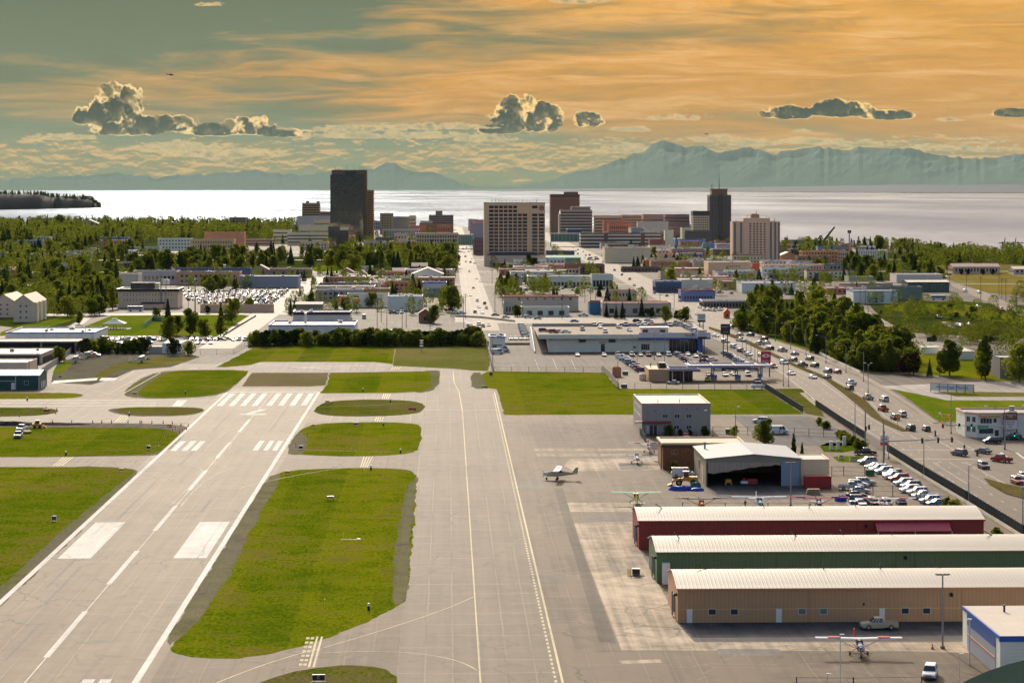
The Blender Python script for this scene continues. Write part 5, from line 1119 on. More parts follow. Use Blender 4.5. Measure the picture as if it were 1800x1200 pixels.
# ---------- open hangar
def open_hangar():
 Y = 518; s = Y/4000.; X0, X1 = 58.9, 80.7; w = X1-X0; d = 25; h = 6.25; rs = .95
 r = empty('hangar', (X0, Y, 0), 0, 'olive hangar with grey gabled roof and its wide front open', 'hangar')
 wm = mat('olive_panel', (.27, .25, .17), .7, 0, .12, .3, rib=('y', .9, .03, .2))
 t = .3; X = lambda px: (px-787)*s-X0
 mb = MB(); mb.box(0, t, 0, d, 0, h); mb.box(w-t, w, 0, d, 0, h); mb.box(t, w-t, d-t, d, 0, h); mb.obj('wall', wm, r)
 mb = MB(); mb.prism([(t, h-.75), (w-t, h-.75), (w-t, h), (w/2, h+rs), (t, h)], 'y', 0, .35); mb.prism([(t, h-.2), (w-t, h-.2), (w/2, h+rs)], 'y', d-.32, d-.02); mb.obj('gable', wm, r)
 e = .3; mb = MB(); mb.prism([(-e, h-.02), (w/2, h+rs+.03), (w+e, h-.02), (w+e, h+.12), (w/2, h+rs+.2), (-e, h+.12)], 'y', -e, d+e); mb.obj('roof', mat('grey_metal_roof', (.25, .26, .265), .7, 0, .1, .2, rib=('y', 2.2, .02, .1)), r)
 mb = MB(); n = 14; xa, xb = .5, X(1375)
 for i in range(n):
  f0, f1 = i/n, (i+1)/n; z = lambda f: 3.1+1.9*math.sin(f*math.pi*.5)**1.5-.35*abs(math.sin(f*17))
  a, b = xa+(xb-xa)*f0, xa+(xb-xa)*f1
  mb.prism([(a, min(5.3, z(f0))), (b, min(5.3, z(f1))), (b, h-.76), (a, h-.76)], 'y', .05, .14)
 mb.obj('canvas_door', mat('tan_canvas', (.42, .33, .25), .85, 0, .2, .4, rib=('x', 1.0, .06, .2)), r)
 mb = MB(); mb.box(X(1375), w-t-.05, -.12, .02, .05, h-.5); mb.obj('sliding_door', mat('blue_grey_door', (.22, .29, .36), .5, 0, .08), r)
 mb = MB(); mb.cyl((1.8, 18, h+.1), (1.8, 18, h+1.6), .22, n=8); mb.cyl((1.8, 18, h+1.6), (1.8, 18, h+1.9), .34, n=8); mb.obj('chimney', STEEL, r)
 mb = MB(); mb.box(-.08, -.003, 12, 14.5, 2.8, 4.6); mb.obj('vent', DSTEEL, r); mb = MB(); mb.box(-.06, -.003, 5, 7, .1, 3.9); mb.box(-.06, -.003, 8.5, 10, .1, 3.9); mb.obj('side_door', cmat((.40, .38, .33)), r)
 mb = MB(); mb.box(t, w-t, t, d-t, .018, .03); mb.obj('floor_slab', MP['dark'], r)
 a = B('shed', 'beige ribbed metal lean-to joined to the right of open hangar', 0, 0, 0, 0, 0, (.48, .41, .31), 'shed', ROOFW, loc=(X1+.05, Y+1, 0), dims=(6.6, 10, 6.0), rib=('x', .5, .04), par=.15)
 # things inside and beside
 def boxy(name, label, x, y, parts, cat):
  q = empty(name, (x, y, .03), 0, label, cat)
  for nm, b, m in parts: mb = MB(); mb.box(*b); bevel(mb.obj(nm, m, q), .05)
 boxy('floor_heater', 'yellow machine standing inside the open hangar', X0+X(1284), Y+2, (('body', (-.7, .7, 0, 1, .5, 1.3), YELLOW), ('leg', (-.8, -.5, 0, .9, 0, .5), YELLOW), ('leg', (.5, .8, 0, .9, 0, .5), YELLOW), ('top_box', (-.4, .4, .2, .8, 1.3, 1.6), BLACK)), 'machine')
 boxy('tool_chest', 'red tool chest inside the open hangar', X0+X(1326), Y+2, (('chest', (-1.2, 1.2, 0, .8, .25, 1.35), REDP), ('drawer', (-1.1, 1.1, -.03, 0, .5, .7), DARKF), ('drawer', (-1.1, 1.1, -.03, 0, .85, 1.05), DARKF), ('base', (-1.1, 1.1, .1, .7, 0, .25), BLACK)), 'tool chest')
 boxy('tug', 'small white red aircraft tug next to the tool chest', X0+X(1312), Y+1.6, (('body', (-.8, .8, 0, 1.5, .35, .9), SIGNW), ('seat', (-.3, .3, .8, 1.2, .9, 1.5), REDP), ('wheel', (-.95, -.8, .1, .6, 0, .5), BLACK), ('wheel', (.8, .95, .1, .6, 0, .5), BLACK)), 'tug')
open_hangar()
# ================================================================== DEALERSHIP, FILLING STATION, RESTAURANT, SIGNS, POLES, FENCES
def text(name, s, size, m, parent, loc, rot=(math.pi/2, 0, 0), ext=.03, sx=1.0, align='CENTER'):
 c = bpy.data.curves.new('lettering', 'FONT'); c.body = s; c.size = size; c.extrude = ext; c.align_x = align; c.align_y = 'CENTER'
 o = bpy.data.objects.new('lettering', c); COL.objects.link(o)
 me = bpy.data.meshes.new_from_object(o.evaluated_get(bpy.context.evaluated_depsgraph_get()))
 bpy.data.objects.remove(o); me.materials.clear(); me.materials.append(m)
 q = inst(me, name, parent, loc); q.rotation_euler = rot; q.scale = (sx, 1, 1); return q
def dealership():
 Y = dep(619); s = Y/4000.; X0 = (964-787)*s; w = (1177-964)*s; h = 7.3; d = 66
 r = empty('dealership', (X0, Y, 0), 0, 'wide white car dealership with cars parked on its flat roof deck', 'building')
 X = lambda px: (px-964)*s
 wm = cmat((.50, .49, .50)); sw = X(1248)
 mb = MB(); mb.box(0, w, 0, d, 0, h-1.2, top=False, bot=False); mb.obj('wall', wm, r)
 mb = MB(); mb.box(w, X(1227), 3, 30, 0, h-1.2, top=False, bot=False); mb.obj('showroom_glazing', mat('showroom_glass', (.05, .06, .06), .08, 0, .5, .15, spec=.9), r)
 for k in range(8): x = w+(X(1227)-w)*k/7; mb = MB(); mb.box(x-.08, x+.08, 2.9, 2.99, 0, h-1.2); mb.obj('mullion', STEEL, r)
 mb = MB(); mb.box(X(1227), X(1236), -1, 8, 0, h-1.2); mb.obj('blue_pylon', BTRIM, r)
 deck = MB(); deck.box(X(946), sw, -1.5, d, h-1.5, h-.6); deck.obj('roof_deck', MP['walk'], r)
 mb = MB(); f = X(1123)
 mb.box(X(946), f, -1.9, -1.51, h-1.7, h+.15); mb.obj('parapet', cmat((.52, .50, .47)), r)
 mb = MB(); mb.box(f, sw+.3, -2.2, -1.51, h-1.3, h+.9); mb.obj('fascia', cmat((.40, .43, .50)), r)
 mb = MB(); mb.box(f, sw+.32, -2.24, -2.21, h-1.9, h-1.3); mb.obj('blue_band', BTRIM, r)
 mb = MB(); mb.box(sw, sw+.3, -1.5, d, h-1.5, h+.3); mb.obj('parapet', cmat((.58, .56, .54)), r)
 mb = MB(); mb.box(X(946), sw, d, d+.4, h-1.5, h+.7); mb.obj('parapet', cmat((.28, .27, .26)), r)
 mb = MB(); mb.box(X(1128), X(1176), 1, 7, h-.6, h+2.6); mb.obj('roof_office', cmat((.45, .45, .47)), r)
 mb = MB(); mb.box(X(1126), X(1178), .5, 7.5, h+2.6, h+2.9); mb.obj('roof_office_top', SIGNW, r)
 for x in (1135, 1166): inst(winmesh(2.2, 1.3, GLASS, DARKF, 0), 'window', r, (X(x), .997, h+.6))
 inst(winmesh(1.6, 3.2, GLASS, DARKF, 1), 'window', r, (X(1060), -.003, .2)); inst(winmesh(3.6, 2.6, GLASS, FRAME, 3), 'window', r, (X(1135), -.003, .8))
 mb = MB(); mb.box(X(972), X(982), -.08, -.003, 0, 2.6); mb.obj('door', cmat((.60, .58, .50)), r)
 for x in (1024, 1076): mb = MB(); mb.box(X(x)-1.4, X(x)+1.4, -.5, -.003, h-3.2, h-2); mb.obj('louvre', DSTEEL, r)
 for x in (968, 1018, 1072, 1125): mb = MB(); mb.box(X(x)-.4, X(x)+.4, -.4, -.003, h-2.2, h-1.8); mb.obj('wall_lamp', BLACK, r)
 mb = MB(); mb.box(X(1116)-.4, X(1116)+.4, -.2, -.003, 1.6, 2.4); mb.obj('wall_box', BLACK, r)
 text('parts_sign', 'PARTS', 1.1, BLACK, r, (X(1060), -.03, 3.9)); text('lettering', 'CHEVROLET', .9, DARKF, r, (X(1217), -2.25, h-.5));
 mb = MB(); mb.prism([(X(1203), h-.1), (X(1205), h+.4), (X(1207), h+.4), (X(1209), h-.1), (X(1207), h-.5), (X(1205), h-.5)], 'y', -2.3, -2.21); mb.obj('gold_bow_badge', mat('gold_badge', (.60, .38, .08), .4, .3, 0), r)
 mb = MB(); mb.cyl((X(1218), -2.2, h+.3), (X(1218), -2.3, h+.3), .45, n=14); mb.obj('round_badge', DSTEEL, r)
 # ramp up to the deck on the left
 mb = MB(); x0, x1 = X(940), X(963)
 mb.v += [(x0, -2, .02), (x1, -2, .02), (x1, 44, h-.6), (x0, 44, h-.6), (x0, 44, 0), (x1, 44, 0)]; mb.f += [[0, 1, 2, 3], [3, 2, 5, 4], [0, 3, 4], [1, 5, 2], [0, 4, 5, 1]]; mb.mi += [0]*5; mb.obj('ramp', MP['walk'], r)
 mb = MB(); mb.prism([(-6, 0), (46, 0), (46, h+.5), (36, h+.5), (-6, .9)], 'x', x0-.4, x0-.003); mb.obj('ramp_wall', cmat((.64, .63, .60)), r)
 mb = MB(); mb.box(X(885), x0-.41, 44, 44.5, 0, .9); mb.obj('ramp_kerb', MP['walk'], r)
dealership()
DK = 6.72   # deck level
a = B('office_building', 'small white box office with blue roof edge by the avenue end', 861, 888, 617, 591, 14, (.54, .54, .55), 'building', ROOFW, trim=(BTRIM, .5), units=2, over=.3)
mb = MB(); mb.box(1, 5, -.1, -.003, .8, 2.8); mb.obj('shutter', cmat((.16, .12, .10)), a)
def station():
 Y = dep(671); s = Y/4000.
 r = empty('canopy', (0, Y, 0), 0, 'long filling station canopy with red and blue stripes on columns', 'canopy')
 X = lambda px: (px-787)*s; x0, x1 = X(1212), X(1356); z0, z1 = 4.6, 5.6; y0, y1 = 1.5, 13
 mb = MB(); mb.box(x0, x1, y0, y1, z0+.1, z0+.5); mb.obj('canopy_deck', mat('canopy_top', (.16, .17, .19), .6), r)
 mb = MB(); mb.box(x0-.1, x1+.1, y0-.3, y0-.003, z0, z1); mb.box(x0-.1, x1+.1, y1+.003, y1+.3, z0, z1); mb.box(x1+.003, x1+.3, y0, y1, z0, z1); mb.box(x0-.3, x0-.003, y0, y1, z0, z1); mb.obj('fascia', mat('canopy_fascia', (.50, .52, .60), .5), r)
 mb = MB(); mb.box(x0-.1, x1+.1, y0-.34, y0-.301, z0+.38, z0+.56); mb.obj('red_stripe', REDP, r)
 mb = MB(); mb.box(x0-.1, x1+.1, y0-.34, y0-.301, z0+.02, z0+.2); mb.obj('blue_stripe', BTRIM, r)
 for f in (.02, .3, .58, .86): mb = MB(); mb.box(x0+(x1-x0)*f, x0+(x1-x0)*f+.4, y0, y1, z0+.52, z0+.9); mb.obj('canopy_rib', SIGNW, r)
 mb = MB(); mb.box(X(1323), x1+.1, y0-.38, y0-.345, z0+.05, z1); mb.obj('sign_panel', SIGNW, r)
 text('lettering', 'Holiday', 1.35, REDP, r, (X(1336), y0-.42, z0+.5), sx=1.1)
 for px in (1258, 1300, 1341):
  for y in (4, 10): mb = MB(); mb.box(X(px)-.2, X(px)+.2, y-.2, y+.2, .02, z0+.1); mb.obj('column', STEEL, r)
 for px in (1257, 1261, 1298, 1303, 1339, 1343):
  q = empty('fuel_pump', (X(px)-.2, Y+1.5+5*((px//3) % 2), .02), 0, 'grey and blue fuel pump under the striped canopy', 'fuel pump', 'fuel pumps under the canopy')
  mb = MB(); mb.box(-.45, .45, -.3, .3, 0, 1.5); mb.obj('cabinet', cmat((.20, .22, .25)), q); mb = MB(); mb.box(-.5, .5, -.32, .32, 1.5, 2.1); mb.obj('top_sign', BTRIM, q); mb = MB(); mb.box(-.3, .3, -.33, -.3, .9, 1.3); mb.obj('display', GLASS, q)
 # shop
 k = empty('shop', (X(1141), Y, 0), 0, 'filling station shop, tan brick with rooftop machines and red band', 'shop')
 w = (1177-1141)*s; w2 = (1231-1141)*s
 mb = MB(); mb.box(0, w, 0, 17, 0, 4.3, bot=False); mb.obj('wall', cmat((.30, .22, .15)), k)
 mb = MB(); mb.box(w, w2-2, 5, 17, 0, 3.9, bot=False); mb.obj('shopfront', GLASS, k)
 for i in range(7): x = w+(w2-2-w)*i/6; mb = MB(); mb.box(x-.06, x+.06, 4.9, 4.99, 0, 3.6); mb.obj('mullion', REDP if i in (0, 6) else STEEL, k)
 mb = MB(); mb.box(w-.2, w2+.5, 1.6, 4.8, 3.3, 3.8); mb.obj('red_band', REDP, k)
 x0, x1 = w, w2-1; mb = MB(); mb.box(x0, x1, -2, 8, 3.85, 4.1); mb.obj('canopy_deck', ROOFD, k)
 mb = MB(); mb.box(x0-.1, x1+.1, -2.3, -2.003, 3.8, 4.8); mb.box(x0-.3, x0-.003, -2, 8, 3.8, 4.8); mb.box(x1+.003, x1+.3, -2, 8, 3.8, 4.8); mb.box(x0-.1, x1+.1, 8.003, 8.3, 3.8, 4.8); mb.obj('fascia', MC['canopy_fascia'], k)
 mb = MB(); mb.box(x0-.1, x1+.1, -2.34, -2.301, 4.2, 4.36); mb.obj('red_stripe', REDP, k); mb = MB(); mb.box(x0-.1, x1+.1, -2.34, -2.301, 3.82, 4.0); mb.obj('blue_stripe', BTRIM, k)
 for x in (x0+1, (x0+x1)/2): mb = MB(); mb.box(x-.15, x+.15, -1.6, -1.3, 0, 3.85); mb.obj('column', cmat(TAN), k)
 roof_units(k, w, 15, 4.3, 7, 5, .9)
 mb = MB(); mb.box(w*.55, w*.9, 5, 8, 4.3, 6.2); mb.obj('roof_unit', BLACK, k)
 # propane tank, kiosk, big red sign
 q = empty('water_tank', W(1130, 668), 0, 'pale round-ended storage tank at the left of the station shop', 'tank'); mb = MB(); mb.cyl((0, 0, 0), (0, 0, 2.2), 1.3, n=14); mb.obj('tank', cmat((.42, .42, .40)), q); mb = MB(); mb.cyl((0, 0, 2.2), (0, 0, 2.6), 1.3, .5, 14); mb.obj('lid', cmat((.46, .46, .44)), q)
 q = empty('gas_tank', W(1332, 684), 0, 'white horizontal propane tank beside the black rail fence', 'tank'); mb = MB(); mb.cyl((-2, 0, 1.1), (2, 0, 1.1), .6, n=12); mb.obj('tank', SIGNW, q)
 for e, f in ((-2, -2.4), (2, 2.4)): mb = MB(); mb.cyl((e, 0, 1.1), (f, 0, 1.1), .6, .25, 12); mb.obj('tank_end', SIGNW, q)
 for x in (-1.3, 1.3): mb = MB(); mb.box(x-.15, x+.15, -.5, .5, 0, .55); mb.obj('leg', STEEL, q)
 B('shed', 'small brown timber enclosure by the grey fence of the lot', 1077, 1092, 662, 645, 4, (.30, .15, .08), 'shed', cmat((.36, .22, .13)), par=.2, rib=('x', .4, .03), side=False)
 q = empty('brand_sign', W(1346, 662), 0, 'red filling station sign with white eye mark on blue posts', 'sign')
 for x in (-1.35, 1.35): mb = MB(); mb.box(x-.2, x+.2, -.2, .2, 0, 4.8); mb.obj('post', BTRIM, q)
 mb = MB(); mb.box(-1.8, 1.8, -.3, .3, 4.8, 9.2); mb.obj('panel', mat('sign_red', (.52, .025, .05), .5, 0, .04), q)
 mb = MB(); mb.prism([(1.25*math.cos(a)*(1 if abs(math.cos(a)) < .9 else 1.1), 7.6+.62*math.sin(a)) for a in [i*math.pi/12 for i in range(24)]], 'y', -.36, -.301); e = mb.obj('eye_mark', SIGNW, q)
 mb = MB(); mb.prism([(.42*math.cos(a), 7.6+.42*math.sin(a)) for a in [i*math.pi/8 for i in range(16)]], 'y', -.40, -.361); mb.obj('eye_disc', MC['sign_red'], e)
 mb = MB(); mb.box(-.12, .22, -.43, -.401, 7.5, 7.72); mb.obj('eye_bird', BTRIM, e)
 text('lettering', 'Holiday', .8, SIGNW, q, (0, -.33, 5.7))
station()
def pylon(label, px, py, w, h, zt, panel, lines, tcol, posts=2, split=None):
 q = empty('pylon_sign', W(px, py), 0, label, 'sign')
 for x in ((-w*.22, w*.22) if posts == 2 else (0,)): mb = MB(); mb.box(x-.18, x+.18, -.15, .15, 0, zt-h); mb.obj('post', DSTEEL, q)
 mb = MB(); mb.box(-w/2, w/2, -.35, .35, zt-h, zt); mb.obj('panel', panel, q)
 mb = MB(); mb.box(-w/2-.1, w/2+.1, -.3, .3, zt-h-.12, zt-h-.003); mb.box(-w/2-.1, w/2+.1, -.3, .3, zt+.003, zt+.12); mb.obj('frame', DARKF, q)
 if split: mb = MB(); mb.box(-w/2, w/2, -.4, -.351, zt-h, zt-h+split[0]); mb.obj('lower_panel', split[1], q)
 for (t, z, sz, m) in lines: text('lettering', t, sz, m or tcol, q, (0, -.42, z))
 return q
pylon('white and black dealer pylon sign beyond the roof deck', 1233, 585, 3.8, 3.7, 8.9, SIGNW, [('CHEVROLET', 8.1, .62, None), ('Cadillac', 7.1, .8, None)], DSTEEL, split=(.8, BLACK))
pylon('black dealer pylon sign on two tall posts beside the highway', 1275, 627, 3.8, 4.0, 13.2, BLACK, [('QUALITY', 12.2, .8, SIGNW), ('GMC', 11.2, .9, REDP), ('TRUCKS', 10.0, .55, SIGNW)], SIGNW)
pylon('white dealer pylon sign in front of the showroom glass', 1234, 637, 3.7, 3.2, 12.6, SIGNW, [('BUICK', 11.8, .7, mat('sign_orange', (.60, .12, .03), .5)), ('PRE-OWNED', 10.9, .6, None)], DSTEEL, split=(.75, BLACK))
pylon('orange and blue shop sign on a single post', 627, 551, 4.0, 1.6, 8.2, mat('orange_panel', (.80, .28, .02), .5), [], SIGNW, 1)
mb = MB()
# ---- restaurant
def restaurant():
 Y = dep(772); s = Y/4000.; X0 = (1723-787)*s
 r = empty('restaurant', (X0, Y, 0), 0, 'pale pink two-storey corner restaurant at the road junction', 'restaurant')
 w = 24; h = 6.5; d = 14; wm = cmat((.60, .51, .53))
 pts = [(0, 0), (w, 0), (w, d), (-2.6, d), (-2.6, 3.2)]
 mb = MB(); mb.prism(pts, 'z', 0, h-.2); mb.obj('wall', wm, r)
 mb = MB(); n = len(pts)
 mb.prism([(-.1, -.15), (w+.1, -.15), (w+.1, .25), (.1, .25)], 'z', h-.2, h+.35); mb.prism([(-2.8, 3.1), (-.1, -.15), (.1, .25), (-2.5, 3.4)], 'z', h-.2, h+.348); mb.prism([(-2.8, 3.11), (-2.4, 3.41), (-2.4, d), (-2.8, d)], 'z', h-.2, h+.346); mb.prism([(-2.39, d-.4), (w, d-.4), (w, d), (-2.39, d)], 'z', h-.2, h+.344); mb.obj('parapet', cmat((.36, .28, .25)), r)
 mb = MB(); mb.prism([(0, .26), (w, .26), (w, d-.41), (-2.38, d-.41), (-2.38, 3.42)], 'z', h-.199, h-.1); mb.obj('roof', ROOFG, r)
 X = lambda px: (px-1723)*s
 inst(winmesh(3.3, 1.7, GLASS, FRAME, 3), 'window', r, (X(1739), -.004, 3.9)); inst(winmesh(.9, 1.3, GLASS, FRAME, 0), 'window', r, (X(1755), -.004, 4.1))
 inst(winmesh(3.9, 1.4, GLASS, DARKF, 2), 'window', r, (X(1739), -.004, 1.2)); inst(winmesh(1.0, 2.1, GLASS, DARKF, 0), 'door', r, (X(1758), -.004, 0.02))
 an = math.atan2(-3.2, 2.6)
 for f in (.28, .74):
  for z in (1.5, 4.2): inst(winmesh(1.2, 1.5, GLASS, FRAME, 1), 'window', r, (-2.6+2.6*f-.004, 3.2-3.2*f-.004, z), an)
 mb = MB(); mb.box(X(1725), X(1764), -.3, -.154, 5.3, 6.3); mb.obj('sign_board', cmat((.52, .42, .28)), r)
 text('lettering', "Peggy's", .95, REDP, r, (X(1735), -.34, 5.8)); text('lettering', 'RESTAURANT', .5, BLACK, r, (X(1754), -.34, 5.8))
 mb = MB(); mb.cyl((11, 6, h-.1), (11, 6, h+1.6), .8, n=10); mb.obj('roof_fan', STEEL, r); mb = MB(); mb.box(9.8, 12.2, 5, 7, h-.1, h+.4); mb.obj('roof_unit', SIGNW, r)
 q = empty('pylon_sign', (X(1768)+X0, Y-1.2, 0), 0, 'tall restaurant pylon with brown name panel and white menu board', 'sign')
 mb = MB(); mb.box(3.45, 3.75, -.15, .15, 0, 5.6); mb.obj('post', cmat((.20, .05, .04)), q); mb = MB(); mb.box(-.1, .2, -.15, .15, 0, 5.6); mb.obj('post', cmat((.20, .05, .04)), q)
 mb = MB(); mb.box(0, 3.7, -.3, .3, 5.0, 7.1); mb.obj('name_panel', cmat((.13, .05, .045)), q); mb = MB(); mb.box(0.02, 3.68, -.25, .25, 2.5, 4.99); mb.obj('menu_board', SIGNW, q)
 text('lettering', "Peggy's", 1.15, cmat((.70, .50, .42)), q, (1.85, -.34, 6.4), sx=.95); text('lettering', 'RESTAURANT', .5, mat('letter_gold', (.55, .35, .05), .5), q, (1.85, -.34, 5.5))
 for z, t in ((4.5, 'PIE & COFFEE'), (3.9, 'FRESH PIES'), (3.2, 'OPEN')): text('lettering', t, .42, DSTEEL if z > 4 else REDP, q, (1.85, -.29, z))
restaurant()
# the long market banner
def banner():
 a = W(1636, 689); b = W(1712, 692); L = (b-a).length; r = empty('market_banner', a, math.atan2(b.y-a.y, b.x-a.x), 'long white market banner on short posts with blue and red lettering', 'banner')
 mb = MB(); mb.box(0, L, -.03, .03, .7, 2.9); mb.obj('cloth', SIGNW, r)
 mb = MB(); mb.box(0, L, -.05, .05, 2.9, 3.1); mb.obj('red_edge', mat('banner_red', (.60, .13, .10), .6), r)
 text('lettering', 'Anchorage Market', 1.45, mat('banner_blue', (.05, .22, .42), .6), r, (L*.5, -.06, 1.9), sx=.98)
 for i in range(6): mb = MB(); mb.cyl((L*i/5, 0, 0), (L*i/5, 0, 3.0), .12, n=6); mb.obj('post', WOOD, r)
banner()
def small_sign(name, label, px, py, w, h, zt, m, txt=None, tm=None, rz=0, dia=False, ts=None):
 q = empty(name, W(px, py), rz, label, 'sign'); mb = MB(); mb.cyl((0, 0, 0), (0, 0, zt-h*.4), .07, n=6); mb.obj('post', STEEL, q)
 mb = MB()
 if dia: mb.prism([(0, zt-h), (w/2, zt-h/2), (0, zt), (-w/2, zt-h/2)], 'y', -.12, -.08)
 else: mb.box(-w/2, w/2, -.12, -.08, zt-h, zt)
 mb.obj('panel', m, q)
 if txt: text('lettering', txt, ts or h*.7, tm or BLACK, q, (0, -.15, zt-h/2))
 return q
SY = mat('sign_yellow', (.80, .62, .03), .5); SAM = mat('sign_amber', (.85, .38, .02), .5); SGREEN = mat('sign_green', (.01, .28, .14), .5)
small_sign('banner_sign', 'yellow banner reading YES+1 on the corner lawn', 1661, 745, 2.3, 1.1, 2.9, SY, 'YES+1')
q = small_sign('pedestrian_sign', 'yellow diamond pedestrian sign beside the YES+1 banner', 1671, 750, 1.5, 1.5, 3.9, SAM, dia=True); mb = MB(); mb.box(-.1, .1, -.16, -.13, 2.8, 3.4); mb.cyl((0, -.13, 3.5), (0, -.17, 3.5), .11, n=8); mb.obj('pictogram', BLACK, q); mb = MB(); mb.box(-.4, .4, -.12, -.08, 1.9, 2.35); mb.obj('plaque', SAM, q)
q = small_sign('pedestrian_sign', 'yellow diamond pedestrian sign in the highway median', 1578, 752, 1.4, 1.4, 4.0, SAM, dia=True); mb = MB(); mb.box(-.1, .1, -.16, -.13, 2.9, 3.5); mb.cyl((0, -.13, 3.6), (0, -.17, 3.6), .11, n=8); mb.obj('pictogram', BLACK, q); mb = MB(); mb.box(-.35, .35, -.12, -.08, 2.0, 2.4); mb.obj('plaque', SAM, q)
small_sign('notice_sign', 'small white square sign beside the yellow banner', 1652, 742, .8, .8, 3.0, SIGNW)
small_sign('mural_sign', 'low painted board beyond the corner, left of the restaurant', 1688, 749, 2.4, 1.3, 2.3, cmat((.45, .36, .22)), 'ALASKA', cmat((.30, .05, .04)), ts=.7)
# hotel pylon on the corner by the fence
q = empty('pylon_sign', W(1554, 805), 0, 'white and dark red pylon sign beside the black road fence', 'sign'); mb = MB(); mb.cyl((0, 0, 0), (0, 0, 7), .22, n=8); mb.obj('post', STEEL, q)
mb = MB(); mb.box(-.95, .95, -.2, .2, 4.0, 5.9); mb.obj('panel', SIGNW, q); mb = MB(); mb.box(-.95, .95, -.22, .2, 3.3, 3.99); mb.obj('lower_panel', cmat((.34, .02, .04)), q); mb = MB(); mb.prism([(-.8, 4.5), (.8, 4.9), (.8, 5.1), (-.8, 4.7)], 'y', -.26, -.205); mb.obj('swoosh', REDP, q)
q = empty('tie_down_sign', W(1150, 806), 0, 'white notice board with black text beside the timber building', 'sign')
mb = MB(); mb.box(-1.1, 1.1, -.08, .08, 2.1, 4.2); mb.obj('panel', cmat((.55, .56, .54)), q)
for x in (-1.0, 1.0): mb = MB(); mb.box(x-.06, x+.06, -.05, .05, 0, 2.1); mb.obj('post', STEEL, q)
for z, t in ((3.9, 'ALASKA'), (3.3, 'AIRCRAFT SALES'), (2.7, 'AIR TAXI')): text('lettering', t, .34, BLACK, q, (0, -.12, z))
# ---- lamp posts, masts
def lamp(px, py, h, arm=(3.5, 1), label='grey street lamp with one arm beside the highway', group='street lamps along the highway', name='street_lamp', a0=0.0):
 r = empty(name, W(px, py), a0, label, 'street lamp', group)
 mb = MB(); mb.cyl((0, 0, 0), (0, 0, h), .13, .08, 8); mb.obj('pole', STEEL, r)
 mb = MB(); mb.cyl((0, 0, 0), (0, 0, .5), .25, .2, 8); mb.obj('base', MP['walk'], r)
 for s in ([arm[1]] if arm[1] else [1, -1]):
  mb = MB(); mb.cyl((0, 0, h-.15), (s*arm[0], 0, h+.9), .06, .045, 6); mb.obj('arm', STEEL, r)
  mb = MB(); mb.box(min(s*arm[0], s*arm[0]+s*.8), max(s*arm[0], s*arm[0]+s*.8), -.16, .16, h+.82, h+.98, tap=(.08, .08, .03, .03)); mb.obj('lamp_head', SIGNW, r)
 return r
for (px, py, h, s) in ((1335, 588, 10, -1), (1363, 600, 10, -1), (1390, 613, 10, -1), (1417, 624, 10, -1), (1452, 638, 10, -1), (1487, 655, 10, -1), (1518, 670, 10, -1)): lamp(px, py, h, (3.2, s), 'grey lamp post along the wooded side of the highway')
lamp(1503, 768, 10.5, (4, 1), 'tall lamp post behind the black fence, left of the signal pole'); lamp(1672, 762, 11, (4, -1), 'lamp post on the corner lawn beside the long banner')
lamp(1562, 806, 5.5, (0.9, 1), 'short lamp post left of the pylon by the black fence'); lamp(1624, 836, 8.2, (3.8, 1), 'lamp post rising over the black fence near parked cars'); lamp(1703, 885, 8.2, (3.5, 1), 'lamp post by the black fence, lower right'); lamp(1766, 790, 10.5, (4.5, 0), 'double armed lamp post in front of the restaurant'); lamp(1798, 925, 8, (3, 1), 'lamp post at the right edge beside the fence')
for px, py, h in ((1113, 642, 11), (1120, 640, 10), (1150, 632, 10.5), (1168, 640, 11), (1526+0, 690, 9)): lamp(px, py, h, (.7, 0), 'slim twin headed lamp pole on the dealer lot', 'lamp poles on the dealer lot')
lamp(1086, 683, 9.5, (.6, 1), 'short lamp pole at the corner of the grassy strip fence'); lamp(866, 643, 10, (.6, 1), 'lamp pole at the fence left of the ramp')
lamp(1377, 678, 8.5, (.7, 0), 'twin headed lamp pole right of the striped canopy'); lamp(1386, 679, 9.5, (.7, 0), 'taller twin headed lamp pole right of the striped canopy')
for px, py in ((1305, 622), (1312, 628), (1320, 632), (1327, 640), (1332, 645)): lamp(px, py, 7, (.4, 1), 'thin black lamp pole in the strip beside the display cars', 'thin lamp poles beside the display cars', 'slim_lamp')
def flood(px, py, h, label):
 r = empty('flood_mast', W(px, py), 0, label, 'floodlight mast'); mb = MB(); mb.cyl((0, 0, 0), (0, 0, h), .17, .11, 10); mb.obj('pole', STEEL, r); mb = MB(); mb.cyl((0, 0, 0), (0, 0, .35), .35, n=10); mb.obj('base', MP['walk'], r)
 mb = MB(); mb.box(-.9, .9, -.05, .05, h-.1, h); mb.obj('crossbar', DSTEEL, r)
 for x in (-.85, -.3, .3, .85): mb = MB(); mb.box(x-.25, x+.25, -.25, .25, h, h+.16, tap=(.06, .06, .06, .06)); mb.obj('lamp_head', DSTEEL, r)
 mb = MB(); mb.box(-.12, .12, -.3, -.12, 2.4, 3.0); mb.obj('switch_box', STEEL, r)
flood(1657, 1139, 10.9, 'grey floodlight mast with four lamp heads before the tan hangar'); flood(1390, 889, 9.2, 'grey floodlight mast between the open hangar and red hangar')
for (px, yb, h, lab) in ((1477, 1230, 8.7, 'white lamp post with flat top in the bottom foreground'), (1454, 1236, 3.9, 'short white pole with bent lamp in the bottom foreground'), (1687, 1208, 4.6, 'thin pale pole in front of the white hangar')):
 r = empty('pole', W(px, yb), 0, lab, 'pole'); mb = MB(); mb.cyl((0, 0, 0), (0, 0, h), .07, n=8); mb.obj('mast', SIGNW, r); mb = MB(); mb.box(-.05, .55, -.1, .1, h, h+.1); mb.obj('lamp_head', SIGNW, r)
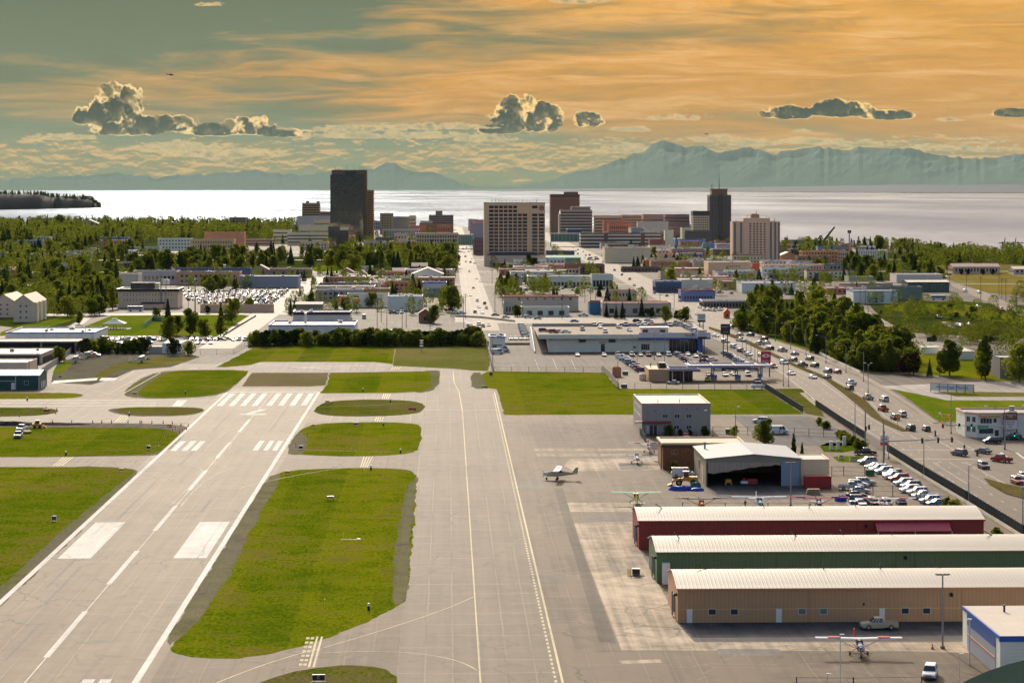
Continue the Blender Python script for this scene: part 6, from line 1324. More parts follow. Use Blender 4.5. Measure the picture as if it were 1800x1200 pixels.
lamp(1228, 776, 7.5, (1.5, 1), 'white thin pole in front of the grey office'); lamp(1293, 772, 8.0, (.5, 1), 'pale lamp pole right of the grey office')
# traffic signals
def signal(px, py, h, arm, heads, label, bar_z):
 r = empty('traffic_signal', W(px, py), 0, label, 'traffic signal')
 mb = MB(); mb.cyl((0, 0, 0), (0, 0, h), .22, .15, 10); mb.obj('pole', STEEL, r)
 mb = MB(); mb.cyl((0, 0, bar_z), (arm, 0, bar_z+.45), .13, .08, 8); mb.obj('mast_arm', STEEL, r)
 for x, c in heads:
  z = bar_z+.45*abs(x/arm); mb = MB(); mb.box(x-.24, x+.24, -.2, .15, z-.8, z+.55); hd = mb.obj('signal_head', BLACK, r)
  if c: mb = MB(); zz = z-.5 if c == 'g' else z+.3; mb.cyl((x, -.2, zz), (x, -.24, zz), .14, n=8); mb.obj('signal_light', mat('green_light', (.0, .5, .25), .4, emit=(.0, 1, .45, 1.5)) if c == 'g' else mat('red_light', (.7, .02, .01), .4, emit=(1, .03, .02, 1.5)), hd)
 return r
signal(1553, 815, 11, 17.5, [(9.6, None), (13.6, None), (17, None)], 'traffic signal mast arm seen from behind, over the highway lanes', 5.6)
r = signal(1766.5, 789, 9.6, -16.5, [(-16.3, 'r'), (-12, 'g'), (-8.8, 'g')], 'traffic signal mast arm with green lights before the restaurant', 5.9)
mb = MB(); mb.box(-7.2, -4.4, -.15, -.1, 5.2, 6.3); gs = mb.obj('street_name_sign', SGREEN, r); text('lettering', 'E 15TH AVE', .45, SIGNW, gs, (-5.8, -.18, 5.98)); text('lettering', 'Airport Blvd', .38, SIGNW, gs, (-5.8, -.18, 5.5))
signal(1521, 782, 9.6, 1.2, [(1.0, None), (.1, None)], 'signal pole at the left kerb of the junction', 4.5)
signal(1812, 800, 6, -6, [(-4.2, 'g')], 'white signal arm entering from the right edge', 5.2)
# ---- fences
def fence(name, label, pts, h, m, step=3.0, slat=False, cat='fence', rail=True, world=False, solid=False):
 P = [W(*p) for p in pts]; r = empty(name, P[0], 0, label, cat); o = P[0]
 pan = MB(); posts = MB(); n = 0
 for a, b in zip(P[:-1], P[1:]):
  L = (b-a).length; d = (b-a)/L; nn = Vector((-d.y, d.x, 0))*.03; a0 = a-o; k = max(1, int(L/step))
  if solid:
   for z0, z1 in ((0.05, h),):
    q = [a0-nn, a0-nn+d*L, a0+nn+d*L, a0+nn]; pan.prism([(v.x, v.y) for v in q], 'z', z0, z1)
  else:
   for z in ((.15, h*.5, h) if rail else (h,)):
    q = [a0-nn, a0-nn+d*L, a0+nn+d*L, a0+nn]; pan.prism([(v.x, v.y) for v in q], 'z', z-.04, z+.02)
   if slat:
    for i in range(int(L/slat)):
     p = a0+d*(i*slat); posts.box(p.x-.05, p.x+.05, p.y-.06, p.y+.06, .1, h)
  for i in range(k+1):
   p = a0+d*(L*i/k); mb = MB(); w_ = .07 if not slat else .12; mb.box(p.x-w_, p.x+w_, p.y-w_, p.y+w_, 0, h+.1)
   if n < 98: mb.obj('post', m, r); n += 1
 pan.obj('rails' if not solid else 'panel', m, r)
 if slat: posts.obj('pickets', m, r)
 return r
BLK = mat('fence_black', (.022, .03, .03), .6, 0, .1)
fence('road_fence', 'black picket road fence from the highway bend to the junction', [(1434, 714), (1475, 742), (1521, 772)], 2.1, BLK, 4, .55)
fence('road_fence', 'long black picket road fence right of the parked cars', [(1560, 794), (1625, 835), (1700, 880), (1800, 942), (1860, 978)], 2.1, BLK, 2.4, .55)
fence('road_fence', 'black picket fence along the lawn below the filling station', [(1341, 681), (1376, 703), (1411, 725)], 2.0, BLK, 4, .6)
fence('barrier_wall', 'low white concrete barrier beside the black road fence', [(1556, 797), (1622, 839), (1697, 884), (1797, 946), (1850, 978)], .8, cmat((.50, .48, .44)), 8, solid=True)
fence('guard_rail', 'white guard rail at the edge of the roadside wood', [(1441, 622), (1470, 637), (1512, 656)], 1.0, cmat((.50, .50, .50)), 6, solid=True)
fence('slatted_fence', 'grey slatted fence from the lot corner to the lawn', [(1059, 652), (1072, 664), (1088, 684)], 2.2, cmat((.20, .21, .22)), 3, solid=True)
fence('chain_fence', 'wire fence between the lawn and the dealer lot', [(868, 654), (960, 654), (1058, 655)], 2.0, DSTEEL, 6)
fence('chain_fence', 'wire fence in front of the filling station lot', [(1088, 684), (1200, 685), (1341, 685)], 2.0, DSTEEL, 5)
fence('chain_fence', 'wire fence running beside the small box office', [(852, 596), (858, 620), (866, 652)], 2.0, cmat((.16, .17, .18)), 4, solid=True)
fence('chain_fence', 'wire fence right of the grey office', [(1253, 764), (1345, 764), (1500, 770)], 2.2, DSTEEL, 4)
fence('chain_gate', 'wire gate with orange notice at the right car park', [(1462, 836), (1483, 836), (1520, 837)], 2.2, DSTEEL, 4)
fence('chain_fence', 'wire fence in front of the parked cars, above red hangar', [(1500, 872), (1604, 873), (1625, 890), (1668, 891)], 2.4, DSTEEL, 4)
fence('chain_fence', 'long wire fence behind the parked high-winged planes', [(1200, 893), (1350, 894), (1500, 894)], 1.2, DSTEEL, 7, rail=False)
fence('board_fence', 'grey board fence beside the left hangars', [(138, 610), (104, 636), (70, 660)], 2.2, cmat((.20, .23, .26)), 4, solid=True)
fence('chain_fence', 'grey fence at the corner of the left car park', [(352, 623), (410, 622), (438, 606)], 2.0, cmat((.24, .27, .32)), 5)
fence('guard_rail', 'rail along the side street beside the park', [(392, 591), (418, 575), (450, 556)], .8, DSTEEL, 6, solid=True)
fence('retaining_wall', 'low pale wall along the merge road', [(800, 557), (846, 559), (905, 566)], 1.0, cmat((.34, .32, .30)), 12, solid=True)
fence('garden_fence', 'green screened fence round a garden plot in the park', [(252, 577), (268, 564), (290, 566)], 2.2, cmat((.06, .16, .13)), 5, solid=True)
fence('railing', 'thin railing in the bottom foreground beside the ramp', [(1400, 1205), (1500, 1206), (1620, 1204)], 1.2, DSTEEL, 6, rail=False)
# ---- utility poles with wires
def upole(px, py, h, label, group='wooden utility poles', cross=True, m=None, r_=.16):
 r = empty('utility_pole', W(px, py), 0, label, 'utility pole', group)
 mb = MB(); mb.cyl((0, 0, 0), (0, 0, h), r_, r_*.7, 7); mb.obj('pole', m or POLEW, r)
 if cross:
  for z in (h-.5, h-1.6)[:1 if h < 10 else 2]: mb = MB(); mb.box(-1.2, 1.2, -.06, .06, z-.08, z+.08); mb.obj('crossarm', m or POLEW, r)
 return r
UP = [(283, 541, 17), (331, 545, 17), (343, 552, 19), (317, 470, 14), (95, 560, 12), (145, 558, 10), (714, 575, 12), (707, 580, 11), (663, 575, 13), (670, 566, 14), (680, 580, 10), (756, 590, 5), (815, 576, 14), (1028, 532, 9), (1038, 535, 10), (1047, 535, 10), (1228, 527, 10), (1257, 520, 11), (1512, 538, 10), (1521, 537, 9), (1526, 570, 10), (1637, 575, 7), (1633, 578, 8), (1724, 525, 14), (1699, 507, 10), (1756, 520, 14), (1761, 525, 13), (1768, 530, 14), (1787, 552, 12), (1669, 503, 8), (1706, 465, 12), (1185, 541, 9), (1160, 545, 9), (988, 560, 13), (870, 552, 12), (883, 540, 10), (865, 500, 11), (818, 560, 13), (803, 470, 9), (855, 465, 10)]
for i, (px, py, h) in enumerate(UP): upole(px, py, h, 'dark wooden utility pole with crossarm standing in the city', 'wooden utility poles across the city', m=STEEL if i in (0, 2, 12) else None, r_=.4 if i in (0, 2) else .16)
r = upole(1652, 663, 7, 'orange brown wooden post on the lawn left of the big tree', None, False);
r = upole(66, 662, 8.5, 'dark pole in front of the grey hangar, left', None, False); upole(51, 664, 6.5, 'leaning dark pole beside the beige box shed', None, False)
def mast(px, py, h, label, head=True):
 r = empty('antenna_mast', W(px, py), 0, label, 'mast'); mb = MB(); mb.cyl((0, 0, 0), (0, 0, h), .9 if h > 20 else .3, .5 if h > 20 else .2, 8); mb.obj('pole', STEEL, r)
 if head:
  for i in range(6): a = i*math.pi/3; mb = MB(); mb.box(math.cos(a)*1.6-.3, math.cos(a)*1.6+.3, math.sin(a)*1.6-.3, math.sin(a)*1.6+.3, h-3, h); mb.obj('antenna_panel', DSTEEL if h > 20 else SIGNW, r)
mast(1493, 445, 24, 'tall phone mast with panel antennas by the brick apartment house'); mast(292, 546, 17.5, 'thick steel pole with antenna panels right of the beige block'); mast(1166, 447, 12, 'short mast among roofs', False)
def dish():
 r = empty('dish_antenna', W(115, 500), 0, 'white dish antenna above the trees at left', 'dish'); mb = MB(); mb.cyl((0, 0, 0), (0, 0, 13.0), .3, n=6); mb.obj('mast', STEEL, r)
 mb = MB(); mb.cyl((0, -.5, 14.2), (0, -.1, 14.4), 1.9, 1.0, 16); mb.obj('reflector', SIGNW, r)
dish()
def crane():
 r = empty('harbour_crane', W(1443, 436), 0, 'dark harbour crane with raised boom near the shore', 'crane'); mb = MB(); mb.box(-6, 8, 0, 8, 0, 9); mb.obj('base', DSTEEL, r)
 mb = MB(); mb.cyl((4, 3, 9), (16, 3, 24), 1.6, 1.1, 6); mb.obj('boom', DSTEEL, r); mb = MB(); mb.cyl((-4, 3, 9), (0, 3, 14), .7, .6, 6); mb.obj('mast', DSTEEL, r); mb = MB(); mb.cyl((0, 3, 14), (12, 3, 19.5), .12, n=5); mb.obj('cable', DSTEEL, r)
crane()
for px, py, lab in ((1766, 441, 'left port gantry crane far away at right'), (1785, 441, 'right port gantry crane at the right edge')):
 r = empty('gantry_crane', W(px, py), 0, lab, 'crane')
 for x in (-2, 3): mb = MB(); mb.box(x-.5, x+.5, 0, 2, 0, 10); mb.obj('leg', DSTEEL, r)
 mb = MB(); mb.box(-6, 9, 0, 2, 8, 9.4); mb.obj('bridge', cmat((.35, .37, .40)), r); mb = MB(); mb.cyl((0, 1, 9.4), (1, 1, 15), .6, .2, 6); mb.obj('boom', DSTEEL, r)
# wires between poles
def wires(label, pts):
 P = [W(px, py)+Vector((0, 0, h)) for px, py, h in pts]; mb = MB()
 for o in (-1, 0, 1):
  for a, b in zip(P[:-1], P[1:]):
   prev = None
   for i in range(9):
    t = i/8; q = a.lerp(b, t)+Vector((o*1.0, 0, -4*t*(1-t)*(b-a).length*.02))
    if prev is not None: mb.cyl(prev, q, .035, n=3, caps=False)
    prev = q
 o = mb.obj('power_lines', DSTEEL); tag(o, label, 'cable')
wires('power lines beside the far right road, slung between wooden poles', [(1669, 503, 8), (1724, 525, 13), (1768, 530, 13.5), (1850, 560, 13)])
wires('power lines crossing left of the centre above the trees', [(95, 560, 12), (283, 541, 16), (343, 552, 18), (663, 575, 12.5)])
wires('power lines along the left side of the straight avenue', [(818, 560, 12.8), (803, 470, 9)])
wires('power lines behind the red striped workshop', [(988, 560, 12.5), (1038, 535, 9.5), (1160, 545, 8.5), (1228, 527, 9.5), (1257, 520, 10.5)])
# ================================================================== TREES
def leaf_mat(name, c1, c2, tr=.35, sc=.5):
 m = bpy.data.materials.new(name); m.use_nodes = True; t = m.node_tree; t.nodes.clear()
 oi = E(t, t.nodes.new('ShaderNodeObjectInfo').outputs['Random'])
 p = position(t); n = noise(p, sc, 3, .7); n2 = noise(p, sc*.18, 2, .6)
 k = ((n-.5)*1.6+(n2-.5)*1.2+oi*.6+.2).cl()
 c = mixc(t, k, c1, c2)
 d = t.nodes.new('ShaderNodeBsdfDiffuse'); tl = t.nodes.new('ShaderNodeBsdfTranslucent'); mx = t.nodes.new('ShaderNodeMixShader'); o = t.nodes.new('ShaderNodeOutputMaterial')
 t.links.new(c.k, d.inputs[0]); c2_ = mixc(t, 1.0, c, (1.6, 1.5, .6), 'MULTIPLY'); t.links.new(c2_.k, tl.inputs[0]); mx.inputs[0].default_value = tr
 t.links.new(d.outputs[0], mx.inputs[1]); t.links.new(tl.outputs[0], mx.inputs[2]); t.links.new(mx.outputs[0], o.inputs[0]); return m
LB = leaf_mat('birch_leaves', (.042, .070, .014), (.17, .19, .036), .55)
LS = leaf_mat('spruce_needles', (.022, .038, .012), (.055, .075, .022), .15)
LR = leaf_mat('purple_leaves', (.030, .010, .012), (.075, .025, .025), .25)
LY = leaf_mat('lime_leaves', (.12, .15, .01), (.24, .26, .02), .45)
BARK = mat('bark', (.10, .08, .06), .95, 0, .3, 2)
def crown_mesh(name, seed, h, rad, n, size, base=.18, shape='round', m=None):
 r = random.Random(seed); mb = MB()
 bl = []
 if shape == 'round':
  for i in range(15):
   z = h*(base+.16+(.72-base)*i/14.); f = 1-abs(z/h-.45)*1.15
   a = r.uniform(0, 6.28); q = rad*.62*f*r.random()**.5
   bl.append((math.cos(a)*q, math.sin(a)*q, z, rad*r.uniform(.38, .62)*max(.35, f)))
 elif shape == 'tall':
  for i in range(11):
   z = h*(base+.08+(.88-base)*i/10.); f = 1-(i/10.)**2*.75
   a = r.uniform(0, 6.28); q = rad*.4*f*r.random()
   bl.append((math.cos(a)*q, math.sin(a)*q, z, rad*r.uniform(.5, .8)*f))
 for i in range(n):
  if shape == 'spruce':
   z = h*(base+(1-base)*(1-math.sqrt(r.random()))); lay = (1-(z/h-base)/(1-base))
   saw = .72+.28*((z*1.1) % 1.0); rr = rad*lay*saw*math.sqrt(r.uniform(.25, 1)); a = r.uniform(0, 6.28)
   c = Vector((math.cos(a)*rr, math.sin(a)*rr, z-rr*.18)); nrm = Vector((math.cos(a)*.6, math.sin(a)*.6, 1+r.uniform(-.5, .5)))
  else:
   b = bl[int(r.random()*len(bl))]
   v = Vector((r.gauss(0, 1), r.gauss(0, 1), r.gauss(0, 1))).normalized()*b[3]*r.uniform(.55, 1.0)**.5
   c = Vector((b[0], b[1], b[2]))+Vector((v.x, v.y, v.z*.85)); nrm = v+Vector((r.gauss(0, 1), r.gauss(0, 1), r.gauss(0, 1)))*b[3]*.8
   if c.z < h*base*.8: c.z = h*base*.8+r.random()*.5
  nrm.normalize(); u = nrm.orthogonal().normalized(); w = nrm.cross(u); s = size*r.uniform(.55, 1.25); a = r.uniform(0, 3.14)
  e1 = (u*math.cos(a)+w*math.sin(a))*s; e2 = (w*math.cos(a)-u*math.sin(a))*s*r.uniform(.5, .9)
  mb.poly([c-e1-e2*.4, c+e2*.8-e1*.2, c+e1, c+e1*.1-e2])
 return mb.mesh(name, m, recalc=False)
def trunk_mesh(name, seed, h, r0, limbs=5, top=.7):
 r = random.Random(seed); mb = MB(); mb.cyl((0, 0, -.2), (0, 0, h*.45), r0, r0*.7, 6); mb.cyl((0, 0, h*.45), (r.uniform(-.3, .3), r.uniform(-.3, .3), h*top), r0*.7, r0*.25, 6)
 for i in range(limbs):
  z = h*r.uniform(.25, .6); a = r.uniform(0, 6.28); l = h*r.uniform(.12, .25)
  mb.cyl((0, 0, z), (math.cos(a)*l, math.sin(a)*l, z+l*.9), r0*.4, r0*.12, 5)
 return mb.mesh(name, BARK, recalc=False)
KIND = {}
def kind(k, cm, tm): KIND.setdefault(k, []).append((cm, tm))
for i in range(4): kind('leaf', crown_mesh('crown', 10+i, 12, 5.2+.4*i, 2800, .42, .05, 'round', LB), trunk_mesh('trunk', 10+i, 12, .28))
for i in range(3): kind('tall', crown_mesh('crown', 30+i, 15, 3.6+.3*i, 2000, .42, .10, 'tall', LB), trunk_mesh('trunk', 30+i, 15, .28))
for i in range(3): kind('spruce', crown_mesh('crown', 50+i, 13, 2.6+.3*i, 1700, .42, .06, 'spruce', LS), trunk_mesh('trunk', 50+i, 13, .22, 0, .96))
for i in range(3): kind('bush', crown_mesh('foliage', 70+i, 4.5, 2.8, 900, .34, .02, 'round', LB), trunk_mesh('stem', 70+i, 4.5, .12, 4))
kind('purple', crown_mesh('crown', 90, 8, 3.8, 1300, .40, .08, 'round', LR), trunk_mesh('trunk', 90, 8, .2))
kind('lime', crown_mesh('crown', 92, 8, 3.2, 1200, .40, .12, 'round', LY), trunk_mesh('trunk', 92, 8, .2))
kind('dark', crown_mesh('crown', 94, 7, 3.6, 1500, .36, .02, 'round', LS), trunk_mesh('trunk', 94, 7, .2))
kind('bigtree', crown_mesh('crown', 97, 12, 5.8, 11000, .26, .04, 'round', LB), trunk_mesh('trunk', 97, 12, .30))
kind('cone', crown_mesh('crown', 98, 9, 1.4, 3000, .20, .03, 'tall', LS), trunk_mesh('trunk', 98, 9, .12, 0, .9))
HT = {'leaf': 12, 'tall': 15, 'spruce': 13, 'bush': 4.5, 'purple': 8, 'lime': 8, 'dark': 7, 'bigtree': 12, 'cone': 9}
NM = {'leaf': ('broadleaf_tree', 'tree'), 'tall': ('poplar_tree', 'tree'), 'spruce': ('spruce_tree', 'tree'), 'bush': ('shrub', 'shrub'), 'purple': ('cherry_tree', 'tree'), 'lime': ('young_tree', 'tree'), 'dark': ('dark_shrub', 'shrub'), 'bigtree': ('birch_tree', 'tree'), 'cone': ('columnar_tree', 'tree')}
RT_ = random.Random(42); NT = {}; STUFF = []
def tree(k, px, py, h, label, group=None, wide=1.0, pos=None):
 p = pos or W(px, py)
 if p.y > coasty(p.x)-8: return
 n, cat = NM[k]; NT[n] = NT.get(n, 0)+1
 cm, tm = RT_.choice(KIND[k]); s = h/HT[k]
 if NT[n] > 270: STUFF.append((k, p, s)); return
 r = empty(n, p, RT_.uniform(0, 6.28), label, cat, group); r.scale = (s*wide, s*wide, s)
 inst(tm, tm.name.split('.')[0], r); inst(cm, cm.name.split('.')[0], r)
 return r
def inside(x, y, P):
 c = False; j = len(P)-1
 for i in range(len(P)):
  if (P[i][1] > y) != (P[j][1] > y) and x < (P[j][0]-P[i][0])*(y-P[i][1])/(P[j][1]-P[i][1])+P[i][0]: c = not c
  j = i
 return c
def scatter(P, n, kinds, hr, label, group, stuff=False, seed=1):
 r = random.Random(seed); x0 = min(p[0] for p in P); x1 = max(p[0] for p in P); y0 = min(p[1] for p in P); y1 = max(p[1] for p in P)
 i = 0; t = 0
 while i < n and t < n*60:
  t += 1; x = r.uniform(x0, x1); y = r.uniform(y0, y1)
  if not inside(x, y, P): continue
  q = W(x, y)
  if any(b[0]-1 < q.x < b[1]+1 and b[2]-1 < q.y < b[3]+1 for b in BOX) or 7 < q.x < 27 or (112 < q.x < 160 and q.y > 1170): continue
  k = r.choice(kinds); h = r.uniform(*hr)*(1.1 if k == 'spruce' else 1)
  if k == 'bush': h *= .4
  if stuff and W(x, y).y > coasty(W(x, y).x)-8: i += 1; continue
  if stuff: STUFF.append((k, W(x, y), h/HT[k]))
  else: tree(k, x, y, h, label % {'leaf': 'green broadleaf tree', 'tall': 'tall green poplar', 'spruce': 'dark pointed spruce', 'bush': 'low green shrub', 'purple': 'dark purple leaved tree', 'lime': 'bright lime green tree', 'dark': 'dark round shrub'}[k], group, r.uniform(1.0, 1.4))
  i += 1
# standouts
for k, px, py, h, lab in (
 ('bigtree', 1345, 783, 7.4, 'large green birch right of the grey office'), ('cone', 1395, 806, 6.4, 'taller of two slim conifers behind the beige lean-to'), ('cone', 1410, 808, 4.4, 'shorter of two slim conifers behind the beige lean-to'),
 ('dark', 1258, 795, 4.6, 'small dark pine between timber building and open hangar'), ('bush', 1175, 768, 3.4, 'green bush left of the dark bushes at the grey office'), ('dark', 1196, 766, 2.0, 'low dark bush under the grey office windows'), ('dark', 1212, 767, 2.0, 'wide low dark bush below the office windows'), ('dark', 1239, 767, 3.0, 'taller dark bush at the right end of the office'), ('dark', 1243, 768, 1.8, 'low dark bush at the office right corner'), ('lime', 1291, 770, 3.6, 'thin yellow green tree by the green dumpster'), ('bush', 1184, 829, 2.4, 'dark green bush before the timber building'),
 ('bigtree', 1669, 660, 13.5, 'big round tree left of the two right lawn trees'), ('tall', 1732, 668, 16, 'broad loose tree on the far side of the right lawn'), ('tall', 1725, 664, 13, 'tree leaning against the broad loose lawn tree'), ('leaf', 1792, 672, 14, 'tree at the right edge behind the lawn'), ('purple', 1588, 657, 6.5, 'dark purple shrub cluster at the lawn edge'), ('purple', 1606, 658, 8.5, 'taller dark purple tree at the lawn edge'), ('spruce', 1634, 661, 6.5, 'small spruce on the lawn right of purple trees'),
 ('spruce', 1128, 556, 10.5, 'tallest dark spruce before the grey beige workshop'), ('spruce', 1066, 557, 8, 'dark spruce at the left corner of grey beige workshop'), ('spruce', 1094, 560, 9, 'dark spruce in front of the grey beige workshop'), ('spruce', 1083, 560, 7.5, 'smaller spruce left of the workshop spruce pair'), ('dark', 1145, 558, 5.5, 'round dark tree right of the tallest workshop spruce'), ('leaf', 1170, 566, 9, 'loose tree right of the workshop spruces'), ('purple', 1190, 562, 5, 'dark purple shrub at the bend right of the workshop'), ('bush', 1204, 564, 7, 'light green ragged bush at the end of the merge road'),
 ('leaf', 795, 547, 14.5, 'big rounded tree left of the straight avenue'), ('leaf', 763, 568, 9.5, 'tree growing beside the brown gabled cabin'), ('leaf', 752, 566, 5, 'small bush left of the brown gabled cabin'), ('spruce', 511, 553, 9, 'dark spruce left of the orange striped shop'), ('leaf', 548, 542, 9.5, 'rounded tree above the dark green bungalow'), ('spruce', 588, 540, 9.5, 'dark spruce beside the orange blue sign'), ('dark', 609, 546, 7.5, 'dark tree left of the orange blue sign'), ('leaf', 654, 540, 9, 'tree standing before the white rear hall'), ('spruce', 695, 536, 9.5, 'dark spruce right of the white rear hall'), ('bush', 910, 556, 6, 'small dark tree at the white workshop corner'),
 ('leaf', 929, 473, 13, 'large tree at the foot of the cream hotel'), ('dark', 938, 475, 11, 'dark tree beside the large hotel tree'), ('lime', 898, 479, 7, 'light green tree before the hotel podium'), ('spruce', 887, 470, 8, 'lone dark spruce in front of the hotel podium'),
 ('leaf', 298, 596, 11, 'loose park tree behind the car park'), ('spruce', 295, 582, 16, 'tall dark spruce in front of the beige block'), ('spruce', 293, 591, 12, 'dark spruce in the park right of the garden plot'), ('leaf', 311, 589, 9.5, 'park tree beside the dark park spruce'), ('leaf', 334, 590, 13, 'large park tree above the small white shed'), ('leaf', 357, 594, 9, 'rounded park tree near the side street'), ('leaf', 408, 568, 13, 'broad full tree beside the side street'), ('spruce', 388, 568, 11, 'dark spruce left of the broad park tree'), ('leaf', 388, 591, 9.5, 'light green park tree near the rail'), ('leaf', 139, 570, 7, 'lone round tree at the upper corner of the park'), ('bush', 275, 556, 5, 'small dark round tree by the park road'), ('leaf', 440, 548, 8, 'tree in front of the tan wall building'), ('dark', 365, 551, 4.5, 'small dark tree at the tan wall building'),
 ('dark', 304, 624, 7.5, 'big round dark bush in front of the small shed'), ('bush', 331, 624, 5.5, 'ragged green bush right of the big round bush'), ('bush', 105, 636, 6, 'bush beside the board fence at left'), ('lime', 12, 556, 6, 'yellow green shrub at the left edge'), ('purple', 144, 474, 9, 'dark red tree in the left woods'), ('lime', 231, 484, 9, 'bright lime tree above the plain cream block'), ('leaf', 104, 405, 26, 'tallest rounded tree on the far left skyline')):
 tree(k, px, py, h, lab)
# hedge row behind the airfield
rh = random.Random(9)
for i in range(56):
 x = 446+i*7.2; tree(rh.choice(['bush', 'leaf', 'bush', 'dark']), x+rh.uniform(-2, 2), 606.5+rh.uniform(-2, 3), rh.uniform(5.2, 7.6), 'leafy tree in the long hedge along the airfield', 'hedge trees behind the airfield', 1.15)
for x, h in ((829, 8.6), (838, 8.4), (822, 8.2), (846, 6.5)): tree('leaf', x, 607, h, 'bigger rounded tree at the right end of the long hedge', 'tall trees at the hedge end', 1.1)
for i in range(15): tree(rh.choice(['bush', 'dark', 'leaf']), 148+i*7.6, 620+rh.uniform(-2, 1), rh.uniform(4.5, 6.8), 'leafy bush in the dark hedge before the left car park', 'hedge before the left car park', 1.1)
for i in range(8): tree('dark', 150+i*14, 622.5, 3.0, 'low dark shrub at the foot of the left hedge', 'low shrubs before the left car park', 1.3)
scatter([(1290, 580), (1300, 545), (1330, 530), (1400, 528), (1480, 550), (1520, 585), (1560, 612), (1600, 640), (1598, 654), (1520, 655), (1440, 618), (1400, 603), (1330, 585)], 92, ['leaf', 'leaf', 'tall', 'tall', 'leaf'], (9, 14.5), '%s in the dense roadside wood', 'trees in the roadside wood', seed=3)
scatter([(1294, 580), (1330, 587), (1400, 607), (1440, 622), (1512, 652), (1600, 658), (1600, 650), (1500, 640), (1400, 595), (1300, 570)], 26, ['leaf', 'bush', 'leaf'], (7, 11), '%s at the front edge of the roadside wood', 'trees at the edge of the roadside wood', seed=33)
for x, y in ((1384, 590), (1433, 620), (1443, 612), (1505, 645)): tree('spruce', x, y, 13, 'dark spruce standing among the roadside wood', 'spruces in the roadside wood')
scatter([(250, 478), (250, 460), (450, 450), (620, 455), (812, 455), (812, 478), (640, 482), (560, 470), (420, 478)], 120, ['leaf', 'leaf', 'tall', 'spruce', 'leaf'], (11, 16.5), '%s in the park belt below downtown', 'trees in the park belt', seed=4)
scatter([(0, 550), (0, 430), (230, 430), (275, 460), (200, 480), (215, 520), (200, 545), (120, 560), (90, 530), (40, 515)], 105, ['leaf', 'leaf', 'tall', 'spruce', 'leaf', 'spruce'], (9, 14), '%s in the left residential woods', 'trees in the left residential woods', seed=5)
scatter([(150, 545), (210, 535), (205, 550), (150, 556)], 8, ['leaf', 'tall'], (8, 13), '%s left of the beige two-storey block', 'trees beside the beige block', seed=15)
scatter([(235, 478), (410, 478), (410, 466), (235, 470)], 16, ['leaf', 'spruce', 'purple'], (9, 13), '%s above the long workshops', 'trees above the long workshops', seed=16)
scatter([(340, 505), (395, 508), (395, 515), (345, 515)], 5, ['leaf'], (9, 12), '%s behind the big car lot', 'trees behind the big car lot', seed=17)
scatter([(0, 428), (0, 400), (520, 402), (540, 412), (400, 420), (230, 428)], 620, ['leaf', 'spruce', 'tall', 'leaf'], (12, 19), '', '', True, 6)
scatter([(-40, 400), (0, 391), (530, 397), (530, 404), (-40, 404)], 330, ['leaf', 'spruce', 'tall'], (12, 18), '', '', True, 66)
scatter([(0, 428), (230, 428), (270, 450), (200, 470), (0, 500)], 90, ['leaf', 'spruce', 'tall'], (9, 13), '', '', True, 7)
scatter([(1375, 447), (1375, 432), (1500, 425), (1620, 430), (1640, 448), (1500, 455)], 120, ['leaf', 'spruce', 'tall'], (9, 14), '', '', True, 8)
for x, h in ((1519, 16), (1530, 16), (1543, 17), (1550, 15), (1585, 13), (1590, 13), (1580, 12)): tree('leaf' if x > 1535 else 'spruce', x, 440, h, 'dark tree rising on the bluff skyline at right', 'trees on the bluff skyline')
scatter([(1600, 462), (1600, 446), (1860, 450), (1860, 470)], 190, ['leaf', 'tall', 'leaf', 'spruce'], (9, 14), '', '', True, 9)
scatter([(1372, 470), (1480, 470), (1500, 455), (1600, 462), (1680, 470), (1660, 488), (1580, 492), (1480, 490), (1460, 480)], 64, ['leaf', 'tall', 'spruce', 'leaf'], (8, 13), '%s between the houses right of centre', 'trees between the houses at right', seed=10)
scatter([(880, 520), (880, 505), (1000, 512), (1000, 521)], 13, ['tall', 'leaf'], (9, 13), '%s above the red striped workshop', 'birches above the red striped workshop', seed=11)
scatter([(868, 540), (880, 500), (905, 490), (905, 520), (880, 545)], 7, ['leaf', 'tall'], (6, 9), '%s along the right side of the avenue', 'trees at the right of the avenue', seed=12)
scatter([(1080, 470), (1130, 478), (1220, 465), (1240, 455), (1090, 458)], 18, ['leaf', 'tall', 'spruce'], (6, 10), '%s in the streets right of the hotel', 'street trees right of the hotel', seed=13)
scatter([(1320, 492), (1410, 496), (1400, 485), (1320, 482)], 12, ['leaf', 'purple', 'leaf'], (6, 9), '%s around the pink strip building', 'trees around the pink strip building', seed=14)
scatter([(1530, 530), (1700, 536), (1790, 552), (1780, 575), (1640, 560), (1560, 560), (1590, 585), (1560, 575), (1525, 545)], 60, ['bush', 'bush', 'leaf'], (6, 9), '%s on the green slope at right', 'shrubs on the green slope at right', seed=18)
scatter([(1620, 590), (1700, 592), (1790, 590), (1800, 605), (1700, 604), (1640, 600)], 26, ['bush', 'leaf'], (6, 9), '%s beside the gravel yard at right', 'shrubs beside the gravel yard', seed=19)
for x, y, h in ((1603, 590, 12), (1737, 590, 13), (1725, 600, 11), (1757, 592, 9), (1783, 585, 13), (1800, 600, 15), (1770, 640, 12), (1790, 630, 12), (1700, 612, 9), (1795, 520, 10), (1790, 535, 11)): tree('leaf', x, y, h, 'broadleaf tree near the gravel yard and right road', 'trees near the gravel yard')
scatter([(690, 470), (820, 470), (820, 440), (700, 445)], 40, ['leaf', 'spruce', 'tall'], (10, 14), '', '', True, 20)
scatter([(600, 445), (760, 446), (812, 450), (812, 456), (600, 458)], 50, ['leaf', 'spruce', 'tall'], (11, 15), '', '', True, 21)
